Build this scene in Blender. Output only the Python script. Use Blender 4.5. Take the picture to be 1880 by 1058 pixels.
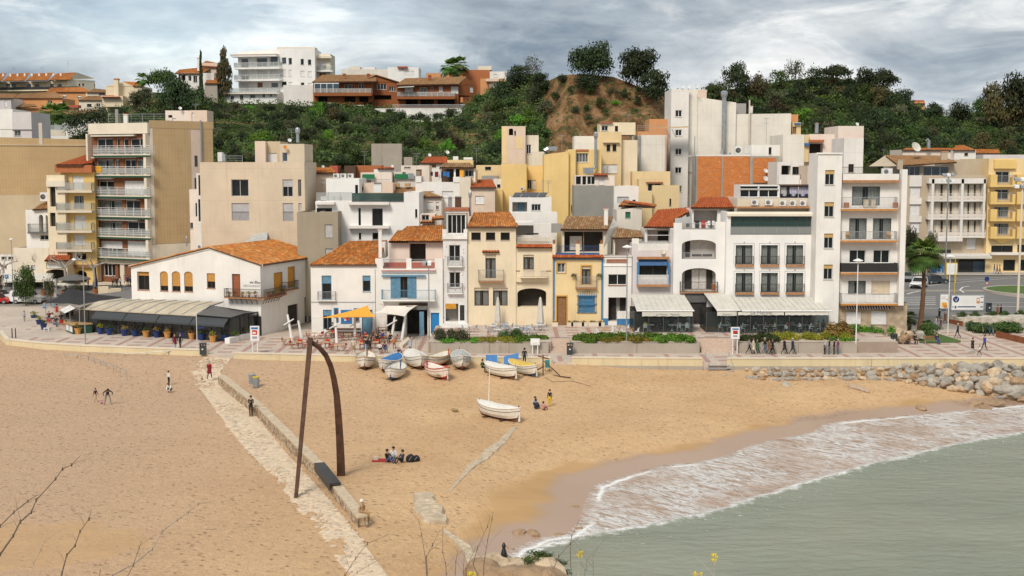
# beach town
rg=range;en=enumerate;No=None
def iv(n,k,v): n.inputs[k].default_value=v
import bpy,math,random
from math import sin,cos,pi,radians as rad,sqrt,atan,floor
from mathutils import Vector as V3,noise
for o in list(bpy.data.objects):bpy.data.objects.remove(o)
scn=bpy.context.scene
COL=scn.collection
R=random.Random(7)
def nob(n,d):
 o=bpy.data.objects.new(n,d)
 COL.objects.link(o)
 return o
FPX=2290.;HC=20.5;TH=atan(219./FPX)
cam_d=bpy.data.cameras.new('camera');cam=nob('camera',cam_d)
cam.location=(0,0,HC);cam.rotation_euler=(pi/2-TH,0,0)
cam_d.sensor_width=36;cam_d.lens=FPX/1880*36;cam_d.clip_end=20000;cam_d.clip_start=0.2
scn.camera=cam
SUN_EL,SUN_AZ=rad(44),rad(203)
sd=bpy.data.lights.new('sun','SUN');sun=nob('sun',sd)
sd.energy=1.5;sd.angle=rad(18);sd.color=(1.,.93,.83)
sv=V3((sin(SUN_AZ)*cos(SUN_EL),cos(SUN_AZ)*cos(SUN_EL),sin(SUN_EL)))
sun.rotation_euler=sv.to_track_quat('Z','Y').to_euler();sun.location=(0,-30,80)
w=bpy.data.worlds.new('World');scn.world=w;w.use_nodes=True
nt=w.node_tree;N=nt.nodes;L=nt.links;N.clear()
def nd(t,**k):
 n=N.new(t)
 for a,b in k.items():setattr(n,a,b)
 return n
out=nd('ShaderNodeOutputWorld');bg=nd('ShaderNodeBackground');L.new(bg.outputs[0],out.inputs[0]);iv(bg,1,.1)
sky=nd('ShaderNodeTexSky',sky_type='NISHITA',sun_disc=False,sun_elevation=SUN_EL,sun_rotation=SUN_AZ)
tc=nd('ShaderNodeTexCoord');mp=nd('ShaderNodeMapping');L.new(tc.outputs['Generated'],mp.inputs[0])
iv(mp,'Scale',(1.,1.,3.3));iv(mp,'Rotation',(0,rad(-2.5),0))
def wnoise(sc,det,rough,dist,off=(0,0,0)):
 m=nd('ShaderNodeMapping');iv(m,'Location',off);L.new(mp.outputs[0],m.inputs[0])
 n=nd('ShaderNodeTexNoise');iv(n,'Scale',sc);iv(n,'Detail',det)
 iv(n,'Roughness',rough);iv(n,'Distortion',dist)
 L.new(m.outputs[0],n.inputs['Vector']);return n.outputs['Fac']
def ramp(src,pts):
 r=nd('ShaderNodeValToRGB');e=r.color_ramp.elements
 while len(e)<len(pts):e.new(.5)
 for i,(p,c)in en(pts):
  e[i].position=p;e[i].color=(c[0],c[1],c[2],1)
 L.new(src,r.inputs[0]);return r.outputs[0]
def wmix(f,a,b,bt='MIX'):
 m=nd('ShaderNodeMix',data_type='RGBA',blend_type=bt)
 if isinstance(f,float):iv(m,0,f)
 else:L.new(f,m.inputs[0])
 for s,v in((6,a),(7,b)):
  if isinstance(v,tuple):iv(m,s,(*v,1))
  else:L.new(v,m.inputs[s])
 return m.outputs[2]
big=wnoise(2.3,6,.55,.35,(3.1,.7,1.35))
med=wnoise(9.,9,.6,.5,(1.2,5.5,.3))
col1=ramp(big,[(.30,(.75,1.,1.32)),(.44,(1.3,1.65,2.)),(.54,(3.,3.25,3.45)),(.66,(5.8,5.75,5.5))])
col2=ramp(med,[(.34,(1.3,1.65,2.1)),(.5,(3.,3.3,3.55)),(.62,(6.4,6.3,6.1))])
cl=wmix(.42,col1,col2)
fine=wnoise(26,8,.65,.3)
cl=wmix(.5,cl,ramp(fine,[(.3,(.78,.79,.81)),(.7,(1.2,1.2,1.18))]),'MULTIPLY')
gap=ramp(wnoise(1.7,4,.5,.2,(8,2,4)),[(.56,(0,0,0)),(.72,(.35,.35,.35))])
L.new(wmix(gap,cl,sky.outputs[0]),bg.inputs[0])
vs=scn.view_settings
vs.view_transform='Standard';vs.look='None';vs.gamma=1;vs.use_curve_mapping=False;vs.exposure=.95
scn.cycles.max_bounces=6;scn.cycles.transparent_max_bounces=10
scn.cycles.diffuse_bounces=3;scn.cycles.glossy_bounces=2;scn.cycles.use_denoising=True
OX,OY,SC=0,0,1
def T(ox=0,oy=0,s=1):
 global OX,OY,SC
 OX,OY,SC=ox,oy,s
def tp(x,y):return OX+x/SC,OY+y/SC
CT,ST=cos(TH),sin(TH)
def ray(x,y):
 x,y=tp(x,y);a=(x-940)/FPX;b=(529-y)/FPX
 return a,CT+b*ST,-ST+b*CT
def PY(x,y,Y):
 d=ray(x,y);t=Y/d[1];return V3((d[0]*t,Y,HC+d[2]*t))
def PZ(x,y,z):
 d=ray(x,y);t=(z-HC)/d[2];return V3((d[0]*t,d[1]*t,z))
MATS={}
def newmat(name):
 m=bpy.data.materials.new(name);m.use_nodes=True;t=m.node_tree;t.nodes.clear()
 o=t.nodes.new('ShaderNodeOutputMaterial');p=t.nodes.new('ShaderNodeBsdfPrincipled');t.links.new(p.outputs[0],o.inputs[0])
 MATS[name]=m;return m,t,p,o
class NG:
 def __init__(s,t):s.t=t
 def n(s,ty,**k):
  n=s.t.nodes.new(ty)
  for a,b in k.items():setattr(n,a,b)
  return n
 def l(s,a,b):s.t.links.new(a,b)
 def pos(s,scale=(1,1,1),obj=False):
  m=s.n('ShaderNodeMapping');iv(m,'Scale',scale)
  g=s.n('ShaderNodeTexCoord').outputs['Object']if obj else s.n('ShaderNodeNewGeometry').outputs['Position']
  s.l(g,m.inputs[0]);return m.outputs[0]
 def noise(s,vec,sc,det=4,rough=.55,dist=0):
  n=s.n('ShaderNodeTexNoise');iv(n,'Scale',sc);iv(n,'Detail',det)
  iv(n,'Roughness',rough);iv(n,'Distortion',dist)
  if vec is not No:s.l(vec,n.inputs['Vector'])
  return n.outputs['Fac']
 def np(s,*a):return s.noise(s.pos(),*a)
 def ramp(s,src,pts,ip='LINEAR'):
  r=s.n('ShaderNodeValToRGB');e=r.color_ramp.elements;r.color_ramp.interpolation=ip
  while len(e)<len(pts):e.new(.5)
  for i,(p,c)in en(pts):
   if not isinstance(c,tuple):c=(c,c,c)
   e[i].position=p;e[i].color=(*c,1)
  s.l(src,r.inputs[0]);return r.outputs[0]
 def mix(s,f,a,b,bt='MIX'):
  m=s.n('ShaderNodeMix',data_type='RGBA',blend_type=bt)
  for i,v in((0,f),(6,a),(7,b)):
   if isinstance(v,(int,float)):iv(m,i,v if i==0 else(v,v,v,1))
   elif isinstance(v,tuple):iv(m,i,(*v,1))
   else:s.l(v,m.inputs[i])
  return m.outputs[2]
 def math(s,op,a,b=0,c=0):
  m=s.n('ShaderNodeMath',operation=op)
  for i,v in en((a,b,c)):
   if isinstance(v,(int,float)):iv(m,i,v)
   else:s.l(v,m.inputs[i])
  return m.outputs[0]
 def bump(s,h,st,dist,p):
  b=s.n('ShaderNodeBump');iv(b,'Strength',st);iv(b,'Distance',dist)
  s.l(h,b.inputs['Height']);s.l(b.outputs[0],p.inputs['Normal'])
def pn(name,c,rough=.7,metal=0,var=.12,sc=3,bump=0,spec=.5):
 m,t,p,o=newmat(name);g=NG(t)
 ns=g.np(sc,5,.6)
 k=g.ramp(ns,[(.3,1-var),(.7,1+var)])
 g.l(g.mix(1,c,k,'MULTIPLY'),p.inputs['Base Color'])
 iv(p,'Roughness',rough);iv(p,'Metallic',metal)
 iv(p,'Specular IOR Level',spec)
 if bump:g.bump(g.np(sc*12,3),bump,.02,p)
 return m
def stu(name,c,dirt=.35,joints=0,dc=(.62,.53,.43)):
 """painted render: blotches, rain streaks, fine relief; joints = panel lines every so many metres"""
 m,t,p,o=newmat(name);g=NG(t)
 base=g.mix(1,c,g.ramp(g.np(.35,5,.6),[(.3,.90),(.7,1.06)]),'MULTIPLY')
 st=g.ramp(g.noise(g.pos((1.6,1.6,.12)),1.5,5,.65),[(.52,0.),(.78,1.)])
 st2=g.ramp(g.np(.22,4,.6),[(.42,0.1),(.7,1.)])
 f=g.math('MULTIPLY',g.math('MULTIPLY',st,st2),dirt*1.4)
 base=g.mix(f,base,g.mix(1,base,dc,'MULTIPLY'))
 sp=g.ramp(g.np(5,4,.7),[(.62,0.),(.74,1.)])
 base=g.mix(g.math('MULTIPLY',sp,dirt*.28),base,g.mix(1,base,(.5,.46,.4),'MULTIPLY'))
 if joints:
  sx=g.n('ShaderNodeSeparateXYZ');g.l(g.pos(),sx.inputs[0])
  for ax,per in((2,joints),(0,joints*.35 if joints<2 else joints)):
   fr=g.math('FRACT',g.math('DIVIDE',sx.outputs[ax],per));ln=g.math('LESS_THAN',fr,.035/per*1.2)
   base=g.mix(g.math('MULTIPLY',ln,.28),base,g.mix(1,base,(.55,.5,.45),'MULTIPLY'))
 g.l(base,p.inputs['Base Color']);iv(p,'Roughness',.88);iv(p,'Specular IOR Level',.25)
 g.bump(g.np(14,4,.7),.25,.02,p)
 return m
def tilemat(name,cols,lichen=.5):
 m,t,p,o=newmat(name);g=NG(t)
 uv=g.n('ShaderNodeUVMap').outputs[0]
 fl=g.n('ShaderNodeVectorMath',operation='FLOOR');g.l(uv,fl.inputs[0])
 wn=g.n('ShaderNodeTexWhiteNoise',noise_dimensions='3D');g.l(fl.outputs[0],wn.inputs['Vector'])
 n=len(cols);c=g.ramp(wn.outputs['Value'],[(i/(n),k)for i,k in en(cols)],'CONSTANT')
 lv=g.ramp(g.np(.9,6,.65),[(.45,0.),(.62,1.)])
 c=g.mix(g.math('MULTIPLY',lv,lichen),c,(.20,.13,.035))
 lv=g.ramp(g.np(3.2,5,.7),[(.58,0.),(.7,1.)])
 c=g.mix(g.math('MULTIPLY',lv,lichen*.55),c,(.09,.06,.035))
 g.l(c,p.inputs['Base Color']);iv(p,'Roughness',.85)
 g.bump(g.np(20,3),.3,.02,p)
 return m
stu('white',(.80,.77,.72),.42);stu('whc',(.82,.80,.77),.22);stu('white_old',(.70,.64,.56),.65)
stu('cream',(.78,.66,.47),.35);stu('crp',(.74,.66,.53),.35);stu('beige',(.66,.55,.41),.4,4.1)
stu('beige_shade',(.56,.44,.31),.4);stu('tbk',(.55,.39,.21),.25,1.1);stu('tpl',(.62,.50,.34),.4)
stu('yellow',(.80,.58,.25),.35);stu('ypl',(.80,.61,.33),.4);stu('ochre',(.62,.33,.07),.3)
stu('syl',(.74,.57,.32),.5);stu('pkw',(.78,.67,.58),.4);stu('pkb',(.72,.57,.45),.4)
stu('olg',(.36,.31,.23),.3);stu('gwh',(.76,.72,.67),.4,3.2);stu('pnw',(.76,.71,.62),.45,3.)
stu('cct',(.40,.35,.29),.7);stu('ovl',(.62,.30,.13),.4);stu('swy',(.66,.56,.36),.8)
stu('pwl',(.68,.60,.48),.4);stu('llw',(.66,.61,.60),.35);stu('yblk',(.78,.54,.20),.3);stu('gwl',(.36,.34,.32),.4)
tilemat('tor',[(.50,.17,.03),(.55,.20,.035),(.44,.14,.025),(.60,.30,.10),(.50,.16,.028),(.36,.11,.025),(.53,.19,.03)],.42)
tilemat('told',[(.36,.21,.10),(.31,.16,.07),(.42,.27,.14),(.27,.15,.07),(.38,.19,.08),(.46,.31,.17)],.5)
tilemat('trd',[(.44,.10,.02),(.50,.13,.03),(.38,.08,.02),(.46,.12,.03)],.12)
tilemat('ttn',[(.36,.20,.09),(.42,.25,.12),(.33,.17,.07),(.40,.2,.09)],.4)
pn('tct',(.42,.14,.05),.8,var=.25,sc=6);pn('redband',(.42,.09,.05),.7);pn('bsl',(.40,.19,.08),.8,var=.25,sc=5)
pn('alu',(.55,.56,.55),.4,.3);pn('wfr',(.78,.77,.74),.5);pn('dfr',(.06,.06,.062),.5);pn('brown_frame',(.09,.045,.022),.6)
pn('blue',(.045,.19,.40),.6,var=.2);pn('bls',(.12,.26,.37),.7,var=.2);pn('blue_deep',(.03,.10,.24),.6,var=.15);pn('blue_bright',(.012,.20,.48),.6)
pn('green_dark',(.02,.07,.04),.7);pn('green_shutter',(.02,.13,.07),.6);pn('green_mesh',(.015,.17,.06),.8,var=.3,sc=6)
pn('shw',(.72,.70,.68),.6);pn('shutter_grey',(.45,.44,.44),.6);pn('shb',(.60,.50,.36),.6)
pn('bamboo',(.50,.25,.06),.8,var=.3,sc=9);pn('reed_brown',(.30,.10,.04),.8,var=.3,sc=9);pn('blind_orange',(.58,.27,.03),.8,var=.2)
pn('tan_blind',(.55,.36,.14),.8,var=.2);pn('curtain',(.62,.58,.54),.9,var=.25,sc=5);pn('cug',(.66,.63,.58),.9,var=.3,sc=6)
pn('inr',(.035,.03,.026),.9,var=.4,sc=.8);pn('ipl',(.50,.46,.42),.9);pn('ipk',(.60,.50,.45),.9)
pn('bmt',(.025,.023,.022),.5);pn('galv',(.42,.44,.46),.35,.7,var=.2,sc=2);pn('rwh',(.72,.71,.69),.5);pn('rgy',(.30,.31,.32),.5)
pn('canvas',(.60,.57,.50),.85,var=.10,sc=1);pn('cvg',(.48,.41,.30),.8,var=.2,sc=.7);pn('canvas_dark',(.05,.055,.06),.8);pn('sail_white',(.74,.68,.60),.8)
pn('sail_yellow',(.78,.36,.03),.7);pn('tent_black',(.018,.018,.02),.85);pn('wood',(.26,.13,.055),.75,var=.3,sc=8);pn('wdk',(.09,.045,.025),.7,var=.3,sc=8)
pn('wlt',(.48,.30,.13),.7,var=.2,sc=7);pn('red',(.50,.03,.015),.6,var=.15);pn('rail_red',(.36,.08,.05),.6);pn('orange',(.62,.24,.04),.6)
pn('ptb',(.012,.035,.16),.35);pn('pot_orange',(.55,.26,.07),.7,var=.2);pn('trunk',(.14,.09,.055),.95,var=.35,sc=5,bump=.6);pn('plt',(.16,.085,.045),.95,var=.4,sc=5,bump=.8)
pn('asphalt',(.17,.165,.16),.95,var=.10,sc=2,bump=.3);pn('paint',(.72,.71,.68),.7);pn('kerb',(.42,.38,.33),.9);pn('black',(.012,.012,.013),.5);pn('tyre',(.02,.02,.02),.9)
pn('chrome',(.6,.6,.6),.2,.9);pn('car_white',(.75,.75,.74),.25);pn('car_red',(.45,.015,.012),.25);pn('car_dark',(.035,.045,.055),.2);pn('car_grey',(.25,.27,.28),.3)
pn('lmw',(.75,.75,.72),.5);pn('plw',(.72,.71,.69),.5);pn('wicker_grey',(.34,.38,.43),.7,var=.2,sc=20);pn('bin',(.035,.045,.052),.5);pn('drum',(.30,.32,.34),.5,.3)
pn('soil',(.16,.085,.055),.95,var=.3,sc=4);pn('cvb',(.015,.15,.40),.55,var=.15);pn('cover_grey',(.42,.42,.40),.8,var=.25,sc=3);pn('cover_yellow',(.62,.42,.08),.7,var=.2)
pn('hwh',(.72,.68,.60),.45,var=.10);pn('hull_blue',(.02,.07,.2),.5);pn('hull_red',(.50,.03,.02),.45);pn('hbr',(.16,.06,.035),.7);pn('hull_stripe',(.03,.03,.035),.5)
pn('solar',(.03,.035,.05),.25);pn('cnr',(.13,.125,.12),.6,var=.2);pn('roof_flat',(.33,.29,.25),.9,var=.25,sc=1);pn('rrd',(.36,.12,.06),.9,var=.3,sc=2)
pn('step',(.55,.42,.33),.9,var=.12);pn('paver_pink',(.40,.24,.19),.9,var=.14,sc=5);pn('pink_cloth',(.6,.2,.22),.8);pn('lavender',(.42,.40,.55),.9,var=.2)
pn('straw',(.30,.21,.10),.9,var=.4,sc=12);pn('stalk',(.16,.11,.075),.9,var=.3,sc=9);pn('skp',(.42,.33,.25),.9,var=.3,sc=9);pn('yellow_flower',(.75,.6,.03),.7);pn('yellow_sign',(.6,.42,.03),.6)
pn('bulb_red',(.55,.05,.04),.5);pn('skin',(.45,.26,.18),.6);pn('hair_dark',(.02,.014,.01),.8);pn('hair_grey',(.35,.33,.31),.8);pn('hair_brown',(.09,.045,.02),.8);pn('shoe',(.03,.03,.03),.6)
for nm,c in dict(black=(.014,.014,.016),navy=(.02,.03,.07),white=(.72,.70,.67),grey=(.2,.2,.21),lightgrey=(.42,.42,.43),red=(.42,.02,.015),maroon=(.16,.012,.02),camel=(.42,.27,.13),brown=(.2,.09,.04),jeans=(.07,.12,.22),paleblue=(.22,.34,.48),teal=(.02,.2,.22),green=(.05,.12,.05),yellow=(.65,.42,.02),pink=(.55,.25,.28),khaki=(.36,.28,.17),purple=(.18,.05,.12),orange=(.55,.18,.03),blue=(.03,.06,.35),cream=(.62,.54,.42)).items():
 pn('cloth_'+nm,c,.9,var=.18,sc=8)
def glass(name,tint,rough=.06,alpha=.35):
 m,t,p,o=newmat(name);g=NG(t)
 iv(p,'Base Color',(*tint,1));iv(p,'Roughness',rough);iv(p,'Specular IOR Level',.8)
 g.bump(g.np(.7,2),.06,.05,p)
 tr=g.n('ShaderNodeBsdfTransparent');iv(tr,0,(.85,.9,.9,1));ms=g.n('ShaderNodeMixShader');iv(ms,0,1-alpha)
 g.l(tr.outputs[0],ms.inputs[1]);g.l(p.outputs[0],ms.inputs[2]);g.l(ms.outputs[0],o.inputs[0]);return m
glass('glass',(.025,.032,.035),.06,.62);glass('glass_blue',(.04,.07,.10),.06,.2);glass('glass_green',(.03,.07,.06),.08,.25)
glass('clear_panel',(.30,.32,.32),.1,.78);glass('gsm',(.05,.055,.055),.08,.6);glass('gfr',(.42,.43,.41),.3,.45)
def leafmat(name,a,b,c):
 m,t,p,o=newmat(name);g=NG(t)
 oi=g.n('ShaderNodeObjectInfo');at=g.n('ShaderNodeAttribute',attribute_name='lv')
 col=g.ramp(at.outputs['Fac'],[(0,a),(.5,b),(1,c)])
 hs=g.n('ShaderNodeHueSaturation');g.l(col,hs.inputs['Color'])
 g.l(g.math('ADD',g.math('MULTIPLY',oi.outputs['Random'],.05),.478),hs.inputs['Hue']);g.l(g.math('ADD',g.math('MULTIPLY',oi.outputs['Random'],.7),.6),hs.inputs['Value'])
 g.l(hs.outputs[0],p.inputs['Base Color']);iv(p,'Roughness',.7);iv(p,'Specular IOR Level',.25)
 return m
leafmat('lfd',(.016,.028,.01),(.033,.05,.018),(.068,.09,.03));leafmat('lfmd',(.025,.045,.01),(.052,.084,.018),(.10,.14,.035))
leafmat('lfo',(.05,.055,.025),(.09,.095,.045),(.14,.14,.07));leafmat('lfn',(.04,.034,.014),(.075,.06,.024),(.13,.095,.04))
leafmat('lfb',(.05,.12,.01),(.10,.20,.018),(.16,.28,.03));leafmat('lfy',(.12,.13,.01),(.24,.22,.02),(.36,.30,.03))
leafmat('lfr',(.14,.09,.03),(.28,.17,.05),(.40,.27,.09));leafmat('leaf_palm',(.05,.09,.02),(.09,.16,.03),(.2,.28,.05))
WL={}
class MB:
 def __init__(s):s.v=[];s.f=[];s.m=[];s.ml=[];s.uv=[]
 def mi(s,m):
  if m not in s.ml:s.ml.append(m)
  return s.ml.index(m)
 def poly(s,pts,m,uv=No):
  k=len(s.v);s.v+=[tuple(p)for p in pts];s.f.append(tuple(rg(k,k+len(pts))));s.m.append(s.mi(m));s.uv.append(uv)
 def qs(s,ring0,ring1,m,close=True):
  n=len(ring0);k=len(s.v);s.v+=[tuple(p)for p in ring0]+[tuple(p)for p in ring1];i_=s.mi(m)
  for i in rg(n if close else n-1):
   j=(i+1)%n;s.f.append((k+i,k+j,k+n+j,k+n+i));s.m.append(i_);s.uv.append(No)
 def hx(s,p,m,skip=()):
  k=len(s.v);s.v+=[tuple(q)for q in p];i_=s.mi(m)
  for j,f in en(((3,2,1,0),(4,5,6,7),(0,1,5,4),(1,2,6,5),(2,3,7,6),(3,0,4,7))):
   if j in skip:continue
   s.f.append(tuple(k+a for a in f));s.m.append(i_);s.uv.append(No)
 def box(s,x0,x1,y0,y1,z0,z1,m):
  s.hx([(x0,y0,z0),(x1,y0,z0),(x1,y1,z0),(x0,y1,z0),(x0,y0,z1),(x1,y0,z1),(x1,y1,z1),(x0,y1,z1)],m)
 def rbox(s,c,sx,sy,sz,m,rz=0,z0=No):
  cx,cy=c[0],c[1];z=c[2]if z0 is No else z0;ca,sa=cos(rz),sin(rz)
  q=[(cx+ca*a-sa*b,cy+sa*a+ca*b)for a,b in((-sx/2,-sy/2),(sx/2,-sy/2),(sx/2,sy/2),(-sx/2,sy/2))]
  s.hx([(*p,z)for p in q]+[(*p,z+sz)for p in q],m)
 def tube(s,pts,rs,m,n=6,cap=True):
  pts=[V3(p)for p in pts]
  if not isinstance(rs,(list,tuple)):rs=[rs]*len(pts)
  rings=[]
  for i,p in en(pts):
   d=(pts[min(i+1,len(pts)-1)]-pts[max(i-1,0)])
   if d.length<1e-9:d=V3((0,0,1))
   d.normalize();u=d.cross(V3((0,0,1))if abs(d.z)<.9 else V3((1,0,0))).normalized();v=d.cross(u)
   rings.append([p+(u*cos(2*pi*k/n)+v*sin(2*pi*k/n))*rs[i]for k in rg(n)])
  k0=len(s.v);i_=s.mi(m)
  for r in rings:s.v+=[tuple(q)for q in r]
  for a in rg(len(rings)-1):
   for k in rg(n):
    j=(k+1)%n;s.f.append((k0+a*n+j,k0+a*n+k,k0+(a+1)*n+k,k0+(a+1)*n+j));s.m.append(i_);s.uv.append(No)
  if cap:
   s.f.append(tuple(k0+k for k in rg(n)));s.m.append(i_);s.uv.append(No)
   s.f.append(tuple(k0+(len(rings)-1)*n+k for k in reversed(rg(n))));s.m.append(i_);s.uv.append(No)
 def lathe(s,c,prof,m,n=10):
  for(r0,z0),(r1,z1)in zip(prof,prof[1:]):
   s.qs([(c[0]+r0*cos(2*pi*k/n),c[1]+r0*sin(2*pi*k/n),c[2]+z0)for k in rg(n)],[(c[0]+r1*cos(2*pi*k/n),c[1]+r1*sin(2*pi*k/n),c[2]+z1)for k in rg(n)],m)
  r,z=prof[-1]
  if r>.01:s.poly([(c[0]+r*cos(2*pi*k/n),c[1]+r*sin(2*pi*k/n),c[2]+z)for k in rg(n)],m)
 def bd(s,name,parent=No,org=No,smooth=False,kind=No):
  if not s.v:return No
  if org is No:
   xs=[p[0]for p in s.v];ys=[p[1]for p in s.v];zs=[p[2]for p in s.v]
   org=V3(((min(xs)+max(xs))/2,(min(ys)+max(ys))/2,min(zs)))
  org=V3(org)
  me=bpy.data.meshes.new(name);me.from_pydata([(p[0]-org.x,p[1]-org.y,p[2]-org.z)for p in s.v],[],s.f)
  for m in s.ml:me.materials.append(MATS[m])
  me.polygons.foreach_set('material_index',s.m)
  if smooth:me.polygons.foreach_set('use_smooth',[True]*len(s.f))
  if any(u is not No for u in s.uv):
   ul=me.uv_layers.new(name='UVMap');k=0;buf=[]
   for f,u in zip(s.f,s.uv):
    for j in rg(len(f)):buf+=list(u[j])if u else[0,0]
   ul.data.foreach_set('uv',buf)
  me.update();me.validate()
  o=nob(name,me)
  put(o,org,parent);s.__init__()
  if kind:o['kind']=kind
  return o
def put(o,org,parent=No):
 org=V3(org);WL[o.name]=org
 if parent is not No:
  o.parent=parent;o.location=org-WL[parent.name]
 else:o.location=org
def tag(o,lbl,cat,gp=No,kind=No):
 if lbl:o['label']=lbl
 if cat:o['category']=cat
 if gp:o['group']=gp
 if kind:o['kind']=kind
 return o
def TG(name,lbl,cat,loc=(0,0,0),gp=No,rz=0):
 o=nob(name,No);o.empty_display_size=.3;put(o,loc);o.rotation_euler.z=rz
 return tag(o,lbl,cat,gp)
def stc(name,mb,**k):
 o=mb.bd(name,**k);o['kind']='structure';return o
def cpt(o,loc,rz=0,lbl=No,sc=No,mats=No):
 c=o.copy();COL.objects.link(c);c.location=loc;c.rotation_euler.z=rz;WL[c.name]=V3(loc)
 if lbl:c['label']=lbl
 if sc:c.scale=sc if isinstance(sc,tuple)else(sc,sc,sc)
 def rec(a,b):
  for ch in a.children:
   d=ch.copy();COL.objects.link(d);d.parent=b;rec(ch,d)
 rec(o,c);return c
mb=MB();O_=(0,0,0)
class Fc:
 """vertical plane from plan point A to plan point B, outward normal to the right of A->B"""
 def __init__(s,A,B):
  s.A=V3((A[0],A[1]));s.B=V3((B[0],B[1]));s.e=(s.B-s.A);s.L=s.e.length;s.e=s.e/s.L;s.n=V3((s.e.y,-s.e.x))
 def hit(s,x,y,o=0):
  d=ray(x,y);A=s.A+s.n*o;det=d[0]*(-s.e.y)+s.e.x*d[1]
  t=(A.x*(-s.e.y)+s.e.x*A.y)/det;u=(d[0]*A.y-d[1]*A.x)/det
  return-u if False else((t*d[0]-A.x)*s.e.x+(t*d[1]-A.y)*s.e.y),HC+t*d[2]
 def pt(s,u,z,o=0):
  p=s.A+s.e*u+s.n*o;return V3((p.x,p.y,z))
 def box(s,mb,u0,u1,z0,z1,o0,o1,m):
  P=s.pt;mb.hx([P(u0,z0,o1),P(u1,z0,o1),P(u1,z0,o0),P(u0,z0,o0),P(u0,z1,o1),P(u1,z1,o1),P(u1,z1,o0),P(u0,z1,o0)],m)
 def rect(s,x0,y0,x1,y1,o=0):
  ym=(y0+y1)/2;xm=(x0+x1)/2
  u0=s.hit(x0,ym,o)[0];u1=s.hit(x1,ym,o)[0];z1=s.hit(xm,y0,o)[1];z0=s.hit(xm,y1,o)[1]
  return u0,u1,z0,z1
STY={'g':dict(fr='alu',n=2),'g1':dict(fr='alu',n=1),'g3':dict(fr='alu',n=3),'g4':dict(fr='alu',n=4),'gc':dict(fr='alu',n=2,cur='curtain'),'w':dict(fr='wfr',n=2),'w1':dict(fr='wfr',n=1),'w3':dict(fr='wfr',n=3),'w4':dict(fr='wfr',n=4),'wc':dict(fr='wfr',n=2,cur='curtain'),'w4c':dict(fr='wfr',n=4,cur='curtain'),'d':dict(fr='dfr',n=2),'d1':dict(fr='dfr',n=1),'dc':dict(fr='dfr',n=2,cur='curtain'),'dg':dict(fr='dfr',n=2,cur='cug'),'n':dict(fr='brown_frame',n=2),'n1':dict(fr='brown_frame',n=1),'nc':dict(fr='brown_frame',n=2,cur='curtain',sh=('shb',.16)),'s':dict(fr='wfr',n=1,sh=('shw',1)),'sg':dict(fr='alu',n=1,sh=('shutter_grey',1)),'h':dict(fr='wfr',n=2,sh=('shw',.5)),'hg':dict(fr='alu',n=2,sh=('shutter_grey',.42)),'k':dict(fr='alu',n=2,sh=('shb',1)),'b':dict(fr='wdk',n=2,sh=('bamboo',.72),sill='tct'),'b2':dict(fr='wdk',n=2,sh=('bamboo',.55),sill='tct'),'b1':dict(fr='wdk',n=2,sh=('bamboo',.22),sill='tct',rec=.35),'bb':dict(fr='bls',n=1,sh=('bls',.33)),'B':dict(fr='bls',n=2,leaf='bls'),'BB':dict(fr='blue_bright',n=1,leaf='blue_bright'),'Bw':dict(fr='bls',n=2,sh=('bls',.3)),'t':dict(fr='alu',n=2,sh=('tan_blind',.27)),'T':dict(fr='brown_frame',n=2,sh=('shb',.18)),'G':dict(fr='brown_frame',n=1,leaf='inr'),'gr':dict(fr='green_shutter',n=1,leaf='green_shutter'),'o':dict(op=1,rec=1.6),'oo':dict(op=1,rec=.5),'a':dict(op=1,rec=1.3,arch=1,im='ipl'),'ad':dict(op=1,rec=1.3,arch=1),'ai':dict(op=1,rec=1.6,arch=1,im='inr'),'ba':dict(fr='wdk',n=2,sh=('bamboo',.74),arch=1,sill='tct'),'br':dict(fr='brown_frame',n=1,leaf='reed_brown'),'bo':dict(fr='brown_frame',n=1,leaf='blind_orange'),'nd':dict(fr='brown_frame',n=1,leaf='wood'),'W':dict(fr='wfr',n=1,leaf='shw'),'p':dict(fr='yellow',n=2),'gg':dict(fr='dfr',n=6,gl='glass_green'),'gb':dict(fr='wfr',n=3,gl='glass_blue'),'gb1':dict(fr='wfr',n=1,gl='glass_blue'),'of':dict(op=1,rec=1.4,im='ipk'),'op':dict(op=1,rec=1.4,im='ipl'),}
def wgr(mb,F,U0,U1,Z0,Z1,holes,m):
 us=sorted({U0,U1,*[h[0]for h in holes],*[h[1]for h in holes]});zs=sorted({Z0,Z1,*[h[2]for h in holes],*[h[3]for h in holes]})
 us=[u for u in us if U0<=u<=U1];zs=[z for z in zs if Z0<=z<=Z1]
 for i in rg(len(us)-1):
  for j in rg(len(zs)-1):
   cu,cz=(us[i]+us[i+1])/2,(zs[j]+zs[j+1])/2
   if any(h[0]<cu<h[1]and h[2]<cz<h[3]for h in holes):continue
   mb.poly([F.pt(us[i],zs[j]),F.pt(us[i+1],zs[j]),F.pt(us[i+1],zs[j+1]),F.pt(us[i],zs[j+1])],m)
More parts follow.
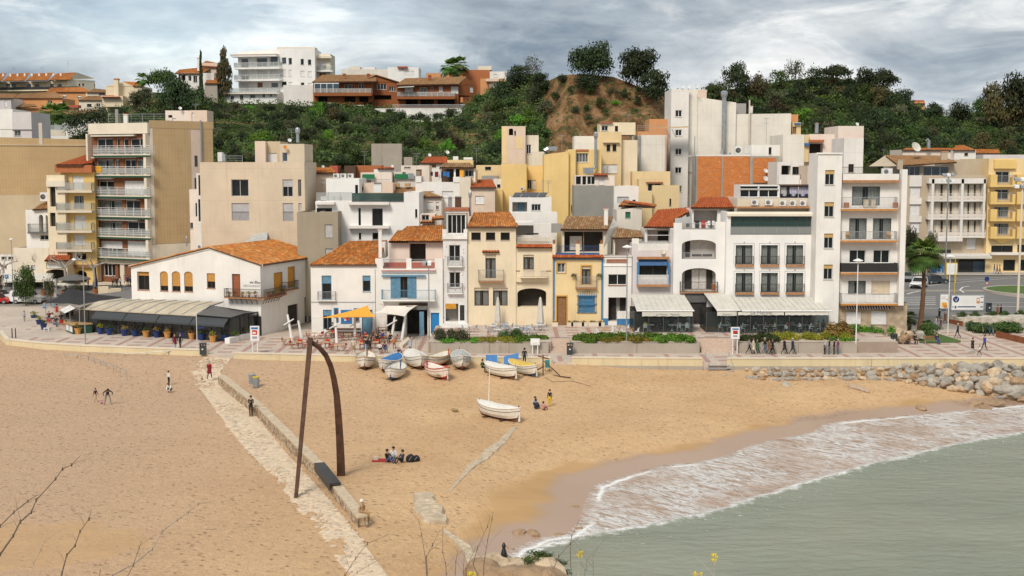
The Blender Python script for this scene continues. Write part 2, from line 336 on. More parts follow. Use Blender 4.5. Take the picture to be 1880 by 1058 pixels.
def reveal(mb,F,h,m,st):
 u0,u1,z0,z1=h[:4];rec=st.get('rec',.2);P=F.pt;back=rec if st.get('op')else rec+.7
 im=st.get('im','inr');ar=st.get('arch')
 zt=z1-(z1-z0)*(.16 if(u1-u0)<1.5 else.26)if ar else z1
 def ring(o0,o1,mm):
  mb.poly([P(u0,z0,o0),P(u1,z0,o0),P(u1,z0,o1),P(u0,z0,o1)],mm)
  mb.poly([P(u0,z0,o1),P(u0,zt,o1),P(u0,zt,o0),P(u0,z0,o0)],mm);mb.poly([P(u1,z0,o0),P(u1,zt,o0),P(u1,zt,o1),P(u1,z0,o1)],mm)
  if not ar:mb.poly([P(u0,z1,o1),P(u1,z1,o1),P(u1,z1,o0),P(u0,z1,o0)],mm)
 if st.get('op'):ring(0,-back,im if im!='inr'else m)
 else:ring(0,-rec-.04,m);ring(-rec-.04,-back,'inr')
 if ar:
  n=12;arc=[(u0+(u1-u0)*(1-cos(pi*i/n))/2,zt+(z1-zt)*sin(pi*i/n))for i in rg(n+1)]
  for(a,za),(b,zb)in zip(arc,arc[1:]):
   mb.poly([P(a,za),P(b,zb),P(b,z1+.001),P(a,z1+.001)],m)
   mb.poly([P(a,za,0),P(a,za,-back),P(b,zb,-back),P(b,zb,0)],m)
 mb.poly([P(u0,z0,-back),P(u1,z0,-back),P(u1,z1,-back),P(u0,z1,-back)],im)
def wdw(b,F,h,st):
 u0,u1,z0,z1=h[:4];rec=st.get('rec',.2);o=-rec;t=min(.075,(u1-u0)*.09)
 fm=st['fr'];n=st.get('n',1)
 if n>2 and(u1-u0)/n<.35:n=2
 F.box(mb,u0,u1,z0,z0+t,o-.02,o+.04,fm);F.box(mb,u0,u1,z1-t,z1,o-.02,o+.04,fm)
 F.box(mb,u0,u0+t,z0+t,z1-t,o-.02,o+.04,fm);F.box(mb,u1-t,u1,z0+t,z1-t,o-.02,o+.04,fm)
 for i in rg(1,n):
  c=u0+(u1-u0)*i/n;F.box(mb,c-t*.45,c+t*.45,z0+t,z1-t,o-.02,o+.035,fm)
 wd=mb.bd('door'if st.get('leaf')and(z1-z0)>1.7 else 'window',b)
 wdt=(u1-u0)/n
 for i in rg(n):
  a,c=u0+wdt*i+t*.5,u0+wdt*(i+1)-t*.5;
  if st.get('leaf'):
   F.box(mb,a,c,z0+t,z1-t,o-.02,o+.015,st['leaf'])
   for q in(.25,.62):
    F.box(mb,a+wdt*.15,c-wdt*.15,z0+(z1-z0)*q,z0+(z1-z0)*(q+.28),o+.015,o+.03,st['leaf'])
   mb.bd('door_leaf'if(z1-z0)>1.7 else 'shutter',wd);continue
  shf=st.get('sh',(0,0))[1]
  if shf<1:
   mb.poly([F.pt(a,z0+t,o),F.pt(c,z0+t,o),F.pt(c,z1-t,o),F.pt(a,z1-t,o)],st.get('gl','glass'));mb.bd('pane',wd)
  if st.get('cur'):
   q=.82;s0,s1=(a,a+(c-a)*q)if i%2==0 else(c-(c-a)*q,c);k=8
   mb.qs([F.pt(s0+(s1-s0)*j/k,z0,o-.16-.05*(j%2))for j in rg(k+1)],[F.pt(s0+(s1-s0)*j/k,z1,o-.16-.05*(j%2))for j in rg(k+1)],st['cur'],False);mb.bd('curtain',wd)
 if st.get('sh'):
  sm,fr=st['sh'];zz=z1-(z1-z0)*fr;k=max(2,int((z1-zz)/.11));oo=o+.06
  for j in rg(k):
   a=zz+(z1-zz)*j/k;c=zz+(z1-zz)*(j+1)/k
   mb.poly([F.pt(u0+.02,a,oo+.018),F.pt(u1-.02,a,oo+.018),F.pt(u1-.02,c,oo),F.pt(u0+.02,c,oo)],sm)
   mb.poly([F.pt(u0+.02,a,oo),F.pt(u1-.02,a,oo),F.pt(u1-.02,a,oo+.018),F.pt(u0+.02,a,oo+.018)],sm)
  mb.bd('blind'if sm in('bamboo','tan_blind','bls')else 'roller_shutter',wd)
 if z1-z0<1.9 or st.get('sill'):
  F.box(mb,u0-.05,u1+.05,z0-.07,z0-.005,-rec*.5,.06,st.get('sill','kerb'));mb.bd('sill',wd)
 return wd
ROOFS=[]
def opn(b,mb,F,wins,m,Z0,Z1):
 hs=[]
 for wn in wins:
  u0,u1,z0,z1=F.rect(*wn[:4]);st=STY[wn[4]]
  u0=max(.02,u0);u1=min(F.L-.02,u1);z1=min(z1,Z1-.05);z0=max(z0,Z0+.02)
  if u1-u0<.1 or z1-z0<.1:continue
  hs.append((u0,u1,z0,z1,st))
 return hs
def sld(b,P,z0,z1,m,wins=No,roof='roof_flat',par=.5,name='wall',closed=True,capm=No,ztops=No):
 """footprint P = [FL, FR, BR, BL] -> walls with openings, parapet and a flat roof; wins: {edge: [...]}; ztops raises single corners"""
 wins=wins or{};Fs=[];todo=[]
 zt=ztops or[z1]*4;zm=min(zt)
 for i in rg(4):
  F=Fc(P[i],P[(i+1)%4]);Fs.append(F)
  if i==2 and not closed:continue
  hs=opn(b,mb,F,wins.get(i,()),m,z0,zm)
  wgr(mb,F,0,F.L,z0,zm,hs,m)
  a,c=zt[i],zt[(i+1)%4]
  if a>zm+.01 or c>zm+.01:mb.poly([F.pt(0,zm),F.pt(F.L,zm),F.pt(F.L,c),F.pt(0,a)],m)
  for h in hs:
   reveal(mb,F,h,m,h[4])
   if not h[4].get('op'):todo.append((F,h))
 if par>=0:
  c=sum((V3(p)for p in P),V3((0,0)))/4;t=.22
  I=[]
  for i in rg(4):
   e1=(V3(P[i])-V3(P[i-1])).normalized();e2=(V3(P[(i+1)%4])-V3(P[i])).normalized()
   n1=V3((-e1.y,e1.x));n2=V3((-e2.y,e2.x));k=(n1+n2);k=k/max(.3,k.dot(n1));I.append(V3(P[i])+k*t)
  for i in rg(4):
   j=(i+1)%4
   mb.poly([(*P[i],zt[i]),(*P[j],zt[j]),(*I[j],zt[j]),(*I[i],zt[i])],capm or m)
   if par>0:mb.poly([(*I[i],zt[i]-par),(*I[i],zt[i]),(*I[j],zt[j]),(*I[j],zt[j]-par)],m)
  ob=mb.bd(name,b)
  r=MB();r.poly([(*I[i],zt[i]-par)for i in rg(4)],roof);r.bd('roof',b)
 else:ob=mb.bd(name,b)
 for F,h in todo:wdw(b,F,h,h[4])
 return Fs
def foot(x0,Y0,x1,Y1,yref,d,skew=No):
 a=PY(x0,yref,Y0).xy;c=PY(x1,yref,Y1).xy
 if skew is No:
  e=(c-a).normalized();k=V3((-e.y,e.x))*d
 else:k=V3(skew)
 return[a,c,c+k,a+k]
def bld(name,lbl,x0,x1,Y,zb=2.,cat='building',gp=No):
 p=PY((x0+x1)/2,400 if SC==1 else(400-OY)*SC,Y);o=TG(name,lbl,cat,(p.x,Y,zb),gp);return o
def blk(b,x0,x1,ytop,Y,d,m,zb=1.6,Y2=No,f=(),r=(),l=(),par=.5,roof='roof_flat',skew=No,ybase=No,yt2=No,name='wall',capm=No):
 Y2=Y2 or Y;yr=ytop+60*SC
 if ybase is not No:zb=PY(x0,ybase,Y).z
 z1=PY(x0,ytop,Y).z;P=foot(x0,Y,x1,Y2,yr,d,skew);zt=No
 if yt2 is not No:
  z2=PY(x1,yt2,Y2).z;zt=[z1,z2,z2,z1]
 Fs=sld(b,P,zb,z1,m,{0:f,1:r,3:l},par=par,roof=roof,name=name,capm=capm,ztops=zt)
 return Fs,P,z1
def rlg(mb,pts,z0,z1,style,m):
 """pts: plan polyline; rail between heights z0..z1"""
 for a,c in zip(pts,pts[1:]):
  a=V3(a);c=V3(c);ln=(c-a).length
  if ln<.05:continue
  F=Fc(a,c);t=.02
  if style!='solid':F.box(mb,0,ln,z1-.05,z1,-t,t,m)
  if style=='bars':
   F.box(mb,0,ln,z0+.05,z0+.08,-t,t,m);k=max(2,int(ln/.14))
   for i in rg(k+1):u=ln*i/k;F.box(mb,u-.011,u+.011,z0,z1-.05,-.011,.011,m)
  elif style=='glass':
   k=max(1,round(ln/1.4))
   for i in rg(k+1):u=ln*i/k;F.box(mb,u-.025,u+.025,z0,z1-.05,-.025,.025,m)
   mb.poly([F.pt(0,z0+.08),F.pt(ln,z0+.08),F.pt(ln,z1-.08),F.pt(0,z1-.08)],'gfr')
  elif style=='solid':F.box(mb,0,ln,z0,z1,-.05,.05,m)
  elif style=='lines':
   k=max(1,round(ln/1.6))
   for i in rg(k+1):u=ln*i/k;F.box(mb,u-.025,u+.025,z0,z1-.05,-.025,.025,m)
   for q in(.3,.55,.78):F.box(mb,0,ln,z0+(z1-z0)*q-.015,z0+(z1-z0)*q+.015,-.012,.012,m)
def bal(b,F,x0,x1,yfl,yrail,dep=1.,style='bars',rm='rgy',sm='white',th=.2,sides=True):
 u0=F.hit(x0,yfl,dep)[0];u1=F.hit(x1,yfl,dep)[0];xm=(x0+x1)/2;zf=F.hit(xm,yfl,dep)[1];zr=F.hit(xm,yrail,dep)[1]
 F.box(mb,u0,u1,zf-th,zf,.004,dep,sm);s=mb.bd('balcony',b)
 pts=[F.pt(u0+.04,0,dep-.04).xy,F.pt(u1-.04,0,dep-.04).xy]
 if sides:pts=[F.pt(u0+.04,0,.02).xy]+pts+[F.pt(u1-.04,0,.02).xy]
 rlg(mb,pts,zf,zr,style,rm);mb.bd('railing',s);return s,zf
def tiles(b,E0,E1,R1,R0,m,nu=No,th=.12,under='wdk',rowh=.42):
 """pan-and-roll tile roof on the quad eave-left, eave-right, ridge-right, ridge-left"""
 E0,E1,R0,R1=map(V3,(E0,E1,R0,R1));W_=max((E1-E0).length,(R1-R0).length);H_=max((R0-E0).length,(R1-E1).length)
 nrm=(E1-E0).cross(R0-E0)+(E1-E0).cross(R1-E1)
 if nrm.length<1e-6:nrm=V3((0,0,1))
 nrm.normalize()
 if nrm.z<0:nrm=-nrm
 s=MB();dn=V3((0,0,-th))
 s.poly([E0+dn,R0+dn,R1+dn,E1+dn],under);s.poly([E0+dn,E1+dn,E1,E0],under);s.poly([E1+dn,R1+dn,R1,E1],under);s.poly([R0+dn,E0+dn,E0,R0],under)
 ro=s.bd('roof',b)
 nu=nu or max(3,int(W_/.29));nv=max(2,int(H_/rowh));K=4
 prof=[0,.095,.13,.095];vs_=[];fs=[];uvs=[]
 cols_=nu*K+1
 for j in rg(nv):
  for e in(0,1):
   v=(j+e)/nv;lift=.03*(1-e)
   a=E0.lerp(R0,v);c=E1.lerp(R1,v)
   for i in rg(cols_):
    p=a.lerp(c,i/(cols_-1))+nrm*(prof[i%K]+lift+.008*R.random());vs_.append(p)
 mb.v=[tuple(p)for p in vs_];mi=mb.mi(m)
 for j in rg(nv):
  for i in rg(cols_-1):
   k=j*2*cols_+i;mb.f.append((k,k+1,k+cols_+1,k+cols_));mb.m.append(mi)
   U=i/K+.01;mb.uv.append(((U,j+.1),(U+.2,j+.1),(U+.2,j+.9),(U,j+.9)))
 for j in rg(nv):
  for i in rg(cols_-1):
   k=j*2*cols_+i;q=(j-1)*2*cols_+cols_+i if j else No
   if q is No:continue
   mb.f.append((q,q+1,k+1,k));mb.m.append(mi);U=i/K+.01;mb.uv.append(((U,j+.1),)*4)
 mb.bd('roof_tiles',ro,kind='stuff');return ro
def attr(o,name,vals):
 a=o.data.attributes.new(name,'FLOAT','POINT');a.data.foreach_set('value',vals)
def sm(x,a,b):
 t=max(0,min(1,(x-a)/(b-a)));return t*t*(3-2*t)
def lp(a,b,t):return a+(b-a)*t
def ip(pts,x):
 if x<=pts[0][0]:return pts[0][1]
 for(a,va),(b,vb)in zip(pts,pts[1:]):
  if x<=b:return va+(vb-va)*(x-a)/(b-a)
 return pts[-1][1]
T()
def wline(pts,z=-1.):return[PZ(x,y,z).xy for x,y in pts]
WASH=wline([(860,1190),(905,1090),(930,1040),(952,1012),(1000,990),(1050,984),(1078,960),(1085,930),(1100,895),(1135,880),(1176,868),(1223,856),(1290,851),(1345,838),(1380,822),(1421,811),(1500,795),(1523,780),(1562,774),(1682,763),(1734,759),(1812,751),(1880,744),(2000,735),(2300,716)])
BREAK=wline([(900,1190),(935,1090),(950,1040),(975,1010),(1030,996),(1077,984),(1181,967),(1265,951),(1317,941),(1380,920),(1463,894),(1526,876),(1593,857),(1682,836),(1745,821),(1812,807),(1880,796),(2000,778),(2300,750)])
WET=wline([(700,1190),(790,1070),(815,1010),(850,960),(905,905),(965,862),(1040,834),(1130,831),(1215,812),(1290,791),(1400,766),(1500,755),(1560,745),(1680,722),(1760,726),(1880,735),(2300,705)],0)
def sdist(P,x,y):
 best=1e9;sg=1
 for a,b in zip(P,P[1:]):
  ex,ey=b.x-a.x,b.y-a.y;l2=ex*ex+ey*ey;t=max(0,min(1,((x-a.x)*ex+(y-a.y)*ey)/l2))
  dx,dy=x-a.x-t*ex,y-a.y-t*ey;d=dx*dx+dy*dy
  if d<best:best=d;sg=1 if ex*(y-a.y)-ey*(x-a.x)>0 else-1
 return sg*sqrt(best)
def nz(x,y,s,k=0):return noise.noise(V3((x*s,y*s,k)))
EDGE=[PZ(x,y,1.55).xy for x,y in((-700,560),(-60,596),(-4,606),(11,622),(74,628.5),(160,633.5),(380,642),(428,646),(640,651),(1012,655),(1290,657),(2400,657))]
def edgeY(x):
 return ip([(p.x,p.y)for p in EDGE],x)
def sdz(x,y,s=No):
 if s is No:s=sdist(WASH,x,y)
 z=-1.05+min(s*.11,1.05)if s>0 else max(-1.05+s*.06,-4)
 k=sm(s,1,8)
 z+=k*(.10*nz(x,y,.12)+.05*nz(x,y,.5,3)+.025*nz(x,y,1.7,5))
 dy=edgeY(x)-y;z+=lp(.78,.30,sm(x,6,14))*sm(dy,15,1.5)
 return z
def SZ(x,y,dz=.02):
 z=.1
 for _ in rg(10):p=PZ(x,y,z);z=.5*z+.5*sdz(p.x,p.y)
 return V3((p.x,p.y,z+dz))
def gd(x,y):
 z=ip([(126,1.),(150,1.05),(172,1.9),(184,2.6),(215,2.7),(245,4)],y)
 if x<-45:z+=1.*sm(y,168,182)
 return z
xs=[-130+1.1*i for i in rg(86)];xs=[x for x in xs if x<-36]
x=-36
while x<64:xs.append(x);x+=.42
while x<140:xs.append(x);x+=1.2
ys=[];y=42
while y<132:ys.append(y);y+=.34+.004*(y-42)
while y<150:ys.append(y);y+=2
i_=mb.mi('white');nx=len(xs);wet=[];pud=[]
for y in ys:
 for x in xs:
  s=sdist(WASH,x,y);mb.v.append((x,y,sdz(x,y,s)if y<138 else sdz(x,138)));wd=sdist(WET,x,y)if s>-20 else-20
  v=sm(wd+1.*nz(x,y,.35,9)+.5*nz(x,y,1.1,2),.6,-.6)
  q=PZ(60,1000,0);q2=V3((x-q.x,(y-q.y)*1.3)).length/5.6+.25*nz(x,y,.5,7);v=max(v,sm(q2,1.15,.85)*.6)
  wet.append(v);pud.append(sm(s+.6*nz(x,y,.5,11),3.6,2.2))
for j in rg(len(ys)-1):
 for i in rg(nx-1):
  k=j*nx+i;mb.f.append((k,k+1,k+nx+1,k+nx));mb.m.append(i_);mb.uv.append(No)
m,t,p,o=newmat('sand');g=NG(t)
c=g.ramp(g.np(.09,5,.6),[(.35,(.60,.375,.195)),(.65,(.70,.46,.25))])
sx=g.n('ShaderNodeSeparateXYZ');g.l(g.pos(),sx.inputs[0])
c=g.mix(g.math('MULTIPLY',g.ramp(g.math('ADD',g.math('MULTIPLY',sx.outputs[0],.018),.62),[(.1,1.),(.5,0.)]),.8),c,(.54,.365,.24))
mot=g.ramp(g.noise(g.pos((1,.7,1)),2.2,8,.8),[(.40,.84),(.6,1.05)])
c=g.mix(.8,c,mot,'MULTIPLY')
pk=g.ramp(g.noise(g.pos((1,.7,1)),9,6,.85),[(.34,.55),(.46,.98),(.7,1.12)]);c=g.mix(.8,c,pk,'MULTIPLY')
dr=g.ramp(g.noise(g.pos((.5,1.6,1)),1.1,8,.75,.6),[(.68,0.),(.76,1.)])
c=g.mix(g.math('MULTIPLY',dr,.75),c,(.26,.14,.07))
w1=g.n('ShaderNodeAttribute',attribute_name='wet').outputs['Fac'];w2=g.n('ShaderNodeAttribute',attribute_name='film').outputs['Fac']
wc=g.mix(1,(.47,.285,.125),g.ramp(g.noise(g.pos((.4,1.2,1)),.6,5,.6),[(.3,.88),(.7,1.08)]),'MULTIPLY')
c=g.mix(g.math('MULTIPLY',w1,.92),c,wc);c=g.mix(w2,c,(.40,.27,.19))
g.l(c,p.inputs['Base Color'])
g.l(g.ramp(w2,[(0,.95),(1,.32)]),p.inputs['Roughness']);iv(p,'Specular IOR Level',.3)
h=g.math('ADD',g.math('MULTIPLY',g.np(1.6,6,.7),1.),g.math('MULTIPLY',g.np(6,5,.7),.55))
c=g.mix(g.math('MULTIPLY',g.math('SUBTRACT',1,w1),g.ramp(g.noise(g.pos((.8,1.3,1)),3.4,7,.8,.3),[(.56,0.),(.67,.65)])),c,(.34,.215,.125))
vor=g.n('ShaderNodeTexVoronoi');iv(vor,'Scale',1.7);g.l(g.pos(),vor.inputs['Vector'])
h=g.math('ADD',h,g.math('MULTIPLY',g.ramp(vor.outputs['Distance'],[(.0,0.),(.3,1.)]),.9));ft=g.math('MULTIPLY',g.math('SUBTRACT',1,w1),g.math('MULTIPLY',g.ramp(vor.outputs['Distance'],[(.1,.55),(.24,0.)]),g.ramp(g.np(.35,4,.6),[(.42,0.),(.55,1.)])));c=g.mix(ft,c,(.30,.19,.11));g.l(c,p.inputs['Base Color'])
b_=g.n('ShaderNodeBump');iv(b_,'Distance',.16);g.l(h,b_.inputs['Height']);g.l(g.math('MULTIPLY',g.math('SUBTRACT',1,w1),1.),b_.inputs['Strength']);g.l(b_.outputs[0],p.inputs['Normal'])
mb.ml=['sand'];so=stc('sand',mb,org=O_,smooth=True);attr(so,'wet',wet);attr(so,'film',pud)
def sea_grid(x0,x1,y0,y1,st):
 a=[];x=x0
 while x<=x1:a.append(x);x+=st
 c=[];y=y0
 while y<=y1:c.append(y);y+=st
 return a,c
xs,ys=sea_grid(-12,92,46,122,.5);nx=len(xs);xs=[-6000,-900,-120]+xs+[160,400,1200,6000];ys=[-6000,-600,0]+ys+[160,190];nx=len(xs)
mb.ml=['sea'];f1=[];f2=[]
for y in ys:
 for x in xs:
  far=abs(x)>100 or y<40 or y>125;sw=30 if far else sdist(WASH,x,y);sb=-30 if far else sdist(BREAK,x,y)
  zz=-1.
  if not far:
   zz+=.04*nz(x,y,.4,1)*sm(-sb,0,6)+.28*math.exp(-((sb+.25)/.55)**2)*(.6+.5*nz(x,y,.3,8))*sm(x,3,14)+.03*math.exp(-(sw/.3)**2)
  if y>124:zz=-3
  mb.v.append((x,y,zz));f1.append(sw);f2.append(sb)
for j in rg(len(ys)-1):
 for i in rg(nx-1):
  k=j*nx+i;mb.f.append((k,k+1,k+nx+1,k+nx));mb.m.append(0);mb.uv.append(No)
m,t,p,o=newmat('sea');g=NG(t)
sw=g.n('ShaderNodeAttribute',attribute_name='dwash').outputs['Fac'];sb=g.n('ShaderNodeAttribute',attribute_name='dbreak').outputs['Fac']
wob=g.math('MULTIPLY',g.math('SUBTRACT',g.np(.9,5,.65),.5),1.7);sb2=g.math('ADD',sb,wob);sw2=g.math('ADD',sw,g.math('MULTIPLY',wob,.5))
deep=g.mix(g.ramp(g.noise(g.pos((.5,1,1)),.12,4,.6),[(.3,0.),(.7,1.)]),(.21,.235,.175),(.28,.295,.225))
swc=g.mix(g.ramp(g.np(.3,4,.6),[(.35,0.),(.65,1.)]),(.36,.24,.17),(.44,.31,.23))
inz=g.ramp(g.math('MULTIPLY_ADD',sb2,.5,.5),[(.35,0.),(.75,1.)])
base=g.mix(inz,deep,swc)
mr_=g.n('ShaderNodeMapping');iv(mr_,'Rotation',(0,0,rad(50)));mp_=g.n('ShaderNodeMapping');iv(mp_,'Scale',(.34,1.3,1))
g.l(g.pos(),mr_.inputs[0]);g.l(mr_.outputs[0],mp_.inputs[0])
st=g.noise(mp_.outputs[0],1.5,8,.68,.9)
lace=g.ramp(st,[(.40,0.),(.45,.8),(.49,1.),(.53,.5),(.60,.0)])
dens=g.ramp(g.np(.16,4,.6),[(.36,.3),(.52,1.)])
swz=g.math('MULTIPLY',g.ramp(g.math('MULTIPLY_ADD',sb2,.5,.5),[(.40,0.),(.6,1.)]),g.ramp(g.math('MULTIPLY_ADD',sw2,-.35,.3),[(.0,0.),(.35,1.)]))
foam=g.math('MULTIPLY',g.math('MULTIPLY',lace,dens),swz)
e1=g.ramp(g.math('MULTIPLY_ADD',g.math('ABSOLUTE',g.math('ADD',sb2,-.1)),1.,0),[(.10,1.),(.62,0.)])
e1=g.math('MULTIPLY',e1,g.ramp(g.np(1.8,6,.7),[(.40,.25),(.55,1.)]))
e2=g.ramp(g.math('ABSOLUTE',g.math('ADD',sw2,.3)),[(.06,1.),(.32,0.)])
e2=g.math('MULTIPLY',e2,g.ramp(g.np(.14,3,.5),[(.42,.0),(.52,1.)]))
bits=g.math('MULTIPLY',g.ramp(g.np(2.4,6,.7),[(.60,0.),(.68,.8)]),g.ramp(g.math('MULTIPLY_ADD',sb2,.22,.8),[(.0,0.),(.6,1.)]))
foam=g.math('MAXIMUM',g.math('MAXIMUM',foam,e1),g.math('MAXIMUM',e2,g.math('MULTIPLY',bits,g.math('SUBTRACT',1,inz))));foam=g.math('MINIMUM',foam,1)
g.l(g.mix(foam,base,(.80,.79,.76)),p.inputs['Base Color']);g.l(g.ramp(foam,[(0,.16),(1,.8)]),p.inputs['Roughness']);iv(p,'IOR',1.33);iv(p,'Specular IOR Level',.35)
mpw=g.n('ShaderNodeMapping');iv(mpw,'Rotation',(0,0,rad(-25)));iv(mpw,'Scale',(.55,1.3,1));g.l(g.pos(),mpw.inputs[0])
h=g.math('ADD',g.noise(mpw.outputs[0],1.1,6,.62,.4),g.math('MULTIPLY',g.noise(mpw.outputs[0],.28,3,.5),1.4));h=g.math('ADD',h,g.math('MULTIPLY',foam,.25));g.bump(h,.75,.30,p)
so=stc('sea',mb,org=O_,smooth=True);attr(so,'dwash',f1);attr(so,'dbreak',f2)
nxx=40
m,t,p,o=newmat('town');g=NG(t);g.l(g.mix(1,(.30,.265,.22),g.ramp(g.np(.3,5),[(.3,.8),(.7,1.15)]),'MULTIPLY'),p.inputs['Base Color']);iv(p,'Roughness',.95)
Y_=[150,160,172,178,184,200,215,245,300];X_=[-220+10*i for i in rg(45)]
k0=len(mb.v)
for y in Y_:
 for x in X_:mb.v.append((x,y,gd(x,y)))
mb.ml=['town']
for j in rg(len(Y_)-1):
 for i in rg(len(X_)-1):
  k=j*len(X_)+i;mb.f.append((k,k+1,k+len(X_)+1,k+len(X_)));mb.m.append(0);mb.uv.append(No)
stc('street_ground',mb,org=O_)
mb.ml=['town'];mb.poly([(-9000,300,3.9),(9000,300,3.9),(9000,12000,3.9),(-9000,12000,3.9)],'town');mb.poly([(-9000,150,.9),(-220,150,.9),(-220,300,3.9),(-9000,300,3.9)],'town');mb.poly([(220,150,.9),(9000,150,.9),(9000,300,3.9),(220,300,3.9)],'town');stc('land',mb,org=O_)
m,t,p,o=newmat('promenade');g=NG(t)
br=g.n('ShaderNodeTexBrick');iv(br,'Scale',2.4);iv(br,'Mortar Size',.012);br.offset=0
iv(br,'Color1',(.60,.50,.41,1));iv(br,'Color2',(.54,.44,.36,1));iv(br,'Mortar',(.36,.28,.22,1));g.l(g.pos(),br.inputs['Vector'])
g.l(g.mix(1,br.outputs[0],g.ramp(g.np(.4,5,.65),[(.3,.82),(.7,1.08)]),'MULTIPLY'),p.inputs['Base Color']);iv(p,'Roughness',.9)
X_=[-150+2*i for i in rg(146)];mb.ml=['promenade'];mb.qs([(x,edgeY(x)+.1,-.5)for x in X_],[(x,edgeY(x)+.1,1.)for x in X_],'promenade',False)
k0=len(mb.v)
for r_ in rg(2):
 for x in X_:mb.v.append((x,edgeY(x)+.1 if r_==0 else max(150.4,edgeY(x)+.5),1. if r_==0 else gd(0,max(150.4,edgeY(x)+.5))))
nx=len(X_)
for i in rg(nx-1):mb.f.append((k0+i,k0+i+1,k0+nx+i+1,k0+nx+i));mb.m.append(0);mb.uv.append(No)
prom=stc('promenade',mb,org=O_);WL[prom.name]=V3((0,0,0))
TERR=[(8.5*0-13.6,45.6)]
def in_terr(x,y):return y>131.2 and-8.9<x<41
bandm={}
def paver(x,y,sx,sy):
 k=(round(sx,2),round(sy,2))
 if k not in bandm:
  q=MB();q.box(-sx/2,sx/2,-sy/2,sy/2,-.02,.006,'paver_pink');ob=q.bd('paving_block',prom,org=O_);bandm[k]=ob
 else:ob=bandm[k].copy();COL.objects.link(ob)
 ea=edgeY(x)+.1;z=1.+(max(0,y-ea))/(150.4-ea)*(gd(0,150.4)-1.)if y<150 else gd(x,y)
 if in_terr(x,y):z=2.2
 ob.location=(x,y,z);return ob
for i in rg(-28,24):
 cx=i*3.75+1.2;e=max(edgeY(cx-.3),edgeY(cx+.3))+.5;y=e+.9
 while y<(144 if cx<41 else 149):
  if in_terr(cx,y-.9)==in_terr(cx,y+.9)and not(-9.4<cx<41 and 130<y<135.4):paver(cx,y,.5,1.8)
  y+=1.8
 y=e+1.2;cx+=1.87
 while y<(144 if cx<41 else 149):
  if not(-9.4<cx<41 and 130<y<135.4):paver(cx,y,1.5,.85)
  y+=2.35
mb.ml=['promenade']
for a in(0,1):
 for x in rg(-150,-50,4):mb.v.append((x,150.4+21*a,gd(x,150.4+21*a)+.01))
for i in rg(24):mb.f.append((i,i+1,26+i,25+i));mb.m.append(0);mb.uv.append(No)
stc('promenade',mb,org=O_)
for i in rg(-28,-13):
 for y in rg(151,170,2):paver(i*3.75+1.2,y,.5,1.8)
 for y in(152,154.4,156.8,159.2,161.6,164,166.4,168.8):paver(i*3.75+3.07,y,1.5,.85)
def wln(name,lbl,pts,z0,z1,th,m,capm,caph=.14,capo=.05,gp=No,split=No):
 a=TG(name,lbl,'wall',(*pts[0],z0),gp)
 for p0,p1 in zip(pts,pts[1:]):
  F=Fc(p0,p1);sp=z0+(z1-z0)*.48 if split else z0
  F.box(mb,-.02,F.L+.02,sp,z1-caph,-th,0,m);mb.bd('wall_face',a)
  if split:F.box(mb,-.03,F.L+.03,z0-.6,sp,-th,.10,split);mb.bd('footing',a)
  n=max(1,round(F.L/2.2))
  for k in rg(n):
   F.box(mb,F.L*k/n+.006,F.L*(k+1)/n-.006,z1-caph,z1,-th-capo,capo,capm);mb.bd('coping',a)
 return a
def seg(pairs):return[PZ(x,y,1.55).xy for x,y in pairs]
wln('sea_wall','pale yellow low sea wall curving along the left beach up to the gap by the bin',seg([(-4,606),(11,622),(74,628.5),(160,633.5),(380,642)]),-.1,1.55,.35,'swy','pwl',split='cct')
wln('sea_wall','pale yellow sea wall behind the row of beached boats',seg([(428,646),(640,651),(1012,655)]),-.1,1.5,.35,'swy','pwl',split='cct')
wln('sea_wall','short pale yellow sea wall between the sand ramp and the wooden steps',seg([(1050,655.4),(1290,657)]),-.1,1.55,.35,'swy','pwl',split='cct')
wln('sea_wall','long yellow sea wall above the boulders on the right',seg([(1335,657),(1600,657),(2400,657)]),-.1,1.55,.35,'swy','pwl',split='cct')
wln('low_wall','white painted low wall on the sand below the red chairs',[PZ(512,652,.9).xy,PZ(645,656,.9).xy],0,.95,.7,'white','whc')
a=[PZ(1012,660,1).xy,PZ(1050,660,1).xy,PZ(1068,684,.5).xy,PZ(1008,682,.5).xy]
mb.poly([(*a[3],.5),(*a[2],.5),(*a[1],1.),(*a[0],1.)],'step');mb.poly([(*a[2],-.3),(*a[1],-.3),(*a[1],1.),(*a[2],.5)],'step');mb.poly([(*a[3],.5),(*a[0],1.),(*a[0],-.3),(*a[3],-.3)],'step');stc('ramp',mb)
Z=2.2
for x0,x1 in((-8.9,6.1-1.95),(4.15,6.25),(6.25,20.),(20.,23.9),(23.9,41)):
 y0=134.3 if x0 in(4.15,20.)else 131.35
 mb.box(x0,x1,y0,147,.5,Z,'promenade')
stc('terrace',mb,org=O_)
def plr(lbl,x0,x1,y0=131.,y1=134.6,z=2.05,zs=2.32,n=2):
 a=TG('planter',lbl,'planter',((x0+x1)/2,y0,1.));w_=(x1-x0)/n
 for i in rg(n):
  mb.box(x0+w_*i+.02,x0+w_*(i+1)-.02,y0,y0+.3,.95,z,'cct');mb.bd('retaining_wall',a)
 for xx in(x0,x1-.25):mb.box(xx,xx+.25,y0+.3,y1,.95,z+.1,'cct');mb.bd('end_wall',a)
 mb.poly([(x0+.2,y0+.3,z-.1),(x1-.2,y0+.3,z-.1),(x1-.2,y1,zs),(x0+.2,y1,zs)],'soil');mb.bd('soil',a)
 return a
plr('long concrete planter with silver lavender and two greens, in front of the bistro chairs',-8.6,3.9,n=2)
plr('long concrete planter of lush green plants between the two stairs',6.6,19.9,n=2)
plr('long concrete planter of yellow-green shrubs in front of the large dining enclosure',24.1,36.6,n=2)
